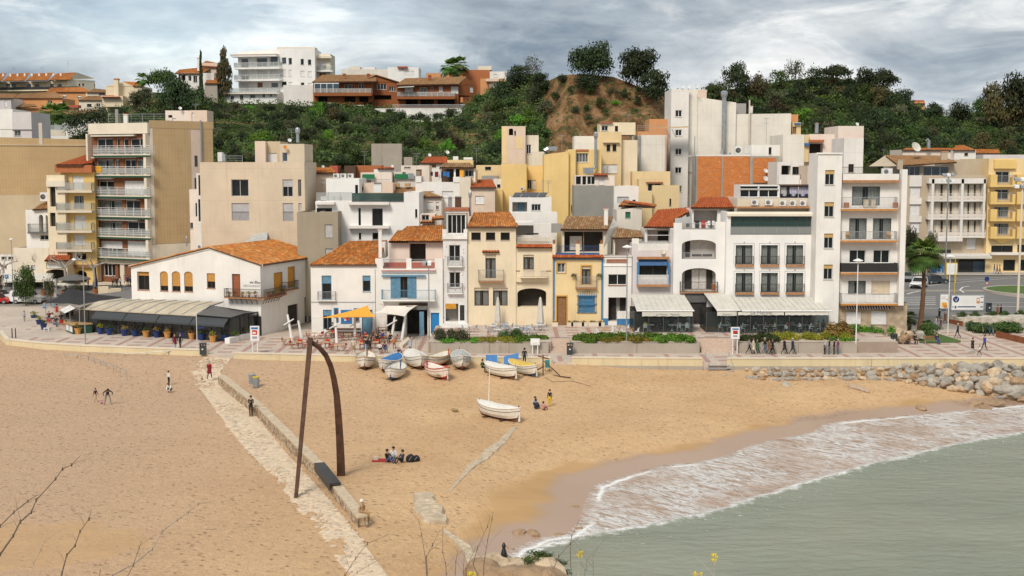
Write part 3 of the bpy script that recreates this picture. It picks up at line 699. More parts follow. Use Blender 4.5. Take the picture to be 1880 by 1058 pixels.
def steps(lbl,x0,x1,y0,z0,z1,n,m='step',d=.55):
 a=TG('stairs',lbl,'stairs',((x0+x1)/2,y0,z0))
 for i in rg(n):
  z=z0+(z1-z0)*(i+1)/n;mb.box(x0,x1,y0+d*i,y0+d*(n)+.01*i,z-(z1-z0)/n+.001*i-.02,z,m);mb.bd('step',a)
 return a
steps('broad low steps up from the promenade, left of the green planter',4.15,6.3,131.3,1.,2.2,6)
steps('broad low steps up between the two white awnings',20.15,23.85,131.3,1.,2.2,6)
a=TG('stairs','small grey wooden steps with handrails down to the sand','stairs',(PZ(1312,678,0)),No)
q0,q1=PZ(1291,660,1).x,PZ(1334,660,1).x
for i in rg(4):
 mb.box(q0+.1,q1-.1,124.3-.32*i,124.62-.32*i,.72-.25*i,.78-.25*i,'rgy');mb.bd('tread',a)
for xx in(q0,q1):
 mb.tube([(xx,125.6,1.),(xx,125.6,1.95),(xx,123.2,1.),(xx,123.2,-.1)],.03,'rgy',5);mb.tube([(xx,125.3,.9),(xx,123.2,-.05)],.06,'rgy',4);mb.bd('handrail',a)
LP=[(372,656),(352,682),(362,708),(395,752),(440,812),(505,880),(548,940),(600,1000),(640,1060),(700,1140)]
RP=[(426,658),(404,684),(424,718),(470,765),(530,838),(584,896),(632,952),(668,1000),(712,1060),(770,1140)]
L_=[SZ(x,y).xy for x,y in LP];R_=[SZ(x,y).xy for x,y in RP]
pn('path_bed',(.64,.50,.35),.95,var=.2,sc=3)
for i in rg(len(L_)-1):
 mb.poly([(*L_[i+1],sdz(*L_[i+1])+.0),(*R_[i+1],sdz(*R_[i+1])+.06),(*R_[i],sdz(*R_[i])+.06),(*L_[i],sdz(*L_[i])+.0)],'path_bed')
path=stc('stone_path',mb,org=O_);WL[path.name]=V3((0,0,0))
pn('pst',(.60,.48,.35),.9,var=.28,sc=1.6);pn('path_stone_dark',(.47,.36,.25),.9,var=.3,sc=1.6)
for i in rg(len(L_)-1):
 a0,b0,a1,b1=L_[i],R_[i],L_[i+1],R_[i+1];ln=((a0+b0)/2-(a1+b1)/2).length;nn=int(ln/.42)
 for j in rg(nn):
  v=j/nn;pa=a0.lerp(a1,v);pb=b0.lerp(b1,v);wd=(pb-pa).length;kk=int(wd/.46)
  for k in rg(kk):
   u=(k+.5+R.uniform(-.3,.3))/kk;q=pa.lerp(pb,u);q=q+V3((R.uniform(-.1,.1),R.uniform(-.1,.1)))
   edge=min(u,1.15-u)
   if edge<.12 and R.random()<.7 or R.random()<.18:continue
   z=sdz(*q)+.045;rr=R.uniform(.15,.26);n=R.choice((5,6,7));ph=R.random()*6;z1=z+R.uniform(.008,.028)
   ring=[(q.x+rr*R.uniform(.8,1.15)*cos(ph+2*pi*e/n),q.y+rr*.9*R.uniform(.8,1.15)*sin(ph+2*pi*e/n))for e in rg(n)]
   mb.qs([(*e,z-.05)for e in ring],[(q.x+(e[0]-q.x)*.86,q.y+(e[1]-q.y)*.86,z1)for e in ring],'pst'if R.random()<.8 else 'path_stone_dark')
   mb.poly([(q.x+(e[0]-q.x)*.86,q.y+(e[1]-q.y)*.86,z1)for e in ring],'pst'if R.random()<.8 else 'path_stone_dark')
mb.bd('path_stones',path,kind='stuff')
WP=[(401,683),(472,745),(534,808),(577,852),(612,892),(656,948)]
WT=[(401,683,.95),(472,745,.95),(472,745,.85),(577,850,.85),(577,850,.75),(610,888,.75),(610,888,.68),(656,948,.62)]
bw=TG('beach_wall','long rubble stone wall crossing the sand beside the pale stone path','wall',PZ(520,810,0));
pts=[PZ(x,y,z+.35*sm(y,760,683))for x,y,z in WT]
m,t,p,o=newmat('rubble');g=NG(t);vo=g.n('ShaderNodeTexVoronoi');iv(vo,'Scale',3.4);g.l(g.pos(),vo.inputs['Vector'])
g.l(g.mix(1,g.ramp(vo.outputs['Color'],[(0,(.24,.16,.09)),(.5,(.38,.27,.16)),(1,(.48,.38,.27))]),g.ramp(g.np(8,4),[(.3,.8),(.7,1.1)]),'MULTIPLY'),p.inputs['Base Color']);iv(p,'Roughness',.95)
g.bump(vo.outputs['Distance'],.8,.1,p)
pn('cap_tan',(.54,.43,.30),.9,var=.22,sc=3)
for nm,c in(('rubble_a',(.40,.29,.18)),('rubble_b',(.28,.19,.11)),('rubble_c',(.50,.41,.30))):pn(nm,c,.95,var=.25,sc=6,bump=.3)
mbs=MB()
for i in rg(0,len(pts)-1):
 a,c=pts[i],pts[i+1]
 if(a-c).length<.5:continue
 F=Fc(a.xy,c.xy);zt=min(a.z,c.z);F.box(mb,0,F.L,-.3,zt-.12,-.50,0,'rubble');mb.bd('wall_core',bw)
 n=max(1,round(F.L/1.25))
 for k in rg(n):
  dz=R.uniform(-.015,.015);F.box(mb,F.L*k/n+.012,F.L*(k+1)/n-.012,zt-.12,zt+dz,-.60,.06,'cap_tan');mb.bd('cap_stone',bw)
 for side in(0,1):
  u=0
  while u<F.L:
   z=-.1;wd=R.uniform(.22,.42)
   while z<zt-.2:
    h=R.uniform(.13,.24);o0=.0 if side==0 else-.56;F.box(mbs,u+.01,u+wd-.015,z,min(z+h-.015,zt-.125),o0,o0+.055+R.uniform(0,.03),R.choice(('rubble_a','rubble_b','rubble_c')));z+=h
   u+=wd
mbs.bd('face_stones',bw,kind='stuff')
F=Fc(PZ(579,851,.8).xy,PZ(608,889,.8).xy);F.box(mb,0,F.L,.74,.84,-.62,.1,'bmt');F.box(mb,0,F.L,.35,.74,.07,.1,'bmt')
sb_=mb.bd('bench',No);tag(sb_,'dark rusty steel bench panel folded over the stone beach wall','bench')
pn('ocn',(.50,.40,.28),.95,var=.3,sc=2.5,bump=.6)
def lump(name,lbl,line,cat='concrete remains'):
 rings=[]
 for(x0,y0,w0,z0),(x1,y1,w1,z1)in zip(line,line[1:]):
  p0,p1=SZ(x0,y0),SZ(x1,y1);d=(p1-p0).normalized();nn=V3((-d.y,d.x,0))
  for i in rg(6):
   q=p0.lerp(p1,i/6);w_=lp(w0,w1,i/6)*R.uniform(.75,1.2);h=lp(z0,z1,i/6)*R.uniform(.6,1.15);zb=sdz(q.x,q.y)
   rings.append([(q.x+nn.x*w_*a_,q.y+nn.y*w_*a_,zb-.15 if abs(a_)>.9 else zb+h*R.uniform(.7,1.05))for a_ in(-1,-.8,-.3,.3,.8,1)])
 rings=[[(x,y,z-.5)for x,y,z in rings[0]]]+rings+[[(x,y,z-.5)for x,y,z in rings[-1]]]
 for r0,r1 in zip(rings,rings[1:]):mb.qs(r0,r1,'ocn',False)
 return tag(mb.bd(name),lbl,cat)
lump('broken_slipway','narrow broken concrete slipway running down the sand from the white boat',[(945,784,.22,.03),(925,808,.38,.08),(903,826,.62,.12),(888,842,.45,.07),(866,855,.3,.05),(845,880,.14,.03),(822,905,.1,.02)])
lump('broken_slipway','weathered concrete block half buried at the mouth of the slipway',[(780,906,.5,.14),(776,920,.85,.25),(790,945,.9,.36),(806,968,.6,.30)])
lump('broken_slipway','concrete edge running toward the sea below the weathered block',[(812,972,.15,.05),(835,990,.25,.10),(858,1012,.45,.16),(885,1060,.5,.2)])
RID=[(-900,238),(-200,240),(0,240),(110,238),(150,224),(200,205),(262,186),(330,176),(400,186),(440,190),(600,190),(700,197),(790,207),(850,195),(890,172),(925,150),(975,134),(1003,150),(1030,138),(1070,136),(1125,141),(1175,160),(1240,172),(1300,168),(1380,160),(1440,148),(1520,140),(1620,160),(1690,200),(1760,222),(1820,205),(1880,190),(2100,180),(2800,200)]
BAS=[(-900,300),(300,300),(600,300),(950,305),(1230,300),(1600,300),(2800,310)]
YB=[(-900,250),(0,240),(400,215),(560,212),(950,222),(1000,228),(1240,232),(1400,240),(1700,255),(2800,260)]
YR=[(-900,330),(0,330),(300,300),(600,300),(860,295),(960,285),(1000,262),(1040,250),(1200,250),(1260,275),(1400,290),(1700,300),(2800,310)]
T()
def hill(px,v):
 y=lp(ip(BAS,px),ip(RID,px),v);Y=lp(ip(YB,px),ip(YR,px),v)
 return PY(px,y,Y)
cols=list(rg(-900,2800,9));NV=46;mb.ml=['hillside'];earth=[]
for v_ in rg(NV+5):
 for c in cols:
  if v_==0:p=hill(c,0);p=V3((p.x*.97,p.y-14,3.))
  elif v_<=NV:
   v=(v_-1)/(NV-1);p=hill(c,v);k=min(1,v*6)*min(1,(1-v)*8+.05)
   cl_=sm(c,985,1035)*sm(c,1290,1225)
   n1=noise.fractal(V3((p.x*.09,p.y*.09,p.z*.16)),1,2,4);p=p+V3((0,-1,.3))*n1*(3.2 if cl_<.5 else 2.2)*k
   if cl_>0:p=p+V3((0,-1,0))*cl_*k*(1.6*abs(nz(p.x,0,.28,4))+.8*abs(nz(p.x+p.z*.3,0,.8,6)))
  else:
   q=hill(c,1);e=v_-NV;p=V3((q.x*(1+.06*e),q.y+[0,15,60,130,400][e],q.z+[0,.2,.8,2.,-8][e]))
   if c<420:p.z=q.z+[0,3,10,18,10][e]*sm(c,420,60)
  mb.v.append(tuple(p))
  xx=c+18*nz(p.z,0,.25,2);earth.append(max(sm(xx,992,1012)*sm(xx,1285,1245)if 1<=v_<=NV else 0,.8*sm(noise.noise(V3((p.x*.05,p.y*.05,p.z*.09+3))),.30,.42)))
nc=len(cols)
for j in rg(NV+4):
 for i in rg(nc-1):
  k=j*nc+i;mb.f.append((k,k+1,k+nc+1,k+nc));mb.m.append(0);mb.uv.append(No)
m,t,p,o=newmat('hillside');g=NG(t)
ec=g.ramp(g.noise(g.pos((1,1,.45)),.35,8,.68,.4),[(.30,(.10,.05,.024)),(.45,(.205,.108,.05)),(.58,(.32,.19,.095)),(.72,(.42,.28,.16))])
gc=g.ramp(g.np(.6,7,.65),[(.32,(.018,.03,.008)),(.5,(.035,.048,.014)),(.68,(.085,.075,.03))])
gr_=g.ramp(g.noise(g.pos((1,1,.6)),.45,6,.7),[(.50,0.),(.58,1.)])
ec=g.mix(g.math('MULTIPLY',gr_,.8),ec,(.06,.07,.025))
e_=g.n('ShaderNodeAttribute',attribute_name='earth').outputs['Fac']
g.l(g.mix(g.ramp(g.math('ADD',e_,g.math('MULTIPLY',g.math('SUBTRACT',g.np(.5,6,.7),.5),.7)),[(.42,0.),(.55,1.)]),gc,ec),p.inputs['Base Color']);iv(p,'Roughness',.98);iv(p,'Specular IOR Level',.1)
g.bump(g.noise(g.pos((1,1,.5)),.9,8,.7),.9,.8,p)
so=stc('hillside',mb,org=O_,smooth=True);attr(so,'earth',earth)
def lfm(name,clumps,count,size,m,rng,up=.35,flat=0):
 """leaf-sized quads scattered through a set of clumps (cx, cy, cz, rx, ry, rz)"""
 v=[];f=[];a=[];tot=sum(c[3]*c[4]+c[3]*c[5]for c in clumps)
 for(cx,cy,cz,rx,ry,rz)in clumps:
  tone=rng.random()*.5
  for _ in rg(max(8,int(count*(rx*ry+rx*rz)/tot))):
   while True:
    d=V3((rng.gauss(0,1),rng.gauss(0,1),rng.gauss(0,1)))
    if d.length>.1:break
   d.normalize();r=rng.random()**.30 if rng.random()<.92 else 1.12
   if d.z<-.25 and rng.random()<.6:d.z=-d.z*.6
   p=V3((cx+d.x*rx*r,cy+d.y*ry*r,cz+d.z*rz*r))
   s=size*rng.uniform(.55,1.3);n=(d+V3((rng.gauss(0,.6),rng.gauss(0,.6),rng.gauss(0,.6)+up))).normalized()
   u=n.cross(V3((rng.gauss(0,1),rng.gauss(0,1),rng.gauss(0,1)))).normalized();w_=n.cross(u);k=len(v)
   v+=[tuple(p-u*s*.5),tuple(p+w_*s*.32),tuple(p+u*s*.5),tuple(p-w_*s*.32)];f.append((k,k+1,k+2,k+3));t=min(1,max(0,tone+rng.random()*.5));a+=[t]*4
 me=bpy.data.meshes.new(name);me.from_pydata(v,[],f);at=me.attributes.new('lv','FLOAT','POINT');at.data.foreach_set('value',a);me.materials.append(MATS[m]);me.update();return me
def clumpset(rng,n,kind='round'):
 c=[]
 if kind=='round':
  for i in rg(n):
   an=rng.random()*2*pi;r=rng.uniform(.1,.72);h=rng.uniform(-.28,.62);r*=sqrt(max(.15,1-(h/.8)**2));s=rng.uniform(.20,.38);c.append((r*cos(an),r*sin(an),.46+h*.62,s,s,s*.8))
 elif kind=='umbrella':
  for i in rg(n):
   an=rng.random()*2*pi;r=rng.random()**.6*.85;s=rng.uniform(.24,.38);c.append((r*cos(an),r*sin(an),.72-.25*r*r+rng.uniform(-.08,.08),s,s,s*.55))
 elif kind=='bush':
  for i in rg(n):
   an=rng.random()*2*pi;r=rng.random()**.6*.75;s=rng.uniform(.22,.40);c.append((r*cos(an),r*sin(an),.18+(1-r*r)*rng.uniform(.1,.62),s,s,s*.8))
 elif kind=='cypress':
  for i in rg(n):
   z=(i+.5)/n;r=.55*(1-z)**.45*(.35+.65*min(1,z*7));c.append((rng.uniform(-.1,.1),rng.uniform(-.1,.1),z,r,r,1.1/n))
 elif kind=='tall':
  for i in rg(n):
   z=rng.uniform(.22,.98);r=.5*sin(pi*min(1,z*.9+.12))**.6;an=rng.random()*2*pi;q=rng.random()*r;s=rng.uniform(.16,.30);c.append((q*cos(an),q*sin(an),z,s,s,s*.7))
 return c
CR={}
def crown(kind,m,seed,n=22,count=2600,size=.085):
 k=(kind,m,seed)
 if k not in CR:
  rng=random.Random(seed*31+len(kind));CR[k]=lfm('crown',clumpset(rng,n,kind),count,size,m,rng)
 return CR[k]
TRK={}
def trunkmesh(seed,kind='round'):
 if(seed,kind)not in TRK:
  rng=random.Random(seed);lean=rng.uniform(-.06,.06)
  top=.55 if kind!='tall'else.8
  mb.tube([(0,0,-.05),(lean,0,top*.5),(lean*1.6,lean,top)],[.045,.034,.02],'trunk',6)
  for i in rg(6):
   z=rng.uniform(.22,top);an=i*1.1+rng.random();q=rng.uniform(.3,.6)
   mb.tube([(lean*z,0,z),(cos(an)*q*.5,sin(an)*q*.5,z+.14),(cos(an)*q,sin(an)*q,z+.24)],[.022,.014,.006],'trunk',5)
  o=mb.bd('trunk',org=O_);TRK[(seed,kind)]=o.data;bpy.data.objects.remove(o)
 return TRK[(seed,kind)]
def tree(name,lbl,loc,h,wd,kind='round',m='lfd',seed=1,cat='tree',gp=No,trunk=True,count=2600,size=.085,n=22):
 o=TG(name,lbl,cat,loc,gp,rz=R.random()*6);s=(wd/2,wd/2,h)
 c=nob('crown'if trunk else 'foliage',crown(kind,m,seed,n,count,size));c.parent=o;c.scale=s
 if trunk:
  q=nob('trunk',trunkmesh(seed%4,kind));q.parent=o;k=min(h*.5,wd*.42);q.scale=(k,k,h)
 return o
HV=lambda px,py:(ip(BAS,px)-py)/(ip(BAS,px)-ip(RID,px))
def hp(px,py):return hill(px,max(0,min(1,HV(px,py))))
def onh(name,lbl,px,py,hpx,wpx,dz=-.5,**k):
 p=hp(px,py);s=p.y/FPX;p=p+V3((0,-1.,dz));return tree(name,lbl,p,hpx*s,wpx*s,**k)
onh('oak_tree','big spreading evergreen oak alone on the left of the cliff top',1083,143,68,104,kind='round',seed=3,n=36,count=6500,size=.075)
onh('oak_tree','second large round oak on the cliff top, left of the pale glow',1168,158,72,92,kind='round',seed=5,n=36,count=6500,size=.075)
onh('oak_tree','lower bushy oak hanging over the right end of the cliff',1200,190,66,78,kind='round',seed=7,n=26,count=3400)
onh('shrub','small dark shrub at the left corner of the cliff top',1030,150,22,26,kind='bush',seed=2,trunk=False,cat='shrub')
onh('oak_tree','dark bushy growth under the big cliff top oak',1078,165,34,70,kind='bush',seed=4,trunk=False,cat='shrub')
onh('ash_tree','thin feathery grey tree rising above the slope left of the cliff',978,145,46,50,kind='round',m='lfo',seed=9,n=18,count=900,size=.07)
onh('oak_tree','dense dark tree at the crest left of the bare cliff',955,160,42,70,seed=11)
onh('oak_tree','dark tree on the crest just left of the cliff edge',992,165,34,46,seed=12)
onh('oak_tree','rounded tree lower left of the cliff crest',925,185,40,60,seed=13)
onh('pine_tree','round bright green umbrella pine beside the white villa',303,168,62,62,kind='umbrella',m='lfmd',seed=15,n=26,count=3000)
onh('cypress_tree','tall narrow black-green cypress left of the white apartment block',372,176,88,15,kind='cypress',seed=16,n=16,count=1500,size=.22)
onh('cypress_tree','short twin cypress behind the umbrella pine',333,155,44,12,kind='cypress',seed=17,n=12,count=700,size=.22)
onh('cypress_tree','thin cypress top behind the drooping eucalyptus',410,140,54,14,kind='cypress',seed=18,n=12,count=700,size=.22)
onh('eucalyptus_tree','tall drooping olive brown eucalyptus left of the white apartment block',414,186,94,48,kind='tall',m='lfn',seed=19,n=26,count=3200,size=.09)
onh('oak_tree','large dark rounded tree below the white villa',325,212,78,76,seed=21,n=28,count=3600)
onh('oak_tree','wide dark tree left of the cypress',362,216,62,70,seed=22)
onh('olive_tree','grey green tree in front of the cream villa',258,210,46,50,m='lfo',seed=23)
onh('oak_tree','dark tree between the cream villa and the umbrella pine',268,188,28,40,seed=24)
for i,(x,y,h,w_,kd,mm,lb)in en([(1348,178,64,66,'round','lfd','dark pointed tree right of the pale glow on the skyline'),(1388,185,52,50,'round','lfn','reddish brown tree on the skyline, third from the cliff'),(1318,182,40,60,'bush','lfmd','bright green bush mass on the crest behind the white tower house'),(1430,170,44,60,'round','lfmd','mid green tree under the sparse grey skyline tree'),(1458,150,44,52,'round','lfo','sparse see-through tree standing highest on the right skyline'),(1490,168,48,56,'round','lfd','dark tree right of the sparse skyline tree'),(1532,165,54,66,'umbrella','lfd','broad flat topped pine in the middle of the right skyline'),(1582,172,48,56,'round','lfd','dark tree with a cypress tip behind it'),(1576,140,22,10,'cypress','lfd','black cypress tip above the right wood'),(1618,178,58,62,'umbrella','lfd','broad pine at the right end of the high wood'),(1612,200,44,50,'round','lfn','brownish tree below the last broad pine'),(1658,200,38,50,'round','lfd','low dark tree where the skyline drops'),(1715,225,42,48,'round','lfd','rounded dark tree beside the red roof on the skyline'),(1760,228,44,60,'round','lfd','dark tree in the dip before the tall right edge trees'),(1800,225,50,46,'round','lfmd','mid green tree left of the tall right edge trees'),(1832,240,92,84,'round','lfn','tall brown green eucalyptus near the right edge'),(1875,240,104,100,'round','lfd','tallest dark tree filling the right edge'),(1920,245,100,80,'tall','lfd','tall dark tree beyond the right edge')]):
 onh('pine_tree'if kd=='umbrella'else 'cypress_tree'if kd=='cypress'else 'oak_tree',lb,x,y,h,w_,kind=kd,m=mm,seed=30+i,count=1100 if 'sparse'in lb else 3000,n=24)
words_a={'lfd':'dark green','lfmd':'fresh green','lfo':'grey green','lfn':'brownish','lfb':'light green'}
USED={}
MARKS=[(0,'cream villa'),(300,'umbrella pine'),(372,'tall cypress'),(430,'white block'),(520,'pale block middle'),(600,'left brown chalet'),(700,'chalet gap'),(780,'right brown chalet'),(870,'ridge palms'),(930,'crest left of the cliff'),(1000,'left cliff edge'),(1083,'big cliff oak'),(1168,'second cliff oak'),(1240,'white tower house'),(1348,'pointed skyline tree'),(1400,'reddish skyline tree'),(1458,'sparse skyline tree'),(1532,'flat topped pine'),(1600,'last broad pine'),(1680,'drop in the skyline'),(1740,'big rooftop dish'),(1830,'tall eucalyptus')]
def lab(px,v,mm,kd,wd):
 lv=['at the slope foot','low on the slope','midway','high on the slope','at the crest'][min(4,int(v*5))]
 t='%s %s %s %s under the %s'%('wide'if wd>47 else 'narrow'if wd<36 else 'medium',words_a[mm],'shrub'if kd=='bush'else 'small tree',lv,near(px));USED[t]=USED.get(t,0)+1;k=USED[t]
 return t if k==1 else t+[', higher',', rightmost',', topmost'][min(k-2,2)]
def near(px):return min(MARKS,key=lambda q:abs(q[0]-px))[1]
cnt=0
rng=random.Random(99)
for x in rg(140,1900,30):
 ry,by=ip(RID,x),ip(BAS,x);y=ry+9
 row=0
 while y<min(by-3,296):
  px=x+rng.uniform(-12,12)+(15 if row%2 else 0);row+=1
  cliff=1005<px<1232 and(px-1005)>(y-150)*-.3
  v=HV(px,y);dy=rng.uniform(15,21)
  if(cliff and rng.random()<.62)or(430<px<800 and v>.93)or(845<px<905 and 255<y<290)or(px<210 and y<232):
   y+=dy;continue
  sc=1 if not cliff else.55;wd=rng.uniform(30,56)*sc;h=rng.uniform(20,38)*sc*(.8 if v>.85 else 1)
  mm=rng.choices(['lfd','lfmd','lfo','lfb','lfn'],[6,4.,2,.9,.6]if px<1240 else[7,3.2,1.6,.4,.9])[0]
  kd=rng.choice(['bush','bush','round']);cnt+=1
  onh('shrub'if kd=='bush'else 'small_tree',lab(px,v,mm,kd,wd),px,y+h*.4,h,wd,kind=kd,m=mm,seed=rng.randint(60,65),trunk=(kd!='bush'),cat='shrub'if kd=='bush'else 'tree',gp='shrubs and small trees covering the hillside',count=1700,size=.10,n=18)
  y+=dy
v=[];f=[];a=[]
for _ in rg(46000):
 px=rng.uniform(140,1900);v_=rng.random()
 if 998<px<1240 and rng.random()<.93:continue
 p=hill(px,v_);p=p+V3((rng.uniform(-.3,.3),rng.uniform(-2.6,-.3),rng.uniform(.1,1.)));s=rng.uniform(.25,.6);u=V3((rng.gauss(0,1),rng.gauss(0,.6),rng.gauss(0,.8))).normalized();w_=u.cross(V3((rng.gauss(0,.5),-1,.4))).normalized();k=len(v)
 v+=[tuple(p-u*s*.5),tuple(p+w_*s*.35),tuple(p+u*s*.5),tuple(p-w_*s*.35)];f.append((k,k+1,k+2,k+3));a+=[rng.random()]*4
me=bpy.data.meshes.new('undergrowth');me.from_pydata(v,[],f);me.attributes.new('lv','FLOAT','POINT').data.foreach_set('value',a);me.materials.append(MATS['lfmd'])
o=nob('undergrowth',me);tag(o,'tangled low green undergrowth carpeting the hillside','undergrowth',kind='stuff')
def u_(Y):return Y/FPX/SC
def antn(b,x,y0,y1,Y):
 p=PY(x,y1,Y);h=(y1-y0)*u_(Y);mb.tube([p,p+V3((0,0,h))],.025,'galv',4)
 for k,l in((.97,.5),(.8,.35)):
  z=p.z+h*k;mb.tube([(p.x-l,Y-.2,z),(p.x+l,Y+.2,z)],.018,'galv',4)
  for q in(-.8,-.4,0,.4,.8):mb.tube([(p.x+l*q-.1,Y+.2*q-.25,z+.02),(p.x+l*q+.1,Y+.2*q+.25,z+.02)],.012,'galv',3)
 return mb.bd('antenna',b)
def dish(b,x,y,r,Y,m='plw'):
 p=PY(x,y,Y);r=r*u_(Y);a=V3((.35,-.8,.48)).normalized();uu=a.cross(V3((0,0,1))).normalized();vv=a.cross(uu);prev=No
 for k in rg(4):
  q=r*k/3;ring=[p+a*(.35*q*q/r)+uu*q*cos(t*pi/6)+vv*q*sin(t*pi/6)for t in rg(12)]
  if prev:mb.qs(prev,ring,m)
  prev=ring
 mb.tube([p+a*.3*r*.3,p+a*r*1.-V3((0,0,r*.3))],.02,'galv',4);mb.tube([p,p-V3((0,0,r*1.5))],.03,'galv',4);return mb.bd('satellite_dish',b)
def acn(b,x,y,w_,h,Y):
 p=PY(x,y+h/2,Y);w_*=u_(Y);h*=u_(Y);mb.box(p.x-w_/2,p.x+w_/2,Y-.18,Y+.2,p.z,p.z+h,'plw');o=mb.bd('air_conditioner',b)
 r=min(w_,h)*.36;c=(p.x-w_*.1,Y-.185,p.z+h/2);prev=No
 mb.poly([(c[0]+r*cos(k*pi/7),c[1],c[2]+r*sin(k*pi/7))for k in rg(14)],'bmt')
 for q in(1,.62,.3):mb.tube([(c[0]+r*q*cos(k*pi/7),c[1]-.01,c[2]+r*q*sin(k*pi/7))for k in rg(15)],.012,'plw',3,False)
 mb.bd('fan_grille',o);return o
def chy(b,x0,x1,y0,y1,Y,m='white',cap='tct',d=.5):
 p,q=PY(x0,y1,Y),PY(x1,y0,Y);mb.box(p.x,q.x,Y,Y+d,p.z,q.z-.15,m);mb.bd('chimney',b)
 mb.box(p.x-.07,q.x+.07,Y-.07,Y+d+.07,q.z-.15,q.z-.07,m);mb.box(p.x+.03,q.x-.03,Y+.03,Y+d-.03,q.z-.068,q.z+.06,cap);mb.bd('chimney_cap',b)
def duct(b,x,y0,y1,w_,Y,foot_=No):
 p,q=PY(x,y1,Y),PY(x,y0,Y);r=w_*u_(Y)/2;n=max(2,int((q.z-p.z)/1.6));h=(q.z-p.z)
 for k in rg(n):mb.lathe((p.x,Y,p.z),[(r,h*k/n),(r,h*(k+1)/n-.03),(r*1.12,h*(k+1)/n-.03),(r*1.12,h*(k+1)/n)],'galv',10)
 mb.lathe((p.x,Y,q.z),[(r*1.1,-.1),(r*1.6,.25),(r*1.6,.6),(r*1.,.8)],'galv',10)
 if foot_:mb.tube([(p.x,Y,p.z+.1),PY(*foot_,Y)],r,'galv',8)
 return mb.bd('flue_pipe',b)
def pbx(b,name,x0,x1,y0,y1,Y,d,m,front=0):
 p,q=PY(x0,y1,Y),PY(x1,y0,Y);mb.box(p.x,q.x,Y-front,Y+d,p.z,q.z,m);return mb.bd(name,b)
def rp(b,xl,yl,xr,yr,Ye,xrr,yrr,xrl,yrl,Yr,m,**k):
 return tiles(b,PY(xl,yl,Ye),PY(xr,yr,Ye),PY(xrr,yrr,Yr),PY(xrl,yrl,Yr),m,**k)
def lg(b,F,x0,x1,y0,y1,o,m,name='ledge'):
 u0,u1,z0,z1=F.rect(x0,y0,x1,y1,0);F.box(mb,u0,u1,z0,z1,.003,o,m);return mb.bd(name,b)
def pot(parent,p,r,h,m,fol=No,fr=.5,fm='lfmd',seed=70):
 mb.lathe(p,[(r*.65,0),(r*.8,h*.5),(r,h*.92),(r*1.08,h*.92),(r*1.08,h),(r*.9,h),(r*.85,h*.9)],m,10);o=mb.bd('pot',parent,smooth=False,org=p)
 if fr:
  c=nob('foliage',crown('bush',fm,seed,12,420,.14));c.parent=o if parent is not No else o;c.location=(0,0,h*.85);c.scale=(fr,fr,fr*1.25)
 return o
def fronds(b,F,x0,x1,yb,n,hpx,m='lfr',o=.75,pots=True):
 for i in rg(n):
  x=lp(x0,x1,(i+.5)/n);u,z=F.hit(x,yb,o);p=F.pt(u,z,o);pot(b,p,.16,.28,'tct',No,hpx*u_(145)*.55,m,70+i%3)
T(220,400,4.068)
A1=bld('restaurant_building','large white gabled restaurant with orange tile roof and bamboo blinds',90,1053,146,1.,'restaurant')
sk=(4.7,15)
fw=[(130,403,220,540,'b1'),(300,400,360,547,'ba'),(388,400,452,550,'ba'),(480,402,545,552,'ba'),(650,415,712,527,'b2'),(838,420,900,590,'br'),(667,293,682,325,'nd')]
rw=[(1150,408,1218,545,'bo'),(1255,365,1312,520,'bo'),(1255,648,1332,800,'G'),(1380,592,1402,780,'G')]
Fs,P,z1=blk(A1,90,1053,358,150.3,15,'white',.6,145,fw,rw,skew=sk,par=-1,yt2=346)
z2=PY(1053,346,145).z;zl=z1;F=Fs[0];up,zp=F.hit(670,224);k3=V3((*sk,0));pk=F.pt(up,zp)
e0=V3((*P[0],zl));e1=V3((*P[1],z2));mb.poly([e0,e1,pk],'white');mb.bd('gable',A1);mb.poly([e1+k3,e0+k3,pk+k3],'white');mb.bd('gable',A1)
fo=-k3*.012;bo=k3*1.02
tiles(A1,e1+V3((.25,0,-.12))+fo,e1+bo+V3((.25,0,-.12)),pk+bo+V3((0,0,.06)),pk+V3((0,0,.06))+fo,'tor')
tiles(A1,e0+bo+V3((-.25,0,-.12)),e0+V3((-.25,0,-.12))+fo,pk+V3((0,0,.06))+fo,pk+bo+V3((0,0,.06)),'tor')
nn=V3((0,-1,0))
for a,c in((e0+V3((-.3,0,-.1)),pk),(pk,e1+V3((.3,0,-.1)))):mb.hx([a+nn*.12+V3((0,0,-.18)),c+nn*.12+V3((0,0,-.18)),c+V3((0,.1,-.18)),a+V3((0,.1,-.18)),a+nn*.12+V3((0,0,.1)),c+nn*.12+V3((0,0,.1)),c+V3((0,.1,.1)),a+V3((0,.1,.1))],'whc')
mb.bd('verge_moulding',A1)
s,zf=bal(A1,F,778,1056,598,532,.95,'bars','bmt','bsl',.12,sides=False);R1=Fs[1]
u1=R1.hit(1245,575,.9)[0];R1.box(mb,-.95,u1,zf-.12,zf,0.01,.95,'bsl');s2=mb.bd('balcony',A1)
rlg(mb,[R1.pt(-.95,0,.9).xy,R1.pt(u1,0,.9).xy,R1.pt(u1,0,0).xy],zf,zf+1.,'bars','bmt');rlg(mb,[F.pt(F.hit(778,598,.95)[0],0,0).xy,F.pt(F.hit(778,598,.95)[0],0,.9).xy],zf,zf+1.,'bars','bmt');mb.bd('railing',s2)
for(FF,ua,ub,n)in((F,F.hit(830,600,0)[0],F.L,6),(R1,.2,u1,7)):
 for i in rg(n):
  u=lp(ua,ub,i/n+.05);mb.tube([FF.pt(u,zf-.8,.02),FF.pt(u,zf-.35,.25),FF.pt(u,zf-.12,.85)],.035,'bmt',4);mb.bd('bracket',A1)
fronds(A1,F,790,1040,596,5,55,'lfr');
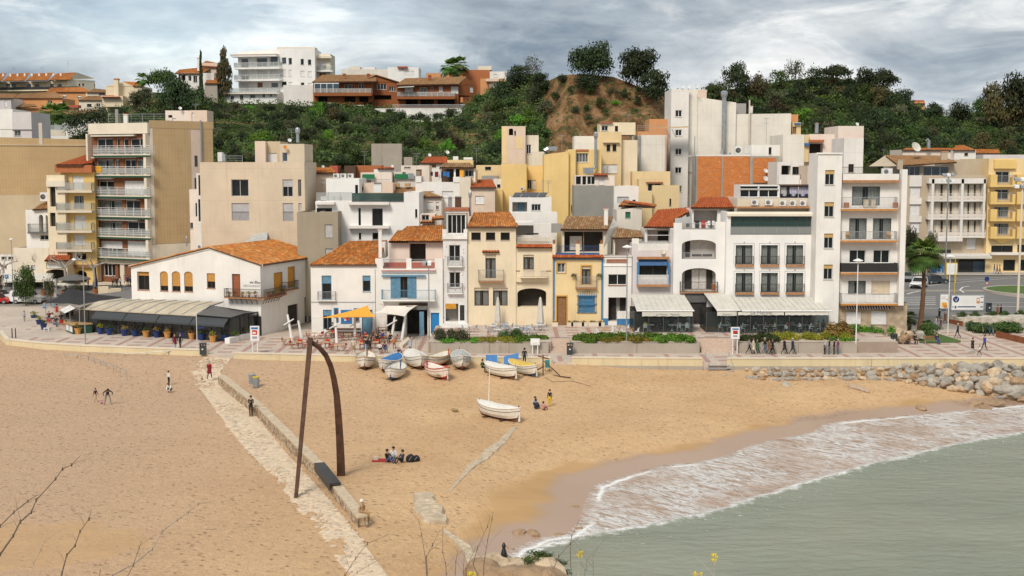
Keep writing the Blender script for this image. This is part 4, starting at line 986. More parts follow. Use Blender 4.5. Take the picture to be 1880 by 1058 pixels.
for i in rg(7):
 p=R1.pt(u1*(i+.6)/7,zf,.7);pot(A1,p,.17,.28,'tct',No,.42,['lfr','lfy','lfmd'][i%3],70+i%3)
a0,b0=R1.hit(1245,535,.6)[0],R1.hit(1335,530,.6)[0];zb_=R1.hit(1290,534,.6)[1];R1.box(mb,a0,b0,zb_-.12,zb_,.01,.7,'bsl');q=mb.bd('balcony',A1);rlg(mb,[R1.pt(a0,0,0).xy,R1.pt(a0,0,.65).xy,R1.pt(b0,0,.65).xy,R1.pt(b0,0,0).xy],zb_,zb_+1.,'bars','bmt');mb.bd('railing',q)
def text(name,s,F,x0,x1,yb,m,parent,o=.02,hh=No,italic=0,P=No):
 cu=bpy.data.curves.new(name,'FONT');cu.body=s;cu.shear=italic;cu.extrude=.004;cu.resolution_u=3
 ob=nob(name,cu);bpy.context.view_layer.update();dg=bpy.context.evaluated_depsgraph_get();me=bpy.data.meshes.new_from_object(ob.evaluated_get(dg));bpy.data.objects.remove(ob)
 u0,z=F.hit(x0,yb,o);u1=F.hit(x1,yb,o)[0];wx=max(v.co.x for v in me.vertices)-min(v.co.x for v in me.vertices);sc=(u1-u0)/wx
 hy=max(v.co.y for v in me.vertices);sy=sc if hh is No else hh/hy;mn=min(v.co.x for v in me.vertices)
 for v in me.vertices:
  p=F.pt(u0+(v.co.x-mn)*sc,z+v.co.y*sy,o+v.co.z);v.co=p
 me.materials.clear();me.materials.append(MATS[m]);c=sum((v.co for v in me.vertices),V3())/len(me.vertices)
 for v in me.vertices:v.co-=c
 ob=nob(name,me);put(ob,c,parent);return ob
text('lettering','ela Blau',F,970,1049,490,'bmt',A1,italic=.3);text('lettering','RESTAURANT',F,925,1049,515,'rgy',A1)
duct(A1,500,185,215,10,155);acn(A1,600,215,40,30,158)
for x,y in((805,150),(860,170),(905,145)):acn(A1,x,y+20,36,34,163)
pbx(A1,'rooftop_unit',1105,1155,85,160,163,2,'galv');
a,c,d,e=PY(930,185,160),PY(1100,165,160),PY(1105,82,163),PY(1000,120,163);mb.poly([a,c,d,e],'cover_grey');mb.poly([c,PY(1105,160,163),d],'cover_grey');mb.bd('tarpaulin',A1)
T(0,400,4.07)
D1=TG('dining_conservatory','long low glazed dining room with beige ribbed roof and dark awnings','conservatory',(-42,146,1))
fl,fr=V3((PY(590,690,148.6).x,148.6)),V3((PY(1726,750,139.6).x,139.6))
FD=Fc(fl,fr);ze=3.85
back_l,back_r=PY(900,602,151.5),PY(1675,628,145.3)
T(220,400,4.068);sp=FD.hit(580,740)[0];n=9
for i in rg(n):
 a=FD.pt(sp*i/n,ze,.25);c=FD.pt(sp*(i+1)/n-.03,ze,.25);bl=back_l.lerp(back_r,i/n);br_=back_l.lerp(back_r,(i+1)/n-.004);m1=a.lerp(bl,.5)+V3((0,0,.28));m2=c.lerp(br_,.5)+V3((0,0,.28));
 mb.qs([a,m1,bl],[c,m2,br_],'cvg',False);mb.qs([c-V3((0,0,.08)),m2-V3((0,0,.08)),br_-V3((0,0,.08))],[a-V3((0,0,.08)),m1-V3((0,0,.08)),bl-V3((0,0,.08))],'cvg',False);mb.poly([a-V3((0,0,.12)),c-V3((0,0,.12)),c,a],'cvg');mb.bd('roof_panel',D1)
 mb.tube([c+V3((0,0,.03)),m2+V3((0,0,.03)),br_+V3((0,0,.03))],.05,'rgy',4);mb.bd('roof_rib',D1)
for i in rg(17):
 u=FD.L*i/16;FD.box(mb,u-.04,u+.04,1,ze-.1,-.12,0,'bmt');mb.bd('post',D1)
 if i<16:FD.box(mb,u+.05,u+FD.L/16-.05,1.05,ze-.15,-.07,-.05,'gsm');mb.bd('glass_panel',D1)
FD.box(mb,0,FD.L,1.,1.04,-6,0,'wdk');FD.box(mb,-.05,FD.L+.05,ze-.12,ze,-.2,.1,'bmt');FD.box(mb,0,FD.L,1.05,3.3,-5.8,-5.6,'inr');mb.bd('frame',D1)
for i in rg(14):
 u=FD.L*(i+.5)/14;c=FD.pt(u,1.04,-1.6+.5*(i%2));mb.rbox(c,.9,.9,.05,'wlt',z0=1.75);mb.rbox(c,.08,.08,.7,'bmt',z0=1.04);t_=mb.bd('table',D1)
 for s_ in(-.75,.75):q=FD.pt(u+s_,1,-1.6+.5*(i%2));mb.rbox(q,.42,.42,.04,'wood',z0=1.48);mb.rbox(q+V3((.2*(1 if s_>0 else-1),0,0)),.05,.42,.9,'wood',z0=1.05);mb.bd('dining_chair',D1)
T(220,400,4.068)
for i in rg(4):
 ua=FD.L*(.125+.2175*i);ub=ua+FD.L*.2125;a,c=FD.pt(ua,ze-.15,.12),FD.pt(ub,ze-.15,.12);d,e=FD.pt(ub,ze-.85,1.),FD.pt(ua,ze-.85,1.);mb.poly([e,d,c,a],'canvas_dark');mb.poly([a-V3((0,0,.02)),c-V3((0,0,.02)),d-V3((0,0,.02)),e-V3((0,0,.02))],'canvas_dark');mb.poly([e-V3((0,0,.2)),d-V3((0,0,.2)),d,e],'canvas_dark');mb.bd('awning',D1)
g0=FD.hit(575,690)[0];a=FD.pt(sp,ze+.1,.3);c=FD.pt(FD.L+.2,ze+.0,.3);sdv=V3((PZ(1053,870,1).x,145.,0))-V3((fr.x,fr.y,0))
rr0=a+sdv*1.+V3((0,0,0));rr1=c+sdv;m0=(a+rr0)/2+V3((0,0,.85));m1=(c+rr1)/2+V3((0,0,.15))
for i in rg(12):
 t0,t1=i/12,(i+.86)/12;mb.poly([a.lerp(c,t0),a.lerp(c,t1),m0.lerp(m1,t1),m0.lerp(m1,t0)],'cnr');mb.poly([m0.lerp(m1,t0),m0.lerp(m1,t1),rr0.lerp(rr1,t1),rr0.lerp(rr1,t0)],'cnr');mb.bd('roof_slat',D1)
dz=V3((0,0,-.05));mb.poly([a+dz,m0+dz,m1+dz,c+dz],'bmt');mb.poly([m0+dz,rr0+dz,rr1+dz,m1+dz],'bmt');FE=Fc(fr,(fr.x+sdv.x,fr.y+sdv.y))
for u in(0,FE.L*.33,FE.L*.66,FE.L-.1):FE.box(mb,u,u+.1,1,ze,-.1,.02,'bmt')
FE.box(mb,0,FE.L,ze-.15,ze+.02,-.1,.03,'bmt');mb.bd('side_frame',D1)
for i in rg(3):FE.box(mb,FE.L*i/3+.12,FE.L*(i+1)/3-.05,1.05,ze-.2,-.06,-.04,'gsm');mb.bd('glass_panel',D1)
T(560,400,4.07)
A2=bld('white_house','white two storey house with orange hipped tile roof and blue blinds, behind the yellow sail',45,525,145,1.,'house')
Fs,P,z1=blk(A2,45,528,357,145,9,'white',.8,No,[(125,432,198,612,'bb'),(430,432,490,552,'bb'),(135,688,200,835,'Bw'),(425,688,505,876,'B')],par=-1);F=Fs[0]
e=.25;Yr=151
rp(A2,38,356,532,356,144.8,615,172,335,180,Yr,'tor');rp(A2,38,356,38,356,144.8,335,180,250,235,Yr,'tor')
tiles(A2,PY(38,356,144.8),PY(38,356,144.8)+V3((0,9.4,0)),PY(335,180,Yr)+V3((0,1,0)),PY(335,180,Yr),'tor')
mb.poly([PY(528,357,145),PY(528,357,145)+V3((0,6,0)),PY(615,172,Yr)],'white');mb.bd('gable',A2)
bal(A2,F,92,228,617,552,.45,'bars','rgy','white',.12)
lg(A2,F,45,528,353,361,.12,'whc','cornice');lg(A2,F,45,528,628,633,.04,'rgy','cable')
for(x0,y0,x1,y1,m_)in((215,673,250,785,'blue'),(222,681,244,776,'dfr'),(268,688,352,792,'blue'),(278,700,343,780,'cvb'),(365,676,405,782,'blue'),(371,690,399,774,'dfr')):
 lg(A2,F,x0,x1,y0,y1,.05 if m_=='blue'else.06,m_,'menu_board')
for i,(x,y,r_,m_)in en(((295,745,14,'orange'),(318,758,15,'red'),(330,740,8,'yellow_flower'),(300,765,9,'cloth_white'))):
 u,z=F.hit(x,y,.065);mb.poly([F.pt(u+r_*.016*cos(k*pi/5),z+r_*.012*sin(k*pi/5),.065+.002*i)for k in rg(10)],m_);mb.bd('painted_dish',A2)
chy(A2,550,572,85,300,146.5,'white','tct',.4)
A3=bld('terrace_house','white house with blue folding shutters and a red walled roof terrace under tiles',560,1030,145,1.,'house')
Fs,P,z1=blk(A3,525,1030,385,145,5.,'white',.8,No,[(640,437,832,600,'n'),(757,680,915,905,'o'),(613,725,742,850,'d'),(940,710,1003,868,'BB')],par=0,roof='rrd');F=Fs[0]
for x0,x1 in((640,714),(766,832)):
 u0,u1,za,zb_=F.rect(x0,437,x1,600);F.box(mb,u0,(u0+u1)/2-.01,za,zb_,.03,.07,'bls');F.box(mb,(u0+u1)/2+.01,u1,za,zb_,.03,.07,'bls')
 for k in rg(int((zb_-za-.2)/.1)):F.box(mb,u0+.06,u1-.06,za+.1+k*.1,za+.15+k*.1,.07,.085,'bls')
 mb.bd('louvred_shutter',A3)
bal(A3,F,570,972,612,540,1.,'bars','bls','white',.2)
lg(A3,F,575,900,427,438,.35,'bls','awning_box');lg(A3,F,572,975,392,398,.3,'redband','moulding');lg(A3,F,572,975,398,406,.22,'whc','moulding');lg(A3,F,572,975,380,392,.22,'whc','moulding')
lg(A3,F,705,917,637,655,.3,'wdk','sign_board');lg(A3,F,760,915,655,682,.9,'cnr','porch_roof')
F2=F;zt=z1
for x0,x1 in((525,582),(757,795),(970,1030)):
 u0,u1,za,zb_=F.rect(x0,305,x1,386);F.box(mb,max(0,u0),min(F.L,u1),zt+.002,zb_,-.3,.0,'white');mb.bd('parapet_pier',A3)
for x0,x1,m_ in((582,757,'rail_red'),(795,970,'rail_red')):
 u0,u1,_,zb_=F.rect(x0,310,x1,386);rlg(mb,[F.pt(u0,0,-.1).xy,F.pt(u1,0,-.1).xy],zt,zb_,'bars','rgy');mb.bd('railing',A3)
Fu,Pu,zu=blk(A3,630,1030,178,149.,6,'pkw',z1-.3,No,[(780,193,902,330,'o')],par=-1)
rp(A3,624,180,1034,180,148.3,1036,57,760,68,153.5,'tor');rp(A3,624,180,770,180,148.3,770,98,690,98,152,'tor')
a=PY(560,400,145.1);
pbx(A3,'side_parapet',570,600,185,300,149,3,'white');lg(A3,Fs[0],858,890,697,905,.7,'bls','door_leaf')
pbx(A3,'terrace_floor_wall',590,970,335,372,148.6,.3,'redband')
T(800,370,5.567)
A4=bld('narrow_house','very narrow white house with speckled painted wall and a glazed roof room',75,320,145.3,2.2,'house')
m,t,p,o=newmat('white_speckled');g=NG(t);vo=g.n('ShaderNodeTexVoronoi');iv(vo,'Scale',3.2);g.l(g.pos((1,1,.7)),vo.inputs['Vector'])
sx=g.n('ShaderNodeSeparateXYZ');g.l(g.pos(),sx.inputs[0]);k=g.math('MULTIPLY',g.math('LESS_THAN',vo.outputs['Distance'],.17),g.ramp(g.np(1.1,2),[(.47,0.),(.5,1.)]))
g.l(g.mix(k,g.mix(1,(.74,.71,.68),g.ramp(g.np(.8,5),[(.3,.88),(.7,1.05)]),'MULTIPLY'),(.32,.20,.14)),p.inputs['Base Color']);iv(p,'Roughness',.9)
Fs,P,z1=blk(A4,75,320,385,145.3,8,'white_speckled',.8,No,[(135,445,252,612,'w'),(140,722,252,882,'w'),(100,1045,300,1225,'op')],par=0);F=Fs[0]
bal(A4,F,116,274,660,563,.5,'bars','rgy','white',.15);bal(A4,F,116,274,935,838,.5,'bars','rgy','white',.15)
lg(A4,F,68,322,350,384,.25,'white','parapet');lg(A4,F,68,110,285,350,.12,'white','parapet');lg(A4,F,285,322,285,350,.12,'white','parapet')
Fg,Pg,zg=blk(A4,112,312,115,146.2,5,'white',z1,No,[(120,135,306,330,'w4')],par=-1)
pbx(A4,'roof_tiles_edge',90,335,72,95,146.2,5,'rrd',.3);pbx(A4,'fascia',100,330,95,116,146.2,5,'white',.15)
T(780,540,4.947);lg(A4,F,190,284,88,135,.05,'blind_orange','roller_blind');lg(A4,F,305,372,88,268,.08,'wfr','door');lg(A4,F,318,360,100,240,.1,'bmt','door_grille')
pbx(A4,'porch_wall',152,390,287,348,143.2,2.1,'whc')
T(800,370,5.567)
A5=bld('cream_house','cream rendered house with three small top windows, orange roof and a big dark arch',320,1190,145.6,2.2,'house')
T(780,540,4.947);dw=[tp(448,-20),tp(583,107),tp(618,-20),tp(752,107),tp(843,-15),tp(1105,120)];T(800,370,5.567)
cv=lambda q:((q[0]-800)*5.567,(q[1]-370)*5.567);dw=[cv(q)for q in dw]
Fs,P,z1=blk(A5,320,820,266,145.6,9,'cream',.8,No,[(363,317,460,397,'n1'),(513,317,608,397,'n1'),(663,317,757,397,'n1'),(508,540,613,785,'nc'),(395,882,543,dw[1][1],'nc'),(585,882,735,dw[1][1],'nc')],par=-1);F=Fs[0]
bal(A5,F,433,693,815,700,.75,'bars','rgy','bsl',.14)
rp(A5,314,266,826,266,145.2,745,112,385,118,150.6,'tor');tiles(A5,PY(826,266,145.2),PY(826,266,145.2)+V3((0,9,0)),PY(745,112,150.6)+V3((0,1,0)),PY(745,112,150.6),'tor')
lg(A5,F,318,822,258,268,.12,'crp','cornice');u0,u1,za,zb_=F.rect(475,505,650,521);tiles(A5,F.pt(u0,za,.3),F.pt(u1,za,.3),F.pt(u1,zb_,0),F.pt(u0,zb_,0),'trd',rowh=.2,th=.04)
Fr,Pr,zr=blk(A5,820,1190,445,145.75,8,'cream',.8,No,[(895,545,1003,695,'nc'),(835,888,1130,dw[5][1],'ai')],par=0);G=Fr[0]
u0,u1,za,zb_=G.rect(822,442,1190,472);tiles(A5,G.pt(u0,za,.45),G.pt(u1,za,.45),G.pt(u1,zb_,0),G.pt(u0,zb_,0),'trd',rowh=.25,th=.05)
def ltc(b,F,x0,y0,x1,y1,o,m,back='inr',st=.24,name='lattice_panel'):
 u0,u1,z0,z1=F.rect(x0,y0,x1,y1,o);t=.035;n=max(2,round((u1-u0)/st));k=max(2,round((z1-z0)/st));F.box(mb,u0,u1,z0,z0+.05,o-.1,o,m);F.box(mb,u0,u1,z1-.05,z1,o-.1,o,m)
 du=(u1-u0)/n;dz=(z1-z0)/k
 for i in rg(n):
  for j in rg(k):
   a,c,q,w_=u0+du*i,z0+dz*j,du,dz
   for(p0,p1)in(((a,c),(a+q,c+w_)),((a+q,c),(a,c+w_))):
    mb.hx([F.pt(p0[0],p0[1]-t,o-.03),F.pt(p1[0],p1[1]-t,o-.03),F.pt(p1[0],p1[1]-t,o-.08),F.pt(p0[0],p0[1]-t,o-.08),F.pt(p0[0],p0[1]+t,o-.03),F.pt(p1[0],p1[1]+t,o-.03),F.pt(p1[0],p1[1]+t,o-.08),F.pt(p0[0],p0[1]+t,o-.08)],m)
 return mb.bd(name,b)
ltc(A5,G,835,368,1172,430,0,'crp');s,zf=bal(A5,G,862,1132,770,705,1.,'none','crp','cream',.15);lg(A5,G,820,1180,706,712,.08,'bsl','string_course')
ltc(A5,G,893,712,1008,765,1.,'crp');ltc(A5,G,1068,712,1128,765,1.,'crp')
for x0,x1 in((862,893),(1008,1068)):u0,u1,za,zb_=G.rect(x0,704,x1,768,1.);G.box(mb,u0,u1,za,zb_,.9,1.,'cream');mb.bd('parapet',A5)
u0,u1,za,zb_=G.rect(820,770,1140,822);G.box(mb,.02,u1,za,zb_,.003,.35,'cream');mb.bd('ledge',A5)
u0,u1,za,zb_=G.rect(880,dw[5][1]-10,1130,dw[5][1]+190);mb.hx([G.pt(u0,za,-.2),G.pt(u1,za,-.2),G.pt(u1,za,-1.2),G.pt(u0,za,-1.2),G.pt(u0,zb_,-.2),G.pt(u1,za+.4,-.2),G.pt(u1,za+.4,-1.2),G.pt(u0,zb_,-1.2)],'cream');mb.bd('stair_wall',A5)
T(1000,370,5.57)
A6=bld('yellow_house','small yellow house edged in bright blue with a tiled loggia on its roof terrace',78,600,145.4,2.2,'house')
T(780,540,4.947);q1,q2,q3,q4=tp(1200,22),tp(1286,288),tp(1388,15),tp(1553,165);T(1000,370,5.57);cw=lambda q:((q[0]-1000)*5.57,(q[1]-370)*5.57);d1,d2,d3,d4=cw(q1),cw(q2),cw(q3),cw(q4)
Fs,P,z1=blk(A6,78,600,560,145.4,4.5,'ypl',.8,No,[(128,630,210,728,'wc'),(380,662,470,850,'nc'),(d1[0],d1[1],d2[0],d2[1],'nd'),(d3[0]+8,d3[1],d4[0]-8,d4[1],'B')],par=0);F=Fs[0]
def frame(b,F,x0,y0,x1,y1,w_,m,o=.05,name='surround',bot=True):
 u0,u1,z0,z1=F.rect(x0,y0,x1,y1);F.box(mb,u0-w_,u0,z0,z1+w_,.003,o,m);F.box(mb,u1,u1+w_,z0,z1+w_,.003,o,m);F.box(mb,u0,u1,z1,z1+w_,.003,o,m)
 if bot:F.box(mb,u0-w_,u1+w_,z0-w_,z0,.003,o,m)
 return mb.bd(name,b)
frame(A6,F,128,630,210,728,.13,'ochre');frame(A6,F,380,662,470,850,.16,'ochre',bot=False);frame(A6,F,d1[0],d1[1],d2[0],d2[1],.14,'ochre',bot=False)
lg(A6,F,85,594,580,596,.05,'blue','blue_band');lg(A6,F,84,103,596,d2[1]-60,.05,'blue','blue_band');lg(A6,F,578,596,596,d2[1]-60,.05,'blue','blue_band')
u0,u1,za,zb_=F.rect(76,550,602,578);tiles(A6,F.pt(u0,za,.4),F.pt(u1,za,.4),F.pt(u1,zb_,0),F.pt(u0,zb_,0),'trd',rowh=.25,th=.05)
bal(A6,F,316,534,884,770,.55,'bars','rgy','bsl',.12)
u0,u1,za,zb_=F.rect(d3[0],d3[1],d4[0],d4[1]);
for k in rg(11):u=lp(u0,u1,k/10);mb.tube([F.pt(u,za,.15),F.pt(u,zb_,.15)],.03,'blue',4)
for z in(za,(za+zb_)/2,zb_):F.box(mb,u0-.1,u1+.1,z-.04,z+.04,0.005,.18,'blue')
for k in rg(9):t_=(k-4)/4;mb.tube([F.pt(lp(u0,u1,k/8),zb_+.04,.15),F.pt(lp(u0,u1,k/8)+.08,zb_+.25+.45*(1-abs(t_)),.15)],.03,'blue',4)
mb.bd('window_bars',A6)
for x,y in((295,757),(555,757)):
 u,z=F.hit(x,y,.3);c=nob('hanging_plant',crown('round','lfo',80,12,420,.14));c.location=F.pt(u,z-.45,.3)-WL[A6.name];c.parent=A6;c.scale=(.5,.4,.75)
for x0,x1 in((78,112),(318,358),(560,604)):
 u0,u1,za,zb_=F.rect(x0,435,x1,550);F.box(mb,max(0,u0),min(F.L,u1),z1+.002,zb_,-.35,.02,'cream');mb.bd('parapet_pier',A6);
 pot(A6,F.pt((u0+u1)/2,zb_,-.15),.17,.32,'tct',No,.22,'lfr')
for x0,x1 in((112,318),(358,560)):
 u0,u1,_,zb_=F.rect(x0,455,x1,550);rlg(mb,[F.pt(u0,0,-.12).xy,F.pt(u1,0,-.12).xy],z1,zb_,'bars','hull_blue');mb.bd('railing',A6)
 F.box(mb,u0,u1,z1,z1+.35,-.6,-.2,'cvb');mb.bd('planter_box',A6)
Fu,Pu,zu=blk(A6,180,640,290,148.5,5,'crp',z1-.3,No,[(200,310,600,520,'o')],par=-1)
U=Fu[0];u0,u1,za,zb_=U.rect(262,362,385,505);U.box(mb,u0,u1,za,zb_,-1.5,-1.3,'curtain');mb.bd('sliding_door',A6);u0,u1,za,zb_=U.rect(393,310,402,520);U.box(mb,u0,u1,za,zb_,-.2,-.05,'wood');mb.bd('post',A6)
rp(A6,160,293,642,293,147.9,700,160,225,155,153,'told');mb.poly([PY(640,290,148.5),PY(640,290,148.5)+V3((0,5,0)),PY(700,165,153)],'white_old');mb.poly([PY(640,290,148.5),PY(700,165,153),PY(760,250,153),PY(600,480,146)],'white_old');mb.bd('side_wall',A6)
chy(A6,608,648,70,250,149.5,'white')
T(780,540,4.947)
for i,x in en((1180,1318,1385,1450,1540,1602)):
 p=PZ(x,287,2.2);a=TG('planter_box',['small white planter left of the yellow house door','first cream planter right of the yellow house door','wide cream planter with dry red plants under the blue barred window','square cream planter with terracotta pot under the blue barred window','wide cream planter at the right below the blue barred window','last cream planter beside the blue edge'][i],'planter',(p.x,144.6,2.2),'planters along the yellow house')
 w_=.75 if i in(2,4)else.35;mb.box(p.x-w_,p.x+w_,144.4,144.85,2.2,2.62,'pwl');mb.bd('box',a);c=nob('plant',crown('bush','lfr'if i%2 else 'lfn',82,12,420,.14));c.parent=a;c.location=(0,0,.4);c.scale=(w_,.25,.35)
T(1000,370,5.57)
A7=bld('narrow_house','narrow white house with terracotta lattice parapet, right of the blue edged yellow house',600,890,145.5,2.2,'house')
Fs,P,z1=blk(A7,600,895,562,145.5,4.5,'white',.8,No,[(650,745,840,855,'w'),(650,982,838,1225,'op')],par=0);F=Fs[0]
lg(A7,F,628,850,590,628,.03,'ipk','lattice_back');ltc(A7,F,635,592,850,626,.1,'tct',st=.33);lg(A7,F,650,840,852,860,.12,'bsl','sill');lg(A7,F,600,890,655,662,.1,'whc','moulding');lg(A7,F,600,890,556,564,.15,'whc','coping')
u0,u1,za,zb_=F.rect(740,1120,890,1165);F.box(mb,u0,u1,2.2,zb_,.01,.35,'white');F.box(mb,u0-.01,u1+.01,2.2,3.,.02,.37,'blue');mb.bd('porch_wall',A7);F.box(mb,0,F.rect(600,900,650,1000)[1],2.2,3.,.005,.03,'blue');mb.bd('blue_band',A7)
u0,u1,za,zb_=F.rect(668,995,738,1225);F.box(mb,u0,u1,2.2,zb_,-1.35,-1.25,'inr');mb.bd('door',A7);u0,u1,za,zb_=F.rect(778,985,832,1150);F.box(mb,u0,u1,2.9,zb_,-1.35,-1.25,'inr');mb.bd('door',A7)
Fu,Pu,zu=blk(A7,705,890,380,148,4,'white_old',z1-.2,No,[(720,392,888,556,'of')],par=-1);rp(A7,695,382,1010,375,147.6,985,305,735,272,151,'told')
Fu,Pu,zu=blk(A7,735,990,85,154,6,'white_old',2,No,[(825,107,878,170,'gr')],par=.2,yt2=60);rp(A7,860,20,1130,62,153.6,1060,25,800,-5,158,'trd')
A8=bld('white_house','white house with blue framed bay window, slatted balcony and red tiled loggia',890,1330,145.5,2.2,'house')
Fs,P,z1=blk(A8,890,1320,432,145.5,6,'llw',.8,No,[(968,655,1250,760,'d')],par=.0);F=Fs[0]
u0,u1,za,zb_=F.rect(945,850,1272,872,.7);F.box(mb,u0,u1,za,zb_,.01,.75,'bsl');mb.bd('balcony',A8);u0,u1,za2,zb2=F.rect(950,752,1268,850,.7);n=26
for k in rg(n):u=lp(u0,u1,(k+.5)/n);F.box(mb,u-.035,u+.035,zb_,zb2,.64,.68,'rwh')
F.box(mb,u0,u1,zb2-.06,zb2,.62,.7,'rwh');mb.bd('railing',A8)
u0,u1,za,zb_=F.rect(962,592,1252,652);mb.poly([F.pt(u0,za,.5),F.pt(u1,za,.5),F.pt(u1,zb_,.03),F.pt(u0,zb_,.03)],'blue_deep');mb.poly([F.pt(u0,zb_,.02),F.pt(u1,zb_,.02),F.pt(u1,za,.49),F.pt(u0,za,.49)],'blue_deep');mb.bd('awning',A8);lg(A8,F,945,1272,565,588,.55,'bsl','canopy')
for x in(942,1256):lg(A8,F,x,x+16,620,850,.6,'blue','post')
for x0,x1 in((892,962),(1250,1320)):u0,u1,za,zb_=F.rect(x0,380 if x0<900 else 432,x1,434);F.box(mb,max(0,u0),min(F.L,u1),z1+.002,zb_+.01,-.25,0,'white');mb.bd('parapet',A8)
u0,u1,_,zb_=F.rect(962,440,1252,500);F.box(mb,u0-.1,u1+.1,z1-.8,z1+.0,.0,.02,'white');
for k in rg(30):u=lp(u0,u1,k/29);F.box(mb,u-.02,u+.02,z1-.55,z1+.35,.02,.05,'rwh')
mb.bd('railing',A8);Fu,Pu,zu=blk(A8,1020,1320,285,148.6,5,'white',z1-.3,No,[(1050,292,1308,436,'of')],par=-1);rp(A8,1012,268,1330,268,148,1460,68,1150,90,154.5,'trd');rp(A8,1318,200,1460,120,148.6,1500,66,1440,66,154,'trd')
U=Fu[0];u0,u1,za,zb_=U.rect(1170,310,1300,436);U.box(mb,u0,u1,za,zb_,-1.39,-1.3,'inr');mb.bd('door',A8);U.box(mb,.3,U.L-.1,zb_-.45,zb_-.38,-.1,0,'rwh');mb.bd('rail',A8)
dish(A8,1205,520,26,145.3,'pwl')
T(1220,340,4.81)
A9=bld('arched_house','white house with two wide arched balconies one above the other and a roof terrace',78,545,144.6,2.2,'house')
Fs,P,z1=blk(A9,78,545,392,144.6,5,'whc',.8,No,[(153,483,455,652,'a'),(153,733,453,948,'a')],par=0);F=Fs[0]
for x0,x1,yt in((78,155,335),(452,545,325)):u0,u1,za,zb_=F.rect(x0,yt,x1,393);F.box(mb,max(0,u0),min(F.L,u1),z1+.002,zb_,-.35,0,'whc');mb.bd('parapet',A9)
def rl(b,F,x0,x1,y0,y1,o,st,m):u0,u1,za,zb_=F.rect(x0,y0,x1,y1,o);rlg(mb,[F.pt(u0,0,o).xy,F.pt(u1,0,o).xy],za,zb_,st,m);mb.bd('railing',b)
rl(A9,F,155,452,336,388,-.1,'bars','rgy');rl(A9,F,155,452,596,650,-.05,'bars','rgy')
u0,u1,za,zb_=F.rect(197,500,238,640);F.box(mb,u0,u1,za,zb_,-1.28,-1.2,'inr');mb.bd('door',A9)
for x in(255,350):u0,u1,za,zb_=F.rect(x,617,x+85,632);F.box(mb,u0,u1,za,zb_,-1.28,-1.2,'inr');mb.bd('slot',A9)
for x0,x1,m_ in((192,253,'inr'),(253,312,'curtain'),(322,380,'curtain'),(385,436,'inr')):
 u0,u1,za,zb_=F.rect(x0,755,x1,925);F.box(mb,u0,u1,za,zb_,-1.28,-1.2,m_);mb.bd('door_panel',A9)
bal(A9,F,138,473,945,855,.6,'bars','bmt','bsl',.14);pot(A9,F.pt(F.hit(430,930,.2)[0],F.hit(430,930,.2)[1],.2),.25,.75,'tct',No,0)
Fu,Pu,zu=blk(A9,240,545,212,148,5,'whc',z1-.3,No,[(258,222,466,330,'op')],par=-1);rp(A9,232,205,645,205,147.5,640,112,320,112,152.5,'trd');mb.poly([PY(92,340,145),PY(240,340,148),PY(240,275,148),PY(92,295,145)],'whc');mb.poly([PY(240,340,148.05),PY(92,340,145.05),PY(92,295,145.05),PY(240,275,148.05)],'whc');mb.bd('side_wall',A9)
for x,m_ in((290,'bmt'),(345,'red'),(400,'plw'),(425,'plw')):
 p=PY(x,378,146.5);mb.rbox((p.x,p.y,z1),.5,.45,.06,m_,z0=z1+.42);mb.rbox((p.x,p.y+.2,z1),.5,.05,.9,m_,z0=z1+.02);mb.bd('terrace_chair',A9)
A10=bld('white_hotel','white block with six framed french windows under a long dark glass band',545,1345,143.6,2.2,'hotel')
win6=[(x0,y0,x1,y1,'dg')for(y0,y1)in((530,700),(775,945))for(x0,x1)in((628,777),(853,1000),(1077,1224))]
Fs,P,z1=blk(A10,545,1345,236,143.6,12,'whc',.8,No,win6+[(585,276,1297,438,'gg')],par=.15);F=Fs[0]
for w6 in win6:
 frame(A10,F,w6[0],w6[1],w6[2],w6[3],.11,'whc',.04,bot=False);x0,x1,y0,y1=w6[0]-14,w6[2]+14,w6[1]-14,w6[3];u0,u1,za,zb_=F.rect(x0,y0,x1,y1)
 F.box(mb,u0-.03,u0,za,zb_+.03,.003,.03,'rgy');F.box(mb,u1,u1+.03,za,zb_+.03,.003,.03,'rgy');F.box(mb,u0-.03,u1+.03,zb_,zb_+.03,.003,.03,'rgy');F.box(mb,(u0+u1)/2-.06,(u0+u1)/2+.06,zb_+.03,zb_+.2,.003,.04,'rgy');mb.bd('surround_line',A10)
 u0,u1,za,zb_=F.rect(w6[0]-8,w6[3]+2,w6[2]+8,w6[3]+20);F.box(mb,u0,u1,za,zb_,.003,.32,'bsl');s=mb.bd('balcony',A10);rlg(mb,[F.pt(u0+.03,0,0).xy,F.pt(u0+.03,0,.3).xy,F.pt(u1-.03,0,.3).xy,F.pt(u1-.03,0,0).xy],zb_,zb_+1.,'bars','bmt');mb.bd('railing',s)
u0,u1,za,zb_=F.rect(552,243,1350,274);mb.hx([F.pt(u0,za,.35),F.pt(u1,za,.35),F.pt(u1,za,0.01),F.pt(u0,za,0.01),F.pt(u0,za+.25,.35),F.pt(u1,za+.25,.35),F.pt(u1,zb_+.1,0.01),F.pt(u0,zb_+.1,0.01)],'crp');mb.bd('awning_roof',A10)
rl(A10,F,585,1297,368,438,.05,'glass','rgy')
Fu,Pu,zu=blk(A10,640,1345,116,145.5,8,'pwl',z1-.3,No,[],par=.1);
for x,y,w_ in((795,150,62),(918,150,66),(1042,157,58),(1130,157,58),(1220,157,58),(1300,157,58)):acn(A10,x,y+3,w_,50,145.1)
pbx(A10,'ledge',630,1345,190,206,144.6,.9,'bsl',.1)
Fc2,_,_=blk(A10,662,1012,-2,145.9,4,'wfr',zu-.1,No,[(668,8,830,36,'g1'),(836,8,1005,36,'g1'),(668,40,830,108,'w'),(836,40,1005,108,'w')],par=0)
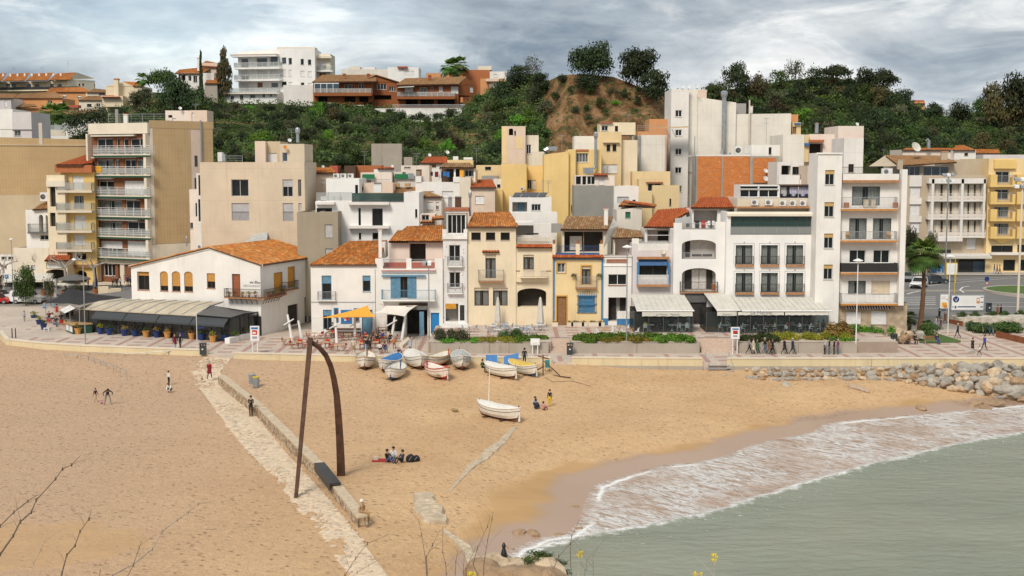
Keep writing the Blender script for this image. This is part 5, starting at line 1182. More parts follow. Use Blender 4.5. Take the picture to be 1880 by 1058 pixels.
for x in(1018,1182,1342):p,q=PY(x-2,112,146),PY(x+3,2,146);mb.box(p.x,q.x,146,146.1,p.z,q.z,'rwh')
p,q=PY(1012,8,146),PY(1345,-4,146);mb.box(p.x,q.x,145.9,149,p.z,q.z,'wdk');mb.bd('laundry_shelter',A10);pbx(A10,'laundry_back',1015,1345,8,112,149,.2,'lavender')
for i,(x,m_)in en(((1045,'cloth_lightgrey'),(1062,'cloth_lightgrey'),(1095,'cloth_navy'),(1118,'cloth_lightgrey'),(1142,'lavender'),(1160,'lavender'),(1200,'cloth_lightgrey'),(1225,'lavender'),(1248,'lavender'),(1270,'cloth_lightgrey'),(1300,'cloth_lightgrey'))):
 p=PY(x,20,146.4);w_=.28;h=.75+.25*(i%3==1);mb.qs([(p.x-w_,146.4,p.z),(p.x,146.35,p.z+.02),(p.x+w_,146.4,p.z)],[(p.x-w_*.8,146.45,p.z-h),(p.x,146.3,p.z-h*1.05),(p.x+w_*.8,146.42,p.z-h*.95)],m_,False);mb.bd('hanging_laundry',A10)
T(1480,270,3.648)
A11=bld('balcony_tower','tall white apartment building with a windowed stair tower and four orange edged balconies',75,655,142,2.,'apartment building')
Fs,P,z1=blk(A11,75,238,40,141.2,4.2,'white',.8,No,[(127,155,190,255,'t'),(122,370,187,470,'t'),(120,580,182,680,'t'),(117,788,178,888,'t')],par=.1);lg(A11,Fs[0],70,243,38,48,.15,'whc','cap')
pn('stone_wall',(.42,.33,.23),.95,var=.35,sc=1.4,bump=.6)
Fs,P,z1=blk(A11,236,655,225,142.,12,'white',5.,No,[(307,265,495,392,'dg'),(288,478,406,617,'dg'),(447,478,570,617,'dg'),(290,690,400,778,'w'),(450,690,560,778,'w'),(282,897,400,982,'dc'),(437,897,560,982,'k')],par=0,ybase=1058);F=Fs[0]
T(1500,500,4.947);Fg,_,_=blk(A11,92,812,280,141.95,12,'stone_wall',.8,No,[(265,360,402,470,'s'),(492,355,635,472,'s')],par=-1)
u0,u1,za,zb_=Fg[0].rect(255,302,655,332);n=34
for k in rg(n):a,c=lp(u0,u1,k/n),lp(u0,u1,(k+1)/n);mm='cloth_navy'if k%2 else 'whc';mb.poly([Fg[0].pt(a,za,.5),Fg[0].pt(c,za,.5),Fg[0].pt(c,zb_,.05),Fg[0].pt(a,zb_,.05)],mm);mb.poly([Fg[0].pt(a,zb_,.04),Fg[0].pt(c,zb_,.04),Fg[0].pt(c,za,.49),Fg[0].pt(a,za,.49)],mm)
mb.bd('striped_awning',A11);T(1480,270,3.648)
pn('orange_edge',(.50,.22,.06),.85,var=.2,sc=3)
for(yf,yr,st,rm)in((412,336,'bars','rgy'),(622,566,'bars','rgy'),(838,778,'solid','bmt'),(1046,982,'bars','rgy')):
 s,zf=bal(A11,F,236,612,yf,yr,1.1,st,rm,'white',.05);u0,u1=F.hit(236,yf,1.1)[0],F.hit(612,yf,1.1)[0];F.box(mb,u0-.02,u1+.02,zf-.28,zf-.055,.004,1.12,'orange_edge');mb.bd('slab_edge',s)
u0,u1,za,zb_=F.rect(614,150,655,1055);F.box(mb,u0,F.L,5.,zb_,.003,.9,'white');mb.bd('pier',A11)
lg(A11,F,232,608,222,238,.9,'bsl','awning_box');u0,u1,za,zb_=F.rect(238,180,612,224);F.box(mb,u0,u1,za,zb_,-.15,.6,'white');mb.bd('parapet',A11)
rl(A11,F,240,480,134,182,.4,'bars','bmt');acn(A11,540,165,70,42,144)
for i,(x,m_)in en(((400,'cloth_cream'),(448,'cloth_cream'),(270,'tct'),(598,'tct'))):u,z=F.hit(x,405,.6);p=F.pt(u,z,.6);mb.rbox(p,.5,.4,.55 if i>1 else.9,m_,z0=p.z);mb.bd('balcony_box'if i>1 else 'balcony_chair',A11)
for x in(280,555):u,z=F.hit(x,615,.6);p=F.pt(u,z,.6);mb.rbox(p,.45,.45,.08,'wlt',z0=p.z+.4);mb.rbox(p+V3((0,.2,0)),.45,.05,.85,'wlt',z0=p.z);mb.bd('balcony_chair',A11)
Fu,Pu,zu=blk(A11,250,380,-60,152,6,'gwh',z1,No,[(283,115,320,170,'n')],par=.2)
T(1140,530,4.7)
def awg(name,lbl,xa,xb,yt,Yt,xc,xd,yb,Yb,val,txt=No,n=10):
 a=TG(name,lbl,'awning',PY((xc+xd)/2,yb,Yb));tl,tr_,bl_,br_=PY(xa,yt,Yt),PY(xb,yt,Yt),PY(xc,yb,Yb),PY(xd,yb,Yb)
 for i in rg(n):
  t0,t1=i/n,(i+1)/n-.004;q=[bl_.lerp(br_,t0),bl_.lerp(br_,t1),tl.lerp(tr_,t1),tl.lerp(tr_,t0)];mb.hx([v-V3((0,0,.05))for v in q]+q,'canvas');mb.bd('awning_panel',a)
 mb.tube([bl_+V3((0,-.05,-.05)),br_+V3((0,-.05,-.05))],.09,'wfr',6);mb.bd('front_bar',a);FV=Fc(bl_.xy,br_.xy)
 for(x0,x1,y0,y1,tx)in val:
  u0,u1,za,zb_=FV.rect(x0,y0,x1,y1,.0);k=12;top=[FV.pt(lp(u0,u1,i/k),zb_,.02)for i in rg(k+1)];bot=[FV.pt(lp(u0,u1,i/k),za+.04*(i%2),.10)for i in rg(k+1)];mb.qs(bot,top,'canvas',False);mb.qs([v+V3((0,.015,0))for v in top],[v+V3((0,.015,0))for v in bot],'canvas',False);v_=mb.bd('valance',a)
  if tx:text('lettering',tx,FV,lp(x0,x1,.28),lp(x0,x1,.74),y1-9,'rgy',v_,.13)
 return a
awg('awning','white ribbed awning over the left dining enclosure',85,545,50,144.4,135,632,188,138.8,[(182,618,196,240,'La Marina · Pizzeria')],n=10)
awg('awning','short white awning between the doorway and the long one',715,925,40,144.,825,1040,185,138.8,[(830,1000,196,236,'Restaurant')],n=5)
awg('awning','longest white awning over the big dining enclosure on the right',962,1705,75,143.,1045,1822,190,138.,[(1010,1405,203,230,'La Marina'),(1415,1790,203,230,'')],n=16)
def enc_(lbl,x0,x1,yt,yb,Y,d,z=2.2,n=5):
 a=TG('dining_enclosure',lbl,'dining room',PY((x0+x1)/2,yb,Y));p0,p1=PY(x0,yb,Y),PY(x1,yb,Y);zt=PY(x0,yt,Y).z;W_=p1.x-p0.x
 for i in rg(n+1):x=p0.x+W_*i/n;mb.box(x-.045,x+.045,Y,Y+.09,z,zt,'dfr');mb.bd('post',a)
 for i in rg(n):xa=p0.x+W_*i/n+.05;xb=p0.x+W_*(i+1)/n-.05;mb.box(xa,xb,Y+.03,Y+.05,z+.05,zt,'clso');mb.bd('plastic_screen',a)
 for x in(p0.x,p1.x):mb.box(x-.02,x+.02,Y+.1,Y+d,z+.05,zt,'clso');mb.bd('side_screen',a)
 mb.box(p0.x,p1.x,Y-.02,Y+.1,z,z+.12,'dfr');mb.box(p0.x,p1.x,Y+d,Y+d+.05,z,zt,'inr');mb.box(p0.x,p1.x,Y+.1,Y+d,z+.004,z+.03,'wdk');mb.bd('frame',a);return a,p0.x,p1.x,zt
glass('clso',(.10,.115,.115),.10,.87)
E1=enc_('clear plastic dining enclosure under the left white awning',112,620,196,410,138.9,5.2,n=4);E2=enc_('narrow screened dining bay beside the dark doorway',735,1000,200,415,138.9,4.8,n=2);E3=enc_('long clear plastic dining enclosure full of diners under the longest awning',1003,1785,205,418,138.1,4.6,n=7)
pbx(A9,'passage',560,735,50,120,144.3,.2,'cnr');pbx(A9,'dark_doorway',600,735,115,300,144.45,.1,'inr',0)
T(0,180,4.41)
B=bld('apartment_building','huge windowless tan building filling the left edge',-60,735,195,2.,'apartment building')
Fs,P,z1=blk(B,-500,760,305,188,18,'tbk',2,196,par=.3,roof='roof_flat',yt2=338);F=Fs[0]
u0=0;za=F.hit(300,382)[1];F.box(mb,0,F.L,za-.08,za+.08,.003,.12,'tpl');mb.bd('string_course',B);x_=F.hit(330,350)[0];F.box(mb,x_-.25,x_+.25,za+.09,za+3.4,.003,.1,'pwl');mb.bd('pilaster',B)
zc=F.hit(300,785)[1];F.box(mb,0,F.L,2,zc,.004,.06,'tpl');mb.bd('lower_wall',B)
T(0,90,4.7)
B=bld('white_building','plain white blocky building at the left edge behind the tan wall',0,275,215,6,'building');blk(B,-300,118,520,222,8,'white',4,No,[],par=.2);blk(B,112,278,545,220,9,'llw',4,No,[(125,700,178,752,'gc')],par=.1);pbx(B,'ledge',-100,278,692,698,219.8,.3,'gwl')
T(0,180,4.41)
B=bld('white_house','small white house with two black arched openings squeezed beside the tan wall',215,390,186,2.6,'house');Fs,P,z1=blk(B,215,395,905,186,6,'white',2.2,No,[(315,945,350,1085,'ai'),(370,948,395,1085,'ai'),(325,1110,400,1150,'g')],par=-1);rp(B,262,908,400,900,185.6,400,830,330,865,189,'ttn');acn(B,358,800,60,70,187);bal(B,Fs[0],222,400,1088,1020,.8,'bars','bmt','cnr',.2)
B=bld('yellow_apartments','narrow yellow apartment house with curved balconies and an orange roof',380,755,184,2.8,'apartment building')
Fs,P,z1=blk(B,385,530,625,183,6,'cream',2.5,No,[(405,720,450,880,'oo'),(405,930,450,1040,'oo')],par=.2);lg(B,Fs[0],380,530,668,718,.3,'crp','cornice')
T(0,400,4.07);low=[(555,265,645,318,'w'),(560,395,650,500,'ai')]
cvt=lambda w_:(w_[0]*4.41/4.07,((w_[1]/4.07+220)*4.41),w_[2]*4.41/4.07,(w_[3]/4.07+220)*4.41,w_[4]);T(0,180,4.41)
Fs,P,z1=blk(B,500,770,600,184,10,'yblk',2.5,No,[(528,630,555,745,'s'),(588,630,675,745,'s'),(510,790,550,905,'gc'),(600,790,680,902,'gc'),(515,950,548,1060,'w'),(602,950,690,1060,'s'),cvt((460,135,520,200,'s')),cvt((552,125,635,205,'s'))]+[cvt(q)for q in low],par=-1);F=Fs[0]
pbx(B,'fascia',450,745,545,605,183.6,6,'tct',.3);tiles(B,PY(448,545,183),PY(660,545,183),PY(745,445,190),PY(660,480,190),'trd');tiles(B,PY(660,545,183),PY(750,530,184),PY(760,440,190),PY(745,445,190),'trd')
for yf,yr in((770,685),(932,850),(1095,1010),(cvt((0,258,0,0,0))[1],cvt((0,182,0,0,0))[1])):bal(B,F,455,742,yf-22,yr,1.3,'glass','rgy','pwl',.35)
lg(B,F,525,770,cvt((0,350,0,0,0))[1],cvt((0,372,0,0,0))[1],.5,'wood','shop_canopy')
B=bld('kiosk_building','low shop with small orange tile roof and cream shutters at the street corner',330,510,181,2.8,'shop');T(0,400,4.07);Fs,P,z1=blk(B,335,510,322,181,5,'cream',2.5,No,[(345,340,480,375,'s'),(345,385,500,470,'ai')],par=-1);rp(B,330,322,520,322,180.4,530,268,375,268,184,'trd')
B=bld('low_building','low pale tan building with a blind wall behind the bare plane trees',110,335,184,2.8,'building');blk(B,108,372,225,185,6,'crp',2.5,No,[(190,355,220,385,'sg'),(235,355,262,385,'sg'),(160,420,200,470,'ai')],par=.2);B=bld('white_building','small white building with a bare balcony at far left street level',0,110,186,2.8,'building');blk(B,-60,108,275,188,6,'gwh',2.5,No,[(10,290,50,315,'g'),(60,290,100,315,'g'),(10,350,50,380,'gc')],par=.2)
T(0,180,4.41)
B3=bld('apartment_building','seven storey block with brown recessed balconies, a small flag and tan brick flank',735,1215,184,3.2,'apartment building')
fl=[(x0,y0,x1,y1,s)for y0,y1,it in((330,455,((785,915,'w'),(945,970,'w1'),(1000,1040,'w1'),(1058,1200,'w'))),(500,620,((785,918,'wc'),(930,968,'wc'),(1010,1100,'w'),(1108,1200,'wc'))),(672,788,((800,925,'w'),(1005,1205,'s'))),(830,950,((800,990,'gc'),(1018,1135,'w'))),(1003,1110,((815,990,'gc'),(1030,1205,'w'))))for x0,x1,s in it]
T(0,400,4.07);lw=[(752,175,915,285,'h'),(950,175,1140,285,'s')];
cvt=lambda w_:(w_[0]*4.41/4.07,((w_[1]/4.07+220)*4.41),w_[2]*4.41/4.07,(w_[3]/4.07+220)*4.41,w_[4]);lw=[cvt(w_)for w_ in lw];g0=[cvt((775,345,860,435,'w3')),cvt((885,340,935,520,'nd'))];T(0,180,4.41)
stu('brown_red',(.22,.09,.045),.3)
Fs,P,z1=blk(B3,735,1216,215,186,9.5,'brown_red',2.4,181,fl+lw+g0,(),(),skew=(7.6,6.6),par=.4,capm='crp',yt2=203);F=Fs[0];RF=Fs[1]
lg(B3,F,737,1214,205,292,.55,'crp','fascia')
for x0,x1 in((737,757),(1203,1228)):u0,u1,za,zb_=F.rect(x0,292,x1,1200);F.box(mb,max(0,u0),min(F.L,u1),2.4,zb_,.003,.9,'crp');mb.bd('side_pier',B3)
yl=cvt((0,300,0,0,0))[1]
for yf,yr in((460,385),(625,555),(793,722),(960,890),(cvt((0,142,0,0,0))[1],cvt((0,80,0,0,0))[1]),(yl,cvt((0,228,0,0,0))[1])):
 s,zf=bal(B3,F,752,1215,yf-4,yr,.95,'lines','rwh','crp',.16);ua,ub=F.hit(752,yf,.95)[0],F.hit(1215,yf,.95)[0];F.box(mb,ua,ub,zf-.42,zf-.165,.85,.97,'green_dark');mb.bd('slab_edge',s)
 mb.poly([F.pt(ua,zf+.1,.92),F.pt(ub,zf+.1,.92),F.pt(ub,zf+.95,.92),F.pt(ua,zf+.95,.92)],'gfr');mb.bd('glass_panel',s)
u,z=F.hit(800,605,1.);w_=.55
for k in rg(9):mb.poly([F.pt(u-w_,z+.07*k*1.5,1.),F.pt(u+w_,z+.07*k*1.5,1.),F.pt(u+w_,z+.07*(k+1)*1.5,1.),F.pt(u-w_,z+.07*(k+1)*1.5,1.)],'yellow_flower'if k%2==0 else 'red')
fo_=mb.bd('flag',No);tag(fo_,'small yellow and red striped flag tied to the balcony rail','flag')
for y0,y1,x0,x1 in((300,312,760,1110),(478,487,765,1125),(645,657,775,930),(815,822,780,1130),(980,992,790,1140)):lg(B3,F,x0,x1,y0,y1,.7,'canvas','awning_box')
zg=F.hit(900,yl+12)[1];hs_=[];F.box(mb,0,F.L*.12,2.4,zg,.01,.35,'crp');F.box(mb,F.L*.93,F.L,2.4,zg,.01,.35,'crp');F.box(mb,F.L*.12,F.L*.93,zg-.6,zg,.01,.35,'crp');F.box(mb,F.L*.46,F.L*.53,2.4,zg-.6,.01,.2,'pwl');F.box(mb,F.L*.53,F.L*.93,2.4,zg-3.2,.01,.12,'pwl');mb.bd('base_arcade',B3)
a_,b_u=RF.hit(1545,500)[0],RF.hit(1640,500)[0];zt=z1+.2
RF.box(mb,.45,a_,9.6,zt-.9,.003,.05,'tbk');RF.box(mb,b_u,RF.L-.1,7,zt-.9,.003,.05,'tbk');RF.box(mb,0,RF.L,zt-.88,zt+.25,.003,.07,'tbk');mb.bd('brick_field',B3);RF.box(mb,0,RF.L,2.4,9.55,.003,.06,'crp');RF.box(mb,0,.44,9.6,zt-.9,.003,.08,'crp');RF.box(mb,a_+.01,b_u-.01,9.6,zt-.9,.003,.02,'pkb');mb.bd('render_field',B3)
for y0 in(500,680,860):
 u,z=RF.hit(1590,y0,.02);RF.box(mb,u-.3,u+.15,z-1.,z+.6,.02,.06,'dfr');mb.bd('stair_window',B3)
RF.box(mb,b_u-.35,b_u-.15,9,zt+.4,.03,.25,'rgy');mb.bd('downpipe',B3)
T(300,180,4.41);c=PY(22,205,185);Bp,_,_=blk(B3,22,235,102,188,4,'pkw',z1-.3,No,[(38,138,72,160,'ai'),(70,165,102,200,'s')],par=.1);blk(B3,225,358,100,187.5,4,'pkb',z1-.3,No,[(230,120,245,205,'s')],par=.1);dish(B3,135,85,14,187.5);antn(B3,262,50,100,187.5)
T(0,180,4.41);rlg(mb,[PY(880,205,187).xy,PY(1340,200,187).xy],z1,z1+1.6,'lines','rgy');mb.bd('roof_railing',B3);chy(B3,1000,1030,130,205,186,'white')
T(300,180,4.41)
B=bld('white_building','slim set back building with stacked balconies in the gap beside the beige block',200,320,176,3,'building');Fs,P,z1=blk(B,215,325,740,176,6,'pkw',3,No,[(260,850,282,960,'d'),(200,1010,240,1058,'g')],par=.2);blk(B,272,322,610,173,3,'gwh',3,No,[(283,625,300,790,'g1'),(283,820,300,1000,'g1')],par=.1)
B5=bld('apartment_building','plain beige block with four square windows, two of them shuttered',300,1145,162,2,'apartment building')
T(220,400,4.068)
T(300,180,4.41)
Fs,P,z1=blk(B5,300,1145,520,162,10,'beige',2,No,[(550,660,690,797,'g'),(553,852,694,992,'sg'),(965,660,1048,800,'hg'),(967,852,1052,996,'sg'),(1090,660,1116,797,'gc'),(1094,852,1120,918,'sg')],par=.4);F=Fs[0]
for w6 in((553,852,694,992),(967,852,1052,996)):rl(B5,F,w6[0]+4,w6[2]-4,918,w6[3]-3,-.02,'bars','rgy')
Fs,P,zz=blk(B5,745,830,350,166,6,'pkb',z1-.5,No,[],par=.1);Fs,P,zz=blk(B5,825,950,352,167,6,'tpl',z1-.5,No,[(840,445,918,518,'s')],par=.1);Fs,P,zz=blk(B5,945,1145,372,165,7,'beige',z1-.5,No,[(964,442,1005,515,'gb1')],par=.1)
duct(B5,1088,290,362,26,166);dish(B5,1020,345,16,166);dish(B5,988,402,17,164.5,'orange');antn(B5,1040,250,400,166)
pbx(B5,'roof_pipe',475,500,455,515,166,1,'galv');pbx(B5,'roof_pipe',440,475,440,515,167,1,'gwh');rlg(mb,[PY(500,515,167).xy,PY(640,515,167).xy],z1,z1+.9,'lines','rgy');mb.bd('roof_railing',B5)
B6=bld('apartment_building','low olive grey block with two shuttered windows between beige and white blocks',1085,1411,155,2,'apartment building');Fs,P,z1=blk(B6,1085,1270,925,156,8,'olg',2,No,[],par=.2);T(560,400,4.07);Fs,P,z1=blk(B6,112,248,-46,155,8,'olg',2,No,[(148,50,205,145,'sg'),(152,230,208,285,'sg')],par=.2)
T(560,270,4.947)
B7=bld('modern_house','crisp modern white block with glass roof balustrade and tall narrow windows',100,1035,158,2,'house')
Fs,P,z1=blk(B7,100,900,492,158,9,'whc',2,No,[(105,555,245,640,'d'),(485,555,507,712,'d1'),(610,560,706,715,'d1'),(488,780,510,840,'d1'),(612,780,665,840,'d1')],par=.15);F=Fs[0]
Fw,_,_=blk(B7,900,1036,412,157.6,9,'whc',2,No,[(1000,565,1020,640,'d1')],par=.15)
for x0,x1,y0,y1 in((103,275,500,522),(398,768,500,525),(400,770,714,738)):lg(B7,F,x0,x1,y0,y1,.9,'gwh','canopy_slab')
for x0,x1 in((103,425),):u0,u1,za,zb_=F.rect(x0,412,x1,490);rlg(mb,[F.pt(u0,0,-.1).xy,F.pt(u1,0,-.1).xy],z1,zb_,'glass','rgy');mb.bd('glass_balustrade',B7)
pbx(B7,'roof_screen',425,900,418,488,158.2,.2,'glass_green');pbx(B7,'roof_screen_frame',425,900,488,496,157.9,.2,'dfr')
blk(B7,195,495,287,165,8,'whc',z1-.3,No,[(455,345,482,422,'d1')],par=.2);chy(B7,622,692,330,412,160,'whc','bmt',.8)
for x in(285,350,415):acn(B7,x,262,52,40,168)
for i,x in en((180,240,300)):p=PY(x,475,162);mb.rbox(p,.9,.9,.5,'plw',z0=z1);mb.bd('terrace_furniture',B7)
def hut(lbl,x0,x1,yt,Y,d,m,wins=(),roof=No,name='house',par=.2,cat='house',ant=(),zb=2):
 b=bld(name,lbl,x0,x1,Y,zb,cat);Fs,P,z1=blk(b,x0,x1,yt,Y,d,m,zb,No,wins,par=par if roof is No else-1)
 if roof:xl,xr,ye,xrr,yrr,xrl,yrl,tm=roof;rp(b,xl,ye,xr,ye,Y-.35,xrr,yrr,xrl,yrl,Y+d,tm)
 for a in ant:antn(b,a[0],a[1],a[2],Y+1)
 return b,Fs,z1
hut('peach house with shallow orange gable behind the modern white block',95,290,245,172,8,'pkb',[(150,300,175,340,'s')],(90,285,240,240,190,100,190,'tor'))
b,_,_=hut('orange brick party wall with exposed hollow tiles in the old town',228,300,170,190,4,'redband');dish(b,162,180,14,175)
hut('dark rough shed with ridged roof between two brick walls',360,460,170,192,5,'wdk',(),No)
b,Fs,z=hut('long orange brick party wall at the foot of the hill',455,700,168,194,3,'tct',ant=((540,40,230),))
b,Fs,z=hut('low white house with green mesh screen and a railed roof terrace',508,790,232,176,8,'pkw',[(560,295,600,330,'g')],par=.3);pbx(b,'green_screen',520,632,248,290,175.5,.1,'green_mesh');rlg(mb,[PY(565,330,175).xy,PY(770,330,175).xy],PY(565,330,175).z,PY(565,292,175).z,'bars','rgy');mb.bd('railing',b)
b,Fs,z=hut('white cube house with an orange sloping edge, right of the green mesh',628,808,203,182,7,'white',[(783,228,800,285,'g1')],(660,810,200,800,186,670,190,'trd'));dish(b,790,175,14,181)
b,Fs,z=hut('white terrace house with second green mesh and a grey tarpaulin',812,1010,225,178,7,'white_old',[(885,222,915,250,'g')],par=.3,ant=((1010,60,190),));pbx(b,'green_screen',815,935,246,288,177.6,.1,'green_mesh');pbx(b,'tarpaulin',938,988,240,290,177.6,.1,'galv')
hut('long low white rooftop room with an orange box at its end',875,1130,168,186,6,'pkw',[(900,180,960,195,'g'),(1010,205,1060,262,'nd')])
b,_,_=hut('pink beige house with a timber pergola and chimney on its roof',495,800,330,168,7,'pkb',[(510,360,530,400,'n')],par=.3)
b,Fs,z=hut('white house under a pale orange gable roof, right of the modern block',700,1240,455,166,8,'pkw',[(1105,500,1162,570,'s'),(1190,500,1215,570,'h')],(690,1250,458,1010,372,820,372,'ttn'));pbx(b,'roof_box',818,850,332,365,172,1.5,'wlt');pbx(b,'roof_box',905,950,330,362,172,1.5,'wlt')
b,Fs,z=hut('white house with an open laundry terrace under an old tile awning',1005,1405,320,170,7,'white',[(1075,402,1170,455,'s'),(1245,402,1345,458,'s')],par=.1);pbx(b,'side_parapet',1005,1055,268,322,169.9,4,'white');pbx(b,'side_parapet',1345,1405,272,322,169.9,4,'white')
rp(b,1218,192,1545,190,171,1500,148,1265,150,175,'told');
for x in(1225,1360,1540):p,q=PY(x-8,320,171.5),PY(x+8,192,171.5);mb.box(p.x,q.x,171.4,171.7,p.z,q.z,'wfr')
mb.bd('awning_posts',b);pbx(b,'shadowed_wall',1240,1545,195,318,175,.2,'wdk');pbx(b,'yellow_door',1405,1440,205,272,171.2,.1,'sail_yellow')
for i,(x,m_,w_)in en(((1150,'cloth_black',22),(1195,'cloth_maroon',32),(1245,'cloth_navy',18),(1270,'cvb',30),(1300,'cvb',22))):pbx(b,'hanging_laundry',x-w_/2,x+w_/2,225,262+12*(i%3),171,.05,m_)
b,_,_=hut('yellow house with dark terrace door beneath the tile awning',1405,1560,205,171.8,5,'ypl',[(1450,205,1550,270,'g3')],par=.1)
b,Fs,z=hut('cream gabled house with an orange roof and white shutters, left of the yellow complex',1500,1725,365,168,9,'pkb',[(1545,445,1628,518,'s')],(1500,1740,372,1700,300,1520,302,'trd'))
b,Fs,z=hut('cream side wall left of the cream gabled house',1405,1505,275,169,6,'crp',[],par=.2)
b,_,_=hut('ochre house with a red pitched roof below the hill',1045,1300,150,195,7,'white',[(1130,145,1190,185,'nd')],(1040,1305,152,1290,92,1110,92,'trd'));dish(b,1130,75,16,195);dish(b,1292,50,18,196)
b,_,_=hut('pale yellow house with small white rooftop boxes below the hill',1295,1525,118,193,6,'ypl',[(1640,195,1680,205,'d')],ant=((1558,10,150),));pbx(b,'roof_box',1345,1390,85,118,194,2,'white');pbx(b,'roof_box',1440,1520,95,115,195,2,'white')
b,_,_=hut('small white and ochre house at the left edge of the yellow complex',1555,1780,165,189,6,'syl',[(1635,180,1690,210,'d1')]);
b,_,_=hut('rough stone hut below the yellow and white houses',1605,1750,262,184,5,'gwl',[(1660,240,1700,260,'n')])
b,_,_=hut('white dormer with dark window beside the red roof',1712,1785,290,178,3,'white',[(1745,340,1775,372,'d1')])
b,_,_=hut('small white balcony house above the narrow speckled house',1050,1180,612,154,4,'pkw',[(1058,615,1128,668,'g')]);rp(b,1045,690,1172,690,153.3,1165,672,1060,672,154,'tor');rp(b,1150,660,1262,655,153,1262,632,1155,622,155,'tor')
b,_,_=hut('brick chimney stub beside the slope',900,975,92,196,3,'cct',[]);b2,_,_=hut('grey ruined concrete retaining wall at the foot of the hill',605,880,-30,206,1.5,'cct',par=0)
chy(b,1362,1418,452,555,151,'wdk','galv');chy(b,1300,1335,455,548,151,'galv','galv')
T(800,370,5.567);duct(A5,352,-40,150,22,149.5)
for i,(x,y0,y1,Y)in en(((575,270,300,190),(702,265,300,188))):pass
T(880,200,4.7)
def comp(lbl,name='apartment_building'):return bld(name,lbl,0,900,175,2,'building')
b=comp('tall pale pink and cream stepped building at the left of the yellow complex');Fs,P,z=blk(b,193,398,150,186,8,'pkb',2,No,[(255,170,292,228,'ad'),(302,190,316,228,'d1')],par=.1);F=Fs[0];lg(b,F,196,240,155,470,.03,'ypl','yellow_strip');lg(b,F,318,375,240,345,.03,'ypl','yellow_strip');Fs,P,z=blk(b,385,512,228,187,8,'crp',2,No,[(405,308,447,388,'w')],par=.2);blk(b,450,560,370,184.5,5,'crp',2,No,[],par=.2)
b=comp('saffron yellow stepped block with a shadowed recess');Fs,P,z=blk(b,75,200,698,172,6,'yellow',2,No,[],par=.3);Fs,P,z=blk(b,188,408,476,175,8,'yellow',2,No,[],par=.2);Fs,P,z=blk(b,404,565,490,178,6,'yellow',2,No,[(415,612,450,690,'g'),(455,615,488,695,'s'),(540,612,562,700,'s')],par=.1);acn(b,372,690,30,30,174.5)
b=comp('big saffron yellow wall with uneven top, centre of the old town');Fs,P,z=blk(b,558,770,395,171,9,'yellow',2,No,[],par=.2,yt2=370);Fs,P,z=blk(b,765,830,350,171.6,9,'yellow',2,No,[(792,830,806,895,'d1')],par=.2);pbx(b,'roof_duct',590,672,325,360,172,1.5,'galv');mb.tube([PY(565,395,172),PY(568,360,172),PY(595,345,172)],.35,'galv',8);mb.bd('duct_elbow',b);antn(b,712,230,365,172);antn(b,595,620,730,168)
b=comp('yellow house with a wide four pane window and silver flue');Fs,P,z=blk(b,825,1052,352,172.5,8,'yellow',2,No,[(835,382,940,462,'w4c')],par=.1);lg(b,Fs[0],835,942,350,368,.1,'tct','brick_lintel');duct(b,1003,250,495,24,171.8,(985,520));pbx(b,'ventilation_unit',900,985,508,560,170.5,1.2,'galv')
b=comp('white ribbed wall panel building behind the silver flue');blk(b,820,1020,235,178,6,'pnw',2,No,[],par=.1)
b=comp('tan apartment block with orange topped attic and paired windows');Fs,P,z=blk(b,1015,1225,200,177,8,'syl',2,No,[(1098,308,1130,366,'d1'),(1150,306,1183,366,'d1'),(1055,480,1105,555,'s'),(1108,480,1190,555,'s')],par=.1);lg(b,Fs[0],1065,1208,286,294,.5,'tpl','canopy');Fs,P,z2=blk(b,1040,1345,118,181,6,'cream',z-.3,No,[(1055,145,1110,190,'g'),(1170,148,1197,195,'d1')],par=.1);pbx(b,'tile_edge',1040,1150,113,124,180.8,4,'rrd',.2);Fs,P,z3=blk(b,1222,1362,270,178,7,'cream',2,No,[],par=.1);antn(b,1283,45,115,182)
b=comp('tall windowless cream panel wall between the tan block and the white tower');Fs,P,z=blk(b,1362,1612,226,183,8,'pnw',2,No,[],par=.1);pbx(b,'downpipe',1378,1392,226,530,182.7,.2,'galv');pbx(b,'downpipe',1580,1604,226,600,182.7,.2,'pnw');rlg(mb,[PY(1365,220,183).xy,PY(1600,220,183).xy],z,z+1.4,'lines','rgy');mb.bd('roof_railing',b);acn(b,1460,585,36,60,176);acn(b,1548,590,26,26,176)
b=comp('peach rooftop block left of the white tower');blk(b,1465,1660,88,192,6,'ovl',2,No,[],par=.1);blk(b,1365,1590,195,190,4,'ovl',2,No,[],par=.1)
b=comp('low tan stepped block with a sliding window under the cream panel wall');Fs,P,z=blk(b,1318,1645,540,175,5,'syl',2,No,[],par=.1);Fs,P,z=blk(b,1372,1645,605,173,6,'syl',2,No,[(1453,642,1568,712,'w')],par=.1);blk(b,1372,1490,712,171.5,3,'syl',2,No,[],par=.2);Fs,P,z=blk(b,1490,1725,660,172.5,6,'syl',2,No,[(1640,775,1656,838,'d1')],par=.1);pbx(b,'red_edge',1440,1585,630,640,172.6,.4,'tct')
b=bld('white_house','white rooftop house with four dark solar panels in front of the yellow walls',255,620,160,2,'house');Fs,P,z=blk(b,258,622,762,160,6,'white',2,No,[(285,805,412,895,'op'),(450,822,530,880,'g3')],par=0,roof='roof_flat')
for i in rg(4):
 x0,x1=285+i*72,285+i*72+66;mb.poly([PY(x0,758,159.9),PY(x1,758,159.9),PY(x1+24,722,161.4),PY(x0+24,722,161.4)],'solar');mb.poly([PY(x0+24,724,161.45),PY(x1+24,724,161.45),PY(x1,760,159.95),PY(x0,760,159.95)],'galv');mb.bd('solar_panel',b)
u0,u1,za,zb_=Fs[0].rect(335,808,385,893);Fs[0].box(mb,u0,u1,za,zb_,-1.35,-1.25,'bls');mb.bd('door',b)
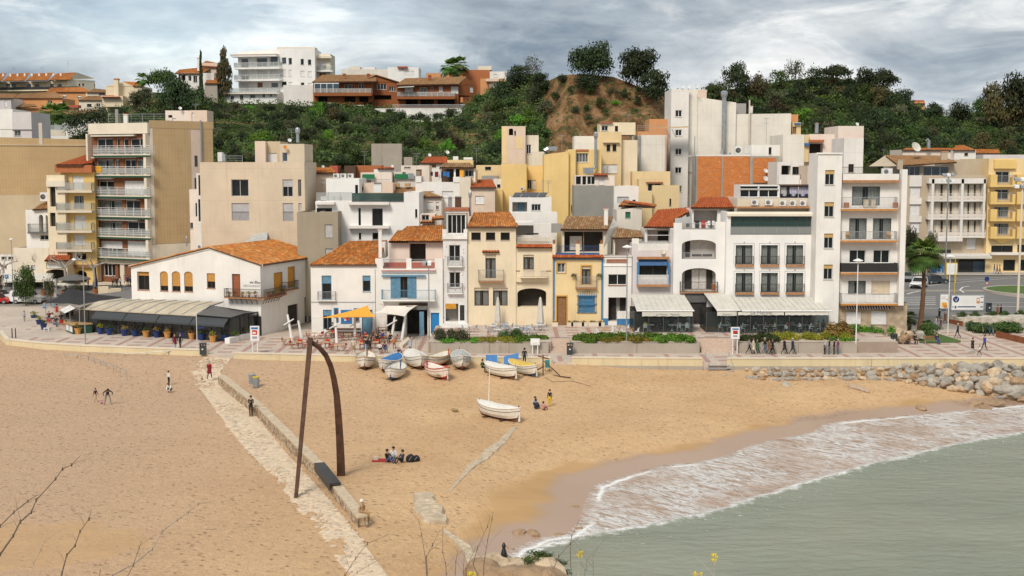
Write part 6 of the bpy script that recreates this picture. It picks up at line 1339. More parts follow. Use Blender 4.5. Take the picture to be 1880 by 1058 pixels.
b=bld('white_house','long low white terrace wall house behind the cream lattice parapet',240,760,152,2,'house');T(800,370,5.567);Fs,P,z=blk(b,765,1240,118,154,5,'white',2,No,[],par=.3);pbx(b,'shade_panel',1000,1180,228,360,149.5,1,'gwh');pbx(b,'reed_screen',820,1000,245,345,151,.3,'gwl');pbx(b,'reed_screen',1180,1290,225,320,152,.3,'gwl');mb.poly([PY(818,218,148.6),PY(960,218,148.6),PY(1010,195,151),PY(765,195,151)],'gwh');mb.bd('awning',b);pbx(b,'terrace_table',930,1050,325,340,148.5,.6,'bmt')
T(880,200,4.7)
b=bld('grey_building','grey corrugated metal wall under a tiled rooftop kitchen',820,1160,163,2,'building');stu('grey_metal',(.33,.32,.29),.3,0);Fs,P,z=blk(b,820,1162,664,163,7,'grey_metal',2,No,[],par=.1,capm='tct')
F=Fs[0]
for k in rg(34):u=F.L*(k+.5)/34;F.box(mb,u-.06,u+.06,2,z,.003,.045,'grey_metal')
mb.bd('corrugation',b,kind='stuff');Fu,P,z2=blk(b,825,1165,575,165,4,'pkw',z-.1,No,[(832,582,880,655,'g1'),(888,580,925,658,'w1'),(930,580,1000,655,'w'),(1030,590,1078,655,'s')],par=-1);rp(b,985,580,1110,580,164.6,1100,560,990,560,167,'trd')
b=bld('white_house','plain white house with small dark window right of the corrugated wall',1160,1372,163,2,'house');Fs,P,z=blk(b,1160,1372,668,162.5,6,'white',2,No,[(1190,758,1290,800,'sg'),(1322,785,1348,806,'d1')],par=.2);rp(b,1200,840,1500,850,158,1530,830,1245,792,162,'tor')
T(1180,150,4.476)
B10=bld('apartment_building','tallest white building with a windowed tower and silver flue, in front of the cliff',232,1215,190,2,'apartment building')
Fs,P,z1=blk(B10,232,377,60,188,8,'gwh',2,No,[(268,235,323,290,'w'),(268,395,322,445,'w'),(267,550,321,602,'w'),(266,705,320,755,'w'),(298,855,320,908,'w')],par=.1);blk(B10,445,522,66,196,5,'pkb',10,No,[],par=.1)
Fs,P,z2=blk(B10,376,765,118,189.5,14,'pnw',2,No,[],par=.1,yt2=172);Fs,P,z3=blk(B10,764,1215,268,190,14,'pnw',2,No,[],par=.1,yt2=262);blk(B10,376,448,62,189.3,8,'pnw',20,No,[],par=.1)
duct(B10,663,120,560,36,188.6,(655,595));pbx(B10,'pipe',868,884,152,580,189.3,.4,'pwl');pbx(B10,'rooftop_shed',768,850,180,268,192,3,'gwl');chy(B10,882,905,200,262,191,'white')
for x in(322,372,440):dish(B10,x,42,16,188)
antn(B10,1014,300,520,185);pbx(B10,'ochre_bay',1215,1278,270,340,192,5,'ovl');b,F_,z_=hut('ochre balcony house peeping out right of the tall white building',1225,1295,335,191,5,'syl',[(1232,370,1262,425,'nd')]);pbx(b,'blue_awning',1250,1300,340,350,190.5,.5,'cvb')
mb.poly([PY(55,385,184),PY(375,378,184),PY(375,366,186),PY(180,375,186)],'wlt');
for x in(190,240):mb.tube([PY(x,390,184),PY(x+35,460,187)],.04,'rgy',4)
mb.bd('steel_canopy',B10);acn(B10,788,565,60,70,186);acn(B10,720,590,36,22,186);pbx(B10,'roof_ledge',440,890,600,616,176,8,'gwh')
bw2=bld('brick_party_wall','bright orange hollow brick party wall in three fields between concrete columns',450,1110,172,2,'wall')
m,t,p,o=newmat('hbk');g=NG(t);br=g.n('ShaderNodeTexBrick');iv(br,'Scale',1);iv(br,'Brick Width',.5);iv(br,'Row Height',.24);iv(br,'Mortar Size',.025)
iv(br,'Color1',(.66,.19,.02,1));iv(br,'Color2',(.54,.14,.015,1));iv(br,'Mortar',(.42,.26,.15,1));cm=g.n('ShaderNodeCombineXYZ');sx=g.n('ShaderNodeSeparateXYZ');g.l(g.pos(),sx.inputs[0]);g.l(sx.outputs[0],cm.inputs[0]);g.l(sx.outputs[2],cm.inputs[1]);g.l(cm.outputs[0],br.inputs['Vector'])
g.l(g.mix(g.ramp(g.noise(g.pos((1,1,1.5)),2.2,5,.7),[(.6,0.),(.66,.75)]),br.outputs[0],(.62,.42,.30)),p.inputs['Base Color']);iv(p,'Roughness',.9)
blk(bw2,425,900,612,174,3,'cct',2,No,[],par=.1);blk(bw2,880,1120,612,173.6,3,'cct',2,No,[],par=.1);Fq=Fc(PY(425,700,173.95).xy,PY(1120,700,173.95).xy)
for x0,x1,y0,y1 in((452,643,615,990),(662,878,615,990),(902,1085,628,832)):
 u0,u1,za,zb_=Fq.rect(x0,y0,x1,y1,.02);k=max(1,round((zb_-za)/1.2));nn=3
 for i in rg(k):
  for j in rg(nn):Fq.box(mb,lp(u0,u1,j/nn),lp(u0,u1,(j+1)/nn),lp(za,zb_,i/k),lp(za,zb_,(i+1)/k),.02 if y0<620 else.48,.10+.012*((i+j)%2)+(0 if y0<620 else.46),'hbk');mb.bd('brick_field',bw2)
dish(bw2,1008,735,20,172.8);dish(bw2,1008,800,24,172.6);pbx(bw2,'flue',420,432,450,985,173.5,.3,'galv')
b,F_,z_=hut('white penthouse with dark terrace opening above the brick wall',1100,1315,660,166,6,'gwh',[(1140,690,1215,765,'o'),(1230,700,1300,765,'d')],par=.1);pbx(b,'terrace_parapet',1118,1290,770,845,163.5,.3,'whc');pbx(b,'terrace_parapet',1286,1378,805,845,163.5,.3,'whc');rlg(mb,[PY(1288,800,163.6).xy,PY(1370,800,163.6).xy],PY(1288,806,163.6).z,PY(1288,765,163.6).z,'bars','bmt');mb.bd('railing',b)
b,F_,z_=hut('small flat white annex with one window on the brick wall roof',890,1150,520,177,5,'white',[(1035,540,1060,600,'g1')],par=.1)
b,F_,z_=hut('tall grey white slab building behind the penthouse',1148,1322,435,175,9,'pnw',[],par=.2,name='building')
b,F_,z_=hut('pink white balcony building with red canopy below the wooded slope',1365,1640,432,184,8,'pkw',[(1370,510,1480,650,'o')],par=.2,name='apartment_building');F=F_[0];pbx(b,'canopy',1370,1492,478,498,183,1.2,'tct');chy(b,1420,1445,340,425,185,'galv','tct');pbx(b,'side_wall',1325,1368,440,660,183.5,3,'syl');pbx(b,'blue_awning',1332,1368,505,525,183,.5,'cvb')
Fq_,_,_=blk(b,1600,1810,365,182,8,'pkw',3,No,[(1660,515,1690,600,'s'),(1700,515,1745,600,'s'),(1685,675,1735,750,'d')],par=.2);bal(b,Fq_[0],1628,1812,628,580,1,'lines','rgy','pkw',.15);pbx(b,'canopy',1635,1812,474,488,181.2,.8,'redband');dish(b,1760,352,16,183)
b,F_,z_=hut('peach gable wall with a black fan unit beside the stair tower',1350,1432,690,160,5,'pkb',[(1382,755,1408,805,'d1')],par=.1)
T(1480,270,3.648)
stu('putty',(.50,.41,.30),.3)
B11=bld('apartment_building','large putty coloured apartment building with white balcony frames behind the palm',650,1220,214,2.7,'apartment building')
lv=[(248,352),(368,478),(492,603)]
Fs,P,z1=blk(B11,640,985,190,214,14,'putty',2.2,No,[(697,265,765,340,'s'),(697,385,762,460,'s'),(692,505,760,575,'s'),(700,850,760,1000,'d')],par=-1);Fs2,P2,_=blk(B11,980,1218,190,214.2,14,'putty',2.2,No,[(1075,612,1138,685,'s')],par=.2);Fp,Pp,zp_=blk(B11,650,985,125,215,12,'putty',z1-.3,No,[(655,130,765,210,'gb'),(785,130,955,210,'gb')],par=-1)
rp(B11,630,128,1010,105,213.5,900,62,530,58,221,'ttn',nu=60);blk(B11,985,1218,85,216,10,'putty',z1-.3,No,[],par=.1);mb.poly([PY(420,130,216),PY(650,128,215),PY(530,56,222)],'putty');mb.bd('gable',B11)
lg(B11,Fs[0],690,772,190,265,.2,'gwh','panel');lg(B11,Fs[0],690,772,342,384,.2,'gwh','panel');lg(B11,Fs[0],690,772,462,504,.2,'gwh','panel')
FW=Fc(PY(820,400,212.6).xy,PY(1205,400,212.6).xy)
for(ya,yb)in((240,357),(362,478),(484,600)):
 for x0,x1 in((850,1035),(1050,1182)):
  u0,u1,za,zb_=FW.rect(x0,ya,x1,yb);FW.box(mb,u0,u1,za,zb_,-1.2,-1.1,'shb');k=6
  for i in rg(k):FW.box(mb,lp(u0,u1,(i+.1)/k),lp(u0,u1,(i+.55)/k),za,zb_-.3,-1.09,-1.05,'curtain'if i%2 else 'inr')
  mb.bd('glazing',B11)
 u0,u1,za,zb_=FW.rect(815,yb-6,1200,yb+8);FW.box(mb,u0,u1,za,zb_,-1.3,.1,'gwh');s=mb.bd('balcony',B11);rlg(mb,[FW.pt(u0,0,.05).xy,FW.pt(u1,0,.05).xy],zb_,zb_+1.,'lines','rwh');mb.poly([FW.pt(u0,zb_+.1,.03),FW.pt(u1,zb_+.1,.03),FW.pt(u1,zb_+.6,.03),FW.pt(u0,zb_+.6,.03)],'pkw');mb.bd('railing',s)
for x0,x1 in((835,852),(1033,1050),(1182,1196)):u0,u1,za,zb_=FW.rect(x0,215,x1,610);FW.box(mb,u0,u1,za,zb_,-1.3,.15,'gwh');mb.bd('frame_post',B11)
u0,u1,za,zb_=FW.rect(820,210,1205,245);FW.box(mb,u0,u1,za,zb_,-1.3,.15,'gwh');mb.bd('parapet',B11);u0,u1,za,zb_=FW.rect(870,595,1045,632);FW.box(mb,u0,u1,za,zb_-.15,-1.3,.2,'gwh');mb.bd('parapet',B11)
pbx(B11,'shop_canopy',880,1240,718,733,212,2.5,'gwh');pbx(B11,'awning',925,1245,732,748,211,.6,'canvas')
FS=Fc(PY(900,800,213.2).xy,PY(1255,800,213.2).xy)
for x0,x1,m_ in((1025,1110,'gsm'),(1115,1185,'glass_blue'),(1190,1250,'glass_blue')):u0,u1,za,zb_=FS.rect(x0,765,x1,850);FS.box(mb,u0,u1,za,zb_,0,.05,m_);FS.box(mb,u0-.1,u0,za,zb_,0,.12,'bmt');mb.bd('shop_window',B11)
pbx(B11,'shopfront_back',1020,1255,755,855,213.6,.1,'inr');pbx(B11,'shop_sign',812,920,790,855,212.4,.2,'cvb');pbx(B11,'archway',880,970,688,715,213.8,.1,'inr')
antn(B11,520,15,60,216);chy(B11,612,650,80,150,212,'putty','tct');chy(B11,905,950,30,90,216,'putty','tct');dish(B11,730,5,36,217,'canvas')
B12=bld('apartment_building','yellow apartment building with wrap-around balconies at the right edge',1220,1459,212,2.7,'apartment building')
Fs,P,z1=blk(B12,1218,1900,78,213,14,'ypl',2.2,No,[(1268,165,1360,238,'g'),(1265,285,1355,350,'g'),(1258,400,1355,470,'gc'),(1258,512,1355,585,'gc'),(1240,660,1385,705,'d'),(1415,655,1700,705,'d'),(1320,755,1400,830,'d1'),(1420,755,1500,830,'d1')],par=.3);F=Fs[0]
for ya,yb in((185,262),(300,378),(418,492),(535,608)):
 for x0,x1 in((1235,1400),(1412,1580)):
  s,zf=bal(B12,F,x0,x1,yb-8,ya+5,1.2,'bars','rgy','yblk',.35);u0,u1=F.hit(x0,yb,1.2)[0],F.hit(x1,yb,1.2)[0];zt=F.hit(x0,ya,1.2)[1];F.box(mb,u0-.02,u0+1.1,zf-.36,zt,.003,1.24,'yblk');F.box(mb,u1-.5,u1,zf-.36,zt-.4,.003,1.24,'yblk');mb.bd('parapet',B12)
u0,u1,za,zb_=F.rect(1255,85,1400,145);F.box(mb,u0,u1,za,zb_,.003,.5,'yblk');mb.bd('attic_panel',B12);lg(B12,F,1218,1600,706,720,1.5,'gwh','shop_canopy')
u,z=F.hit(1320,608,.8);mb.poly([F.pt(u-2.2,z,1.2),F.pt(u,z-1.1,.1),F.pt(u+2.2,z,1.2)],'yblk');mb.bd('bracket',B12)
b,F_,z_=hut('white rooftops with orange tiles and a big dish above the putty building',985,1130,20,236,8,'white',[(1060,40,1085,60,'d')],(980,1135,24,1060,-8,1000,-8,'tor'));b,F_,z_=hut('low white house with orange roof on the slope behind the putty building',640,1000,18,238,8,'pkw',[],(640,1000,22,1000,10,670,10,'tor'));mb.tube([PY(820,10,236),PY(820,-38,236),PY(808,-50,236)],.35,'galv',8);mb.bd('vent_pipe',b)
b,F_,z_=hut('small white house with orange roof at the foot of the right wood',1110,1290,42,240,8,'llw',[],(1105,1300,45,1290,18,1120,18,'tor'));b,F_,z_=hut('long pale roof edge behind the yellow apartments',1180,1700,52,236,10,'llw',[])
T(380,70,5.875)
C=bld('apartment_building','white hilltop apartment block with long balconies and a curved corner',290,1340,312,34,'apartment building')
Fs,P,z1=blk(C,340,795,152,308,10,'whc',30,306,[(368,222,445,320,'gb1'),(535,215,650,308,'gb1'),(680,200,762,300,'gb1'),(372,365,450,450,'h'),(545,345,650,440,'s'),(680,340,770,430,'s'),(372,490,450,560,'s'),(545,480,600,530,'nd'),(692,480,768,532,'gb1')],par=.2,yt2=118);F=Fs[0]
Fk,Pk,_=blk(C,795,945,120,306,9,'whc',30,303.5,[(803,210,855,280,'gb1'),(878,215,915,285,'g1'),(803,342,858,412,'s'),(880,342,915,415,'s'),(803,470,858,520,'g1'),(880,475,920,510,'s')],par=.2);Fk,Pk,_=blk(C,945,1168,112,303.5,10,'whc',30,303.5,[(1010,225,1045,290,'g1'),(1088,232,1125,292,'g1'),(1010,355,1052,415,'s'),(1088,360,1130,420,'s'),(1012,480,1050,520,'g1'),(1090,485,1130,520,'s')],par=.2)
Fk,Pk,_=blk(C,1168,1335,170,307,8,'crp',30,307,[(1210,255,1290,335,'h'),(1212,380,1285,415,'nd')],par=.2)
for x0,x1,yf,yr in((290,780,318,262),(292,785,448,395)):bal(C,F,x0,x1,yf,yr,2.,'glass','rwh','whc',.35)
bal(C,Fk[0],1172,1355,350,300,1.5,'glass','rwh','whc',.3);u0,u1,za,zb_=F.rect(290,172,780,208);F.box(mb,u0,u1,za,zb_-.4,.01,2.2,'whc');F.box(mb,u0,u1,zb_-.39,zb_-.2,.01,2.3,'pkb');mb.bd('roof_overhang',C);pbx(C,'roof_plant',755,1165,98,125,310,4,'crp');lg(C,Fk[0],1170,1350,200,222,1.2,'crp','roof_overhang')
C1=bld('terrace_building','low white terrace building stepping down below the hilltop apartments',150,830,300,30,'building');Fs,P,z1=blk(C1,150,760,590,300,6,'whc',26,299,[(165,615,190,650,'nd'),(255,625,290,668,'g'),(355,615,390,668,'g'),(465,612,520,645,'g'),(600,600,625,640,'g'),(680,598,700,630,'g')],par=.1,yt2=570);bal(C1,Fs[0],150,780,592,540,1,'glass','rwh','pkw',.25);blk(C1,830,1150,508,297,6,'gwh',26,No,[],par=.1)
def chalet(lbl,xs_,ye,yr_,Y,wins,ybal,ytop,ybase,right):
 b=bld('brick_chalet',lbl,xs_[0],xs_[1],Y,30,'house');Fs,P,z=blk(b,xs_[0],xs_[1],ye,Y,12,'bbr',26,No,wins,par=-1,ybase=ybase);F=Fs[0]
 return b,F,z
stu('bbr',(.30,.105,.04),.3,0)
T(380,70,5.875)
b,F,z=chalet('left brown brick chalet on the hill with a glazed white porch',(1150,1785),478,400,296,[(1485,500,1560,555,'w'),(1570,500,1592,585,'w1'),(1635,495,1692,550,'w'),(1200,625,1300,690,'o'),(1480,625,1600,690,'o'),(1640,625,1740,690,'o')],590,0,695,0)
rp(b,1130,478,1830,470,294.5,1825,398,1240,402,302,'ttn');bal(b,F,1145,1775,592,545,2,'glass','rwh','bbr',.7);u0,u1,za,zb_=F.rect(1158,485,1425,590,1.8);Fg_=Fc(F.pt(u0,0,1.9).xy,F.pt(u1,0,1.9).xy)
for i in rg(4):w_=Fg_.L/4;Fg_.box(mb,w_*i,w_*i+.12,za,zb_,0,.1,'wfr');Fg_.box(mb,w_*i+.12,w_*(i+1),za+.8,zb_-.2,.02,.04,'glass_blue');Fg_.box(mb,w_*i+.12,w_*(i+1),zb_-.2,zb_,0,.1,'wfr');mb.bd('porch_glazing',b)
for x in(1480,1740):chy(b,x-15,x+15,385,420,297,'bbr')
T(680,90,4.947);Fs,P,z1=blk(b,-60,250,300,299,8,'bbr',26,No,[(18,315,45,368,'wc'),(62,318,145,370,'w3'),(168,342,210,385,'w'),(215,345,255,388,'w'),(20,420,190,460,'o')],par=-1);F=Fs[0];mb.poly([PY(-60,300,298.9),PY(250,300,298.9),PY(160,285,298.9),PY(55,240,298.9),PY(-30,262,298.9)],'bbr');mb.poly([PY(-60,300,307),PY(-30,262,307),PY(55,240,307),PY(160,285,307),PY(250,300,307)],'bbr');mb.bd('gable',b);tiles(b,PY(-60,290,298.5),PY(-60,290,298.5)+V3((0,9,0)),PY(50,236,298.5)+V3((0,9,0)),PY(50,236,298.5),'ttn');tiles(b,PY(255,300,298.5)+V3((0,9,0)),PY(255,300,298.5),PY(50,236,298.5),PY(50,236,298.5)+V3((0,9,0)),'ttn')
b,F,z=chalet('right brown brick chalet on the hill with a long balcony and arcade',(235,800),325,0,292,[(310,345,388,392,'s'),(447,348,515,425,'wc'),(545,345,572,372,'w'),(620,342,658,390,'s'),(730,340,850,405,'s'),(320,455,430,520,'o'),(455,455,575,520,'o'),(610,455,765,520,'o')],430,0,545,0)
Fs,P,z1=blk(b,795,965,325,292.5,12,'bbr',26,296,[(903,345,935,395,'s')],par=-1,ybase=420);mb.poly([PY(795,325,292.4),PY(965,325,296),PY(872,262,294)],'bbr');mb.bd('gable',b);rp(b,225,330,800,322,290.8,872,255,315,270,297,'ttn')
bal(b,F,238,770,432,392,2,'glass','rwh','bbr',.6);chy(b,525,553,238,285,294,'bbr');aw_=MB();aw_.poly([PY(245,352,288.5),PY(395,345,288.5),PY(400,338,291),PY(260,345,291)],'canvas');aw_.bd('awning',b)
b=wln('garden_wall','long low white garden wall with rail below the brown chalets',[PY(40,520,287).xy,PY(370,545,285).xy,PY(830,530,286).xy],27,PY(300,540,286).z,.3,'white','whc');rlg(mb,[PY(200,520,286.5).xy,PY(860,500,286.5).xy],PY(300,540,286).z,PY(300,505,286).z,'bars','rwh');mb.bd('railing',b)
b,F_,z_=hut('distant white flats with red marks on the parapet, behind the chalets',160,440,165,420,12,'whc',[(290,180,300,190,'g'),(310,200,360,235,'s'),(370,200,400,235,'s')],name='apartment_building',zb=40);pbx(b,'red_parapet',245,335,158,172,419,1,'redband');b,F_,z_=hut('distant long white building left of the distant flats',-260,160,185,425,12,'white_old',[],name='building',zb=40);pbx(b,'roof_box',-195,-95,160,190,426,5,'crp');pbx(b,'roof_box',-60,40,165,188,426,5,'white')
b,F_,z_=hut('orange flats roof with a flat white top right of the chalets',510,640,220,380,10,'ovl',[],zb=40);b,F_,z_=hut('distant orange building left of the brick wall house',670,840,208,372,10,'ovl',[],zb=40)
b,F_,z_=hut('orange brick sided white building on the ridge',840,1085,190,360,12,'tct',[],zb=36);blk(b,1085,1240,205,359,10,'white',36,No,[(1120,230,1150,255,'s')],par=.1);pbx(b,'roof_box',975,1100,155,190,364,8,'crp')
b,F_,z_=hut('orange house with white balcony on the ridge beside the palms',1000,1220,270,330,10,'ovl',[(1090,300,1155,345,'h')],zb=34);bal(b,F_[0],1075,1165,352,325,1.5,'glass','rwh','ovl',.4);pbx(b,'roof_edge',1050,1165,272,296,329,1,'pkb',.6)
T(0,90,4.7)
b=bld('terraced_houses','row of cream terraced houses with red tile roofs and black balconies at upper left',0,830,420,42,'houses');wn=[(x,300,x+38,330,'gb1')for x in(50,100,230,300,428,495)]
Fs,P,z1=blk(b,-400,590,290,424,12,'cream',38,416,wn,par=-1);Fs2,P2,z2=blk(b,590,828,260,416,12,'crp',38,424,[(675,232,692,250,'d'),(680,300,695,320,'d'),(710,298,728,318,'d'),(812,305,824,328,'d')],par=-1);mb.poly([PY(590,262,415.9),PY(828,262,423.9),PY(820,258,423.9),PY(665,203,418)],'crp');mb.bd('gable',b)
for i in rg(5):xa=-380+i*200;rp(b,xa,286-i*4,xa+190,284-i*4,414,xa+235,212-i*2,xa+70,222-i*2,424,'tor')
for i in rg(9):chy(b,20+i*62,32+i*62,212-i,240-i,420,'white');
bal(b,Fs[0],-50,660,352,328,2.5,'solid','bmt','cream',.4)
for x,y in((122,160),(365,160),(590,105)):antn(b,x,y,225,420)
b,F_,z_=hut('orange villa with a wide hipped roof, upper left',480,780,370,370,12,'ovl',[(540,392,570,425,'h'),(670,402,700,430,'h')],(395,800,374,700,332,440,338,'tor'),zb=36)
b,F_,z_=hut('orange and tan villa with two roof layers at upper left',100,545,425,340,10,'ovl',[(115,455,140,482,'s'),(410,445,450,475,'w'),(510,455,535,480,'h')],(95,548,428,480,372,180,388,'ttn'),zb=32);rp(b,65,512,320,498,333,300,478,120,480,337,'ttn');pbx(b,'ground_storey',85,540,512,560,334,5,'ovl')
b,F_,z_=hut('pale blue white house at the upper left edge',-200,105,425,330,8,'llw',[(40,450,60,500,'s')],(-210,120,428,150,390,-150,388,'ttn'),zb=30)
b,F_,z_=hut('cream villa with a tall white chimney and orange gable',920,1230,320,305,9,'cream',[(1195,345,1215,385,'s')],(1150,1240,322,1235,290,1062,284,'tor'),zb=28);pbx(b,'tall_chimney',985,1018,268,405,303,1,'cream');pbx(b,'chimney_cap',980,1022,255,268,303,1,'tct');pbx(b,'annex',885,1060,405,500,302,6,'cream');rp(b,875,420,1040,420,301,1030,402,890,402,304,'trd');mb.poly([PY(920,322,304.9),PY(1152,322,304.9),PY(1062,284,304.9),PY(925,318,304.9)],'cream');mb.bd('gable',b)
b,F_,z_=hut('grey roofed cream cottage left of the cream villa',690,885,440,310,8,'crp',[(750,475,790,500,'d'),(830,470,865,500,'w')],(675,885,445,870,408,760,408,'ttn'),zb=28);b,F_,z_=hut('cream cottage gable above the grey roofed one',750,915,375,325,8,'crp',[(850,375,905,400,'g')],(745,920,378,915,355,815,345,'ttn'),zb=28)
b,F_,z_=hut('long low tan tiled bungalow behind the two palms',285,860,585,288,7,'white',[(330,600,360,640,'nd'),(620,570,645,600,'nd'),(710,575,725,600,'nd'),(745,575,760,600,'nd')],(280,880,588,850,528,300,540,'ttn'),zb=20);pbx(b,'red_awning',525,675,485,508,286,2,'redband');pbx(b,'pool_screen',330,600,655,700,270,.3,'gfr');pbx(b,'white_fence',335,560,700,752,262,.3,'pwl')
b,F_,z_=hut('white villa with arched veranda and orange roof beside the tall cypress',1545,1850,208,302,9,'white',[(1625,228,1650,275,'ai'),(1668,232,1702,290,'g'),(1560,220,1600,270,'ai')],(1505,1740,215,1850,152,1545,182,'tor'),zb=30);Fs,P,z1=blk(b,1715,1880,120,308,8,'pkb',30,No,[],par=-1);chy(b,1702,1725,78,190,304,'white');rp(b,1700,150,1880,160,307.5,1880,125,1780,105,311,'tor');b,F_,z_=hut('stone gabled cottage right of the tall cypress',1770,1880,300,298,7,'cct',[],(1768,1900,300,1880,248,1790,255,'tor'),zb=28)
hd=lfm('hedge',[(PY(600+i*28,640-i*6,262).x,262,PY(600+i*28,650-i*6,262).z,1.6,1.5,2.6)for i in rg(11)],5000,.35,'lfd',random.Random(4));o=nob('hedge',hd);tag(o,'long clipped dark hedge slanting below the bungalow','hedge')
pbx(b,'column',862,885,540,645,262,.5,'cct')
for x in(862,995):p,q=PY(x,650,272),PY(x+22,520,272);mb.box(p.x,q.x,272,272.6,p.z-4,q.z,'cct');o=mb.bd('concrete_column',No);tag(o,'tall concrete column carrying a terrace, %s one under the cream villa'%('left'if x<900 else 'right'),'column')
T(1380,90,3.76);b,F_,z_=hut('tiny red roofed house peeping over the right skyline',1115,1190,365,330,6,'ovl',[],(1108,1198,378,1190,356,1120,356,'trd'),zb=30)
T()
def PG(x,y):
 z=1.2
 for _ in rg(12):p=PZ(x,y,z);z=.5*z+.5*(gd(p.x,p.y)if p.y>150.4 else 1.)
 return V3((p.x,p.y,z))
def PP(x,y):
 return PZ(x,y,1.03)
def sheet(name,x0,x1,y0,y1,m,dz=.012,st=4):
 nx=int((x1-x0)/st)+1;ny=int((y1-y0)/st)+1;mb.ml=[m]
 for j in rg(ny+1):
  for i in rg(nx+1):x=x0+(x1-x0)*i/nx;y=y0+(y1-y0)*j/ny;mb.v.append((x,y,gd(x,y)+dz))
 for j in rg(ny):
  for i in rg(nx):k=j*(nx+1)+i;mb.f.append((k,k+1,k+nx+2,k+nx+1));mb.m.append(0);mb.uv.append(No)
 return stc(name,mb,org=O_)
sheet('road',44,150,159,207,'asphalt',.02);sheet('pavement',40,150,207.3,216,'kerb',.13);sheet('road',-150,-50,172,181,'asphalt',.03);sheet('pavement',-150,-40,181.2,187,'pwl',.13)
def line(parent,pts,w_,m='paint',dz=.05):
 for a,c in zip(pts,pts[1:]):
  p,q=PG(*a),PG(*c);d=(q-p);d.z=0;d.normalize();n=V3((-d.y,d.x,0))*w_/2;k=max(1,int((q-p).length/4))
  for i in rg(k):
   a1,a2=p.lerp(q,i/k),p.lerp(q,(i+1)/k);a1.z=gd(a1.x,a1.y)+dz;a2.z=gd(a2.x,a2.y)+dz;mb.poly([a1-n,a2-n,a2+n,a1+n],m)
 o=mb.bd('road_marking');o['kind']='structure';return o
for y in(547,550.5,554,557.5,561):line(No,[(1640,y),(1718,y-1)],.45)
line(No,[(1655,567),(1745,567)],.3);line(No,[(1812,563),(1990,566)],.3);line(No,[(1810,556),(1990,557)],.15)
line(No,[(1690,528),(1730,522),(1800,516),(1900,508)],.2);line(No,[(1770,538),(1762,533),(1768,528),(1780,526)],.25);line(No,[(1760,515),(1860,508)],.15);line(No,[(1665,541),(1675,538),(1690,535)],.3)
rc=PG(1905,535);rr_=rc.x-PG(1816,535).x;n=40;zc=gd(rc.x,rc.y)+.15
mb.lathe((rc.x,rc.y,zc-.6),[(rr_+.5,0),(rr_+.5,.66),(rr_,.66),(rr_,.6)],'kerb',n);stc('roundabout_kerb',mb);pn('lawn',(.07,.13,.02),.95,var=.3,sc=2,bump=.5)
mb.poly([(rc.x+rr_*cos(2*pi*k/n),rc.y+rr_*sin(2*pi*k/n),zc+.02)for k in rg(n)],'lawn');stc('roundabout_lawn',mb)
def post(name,lbl,cat,p,h,r,m='galv',extra=No,gp=No,r2=No):
 a=TG(name,lbl,cat,p,gp);mb.tube([p,p+V3((0,0,h))],[r,r2 or r*.8],m,8);mb.bd('pole',a)
 if extra:extra(a,p+V3((0,0,h)))
 return a
def lamp_head(side=1,m='lmw'):
 def f(a,t):
  mb.tube([t,t+V3((0,0,.15)),t+V3((.7*side,0,.25))],.04,'galv',5);mb.bd('arm',a);c=t+V3((.95*side,0,.2));mb.lathe(c,[(.05,-.12),(.28,-.05),(.22,.08),(.05,.14)],m,8);mb.bd('lamp_shade',a)
 return f
def ring_lamp(a,t):
 mb.lathe(t,[(.04,-.1),(.55,.05),(.5,.12),(.06,.3)],'lmw',10);mb.bd('lamp_shade',a)
def flood(n,w_=.5):
 def f(a,t):
  mb.tube([t+V3((-w_,0,-.2)),t+V3((w_,0,-.2))],.05,'galv',5);mb.bd('crossbar',a)
  for i in rg(n):
   x=-w_+2*w_*(i%3)/2;z=-.1-.9*(i//3);mb.hx([t+V3((x+a_,b_,z+c_))for a_,b_,c_ in((-.28,-.3,-.1),(.28,-.3,-.1),(.28,.2,.05),(-.28,.2,.05),(-.28,-.3,.2),(.28,-.3,.2),(.28,.2,.4),(-.28,.2,.4))],'lmw'if i%2 else 'rgy');mb.bd('floodlight',a)
 return f
def hgt(p,ytop):
 b=(529-ytop)/FPX;return HC+(b*CT-ST)*p.y/(CT+b*ST)-p.z
def lpost(lbl,x,yb,yt,f,r=.07,base=No,m='galv',name='street_lamp',cat='street lamp',grp='street lamps on the promenade'):
 p=base or PP(x,yb);return post(name,lbl,cat,p,hgt(p,yt),r,m,f,grp)
lpost('tall grey lamp post by the sea wall in front of the dining conservatory',157,632,480,lamp_head(-1));lpost('grey lamp post with flat floodlights rising from the lavender planter',788,641,484,flood(2,.4));lpost('grey lamp post standing in the middle of the green planter',1150,647,455,ring_lamp);lpost('white lamp post in front of the balcony tower',1571,648,480,ring_lamp,m='rwh')
lpost('slender double lamp post among the walkers at right',1740,614,472,ring_lamp,.06,m='rwh');lpost('very tall floodlight mast near the right edge',1868,580,330,flood(6,.8),.16,base=PG(1868,580),m='pwl');lpost('tall dark floodlight mast beside the putty apartments',1738,540,322,flood(6,.7),.12,base=PG(1735,518));lpost('thin street lamp by the parked van at far left',25,560,442,lamp_head(0),.06,base=PG(25,560));
lpost('yellowish twin sign post holding the map board',1752,540,475,No,.06,base=PG(1752,540),m='yellow_sign',name='sign_post',cat='sign post',grp=No)
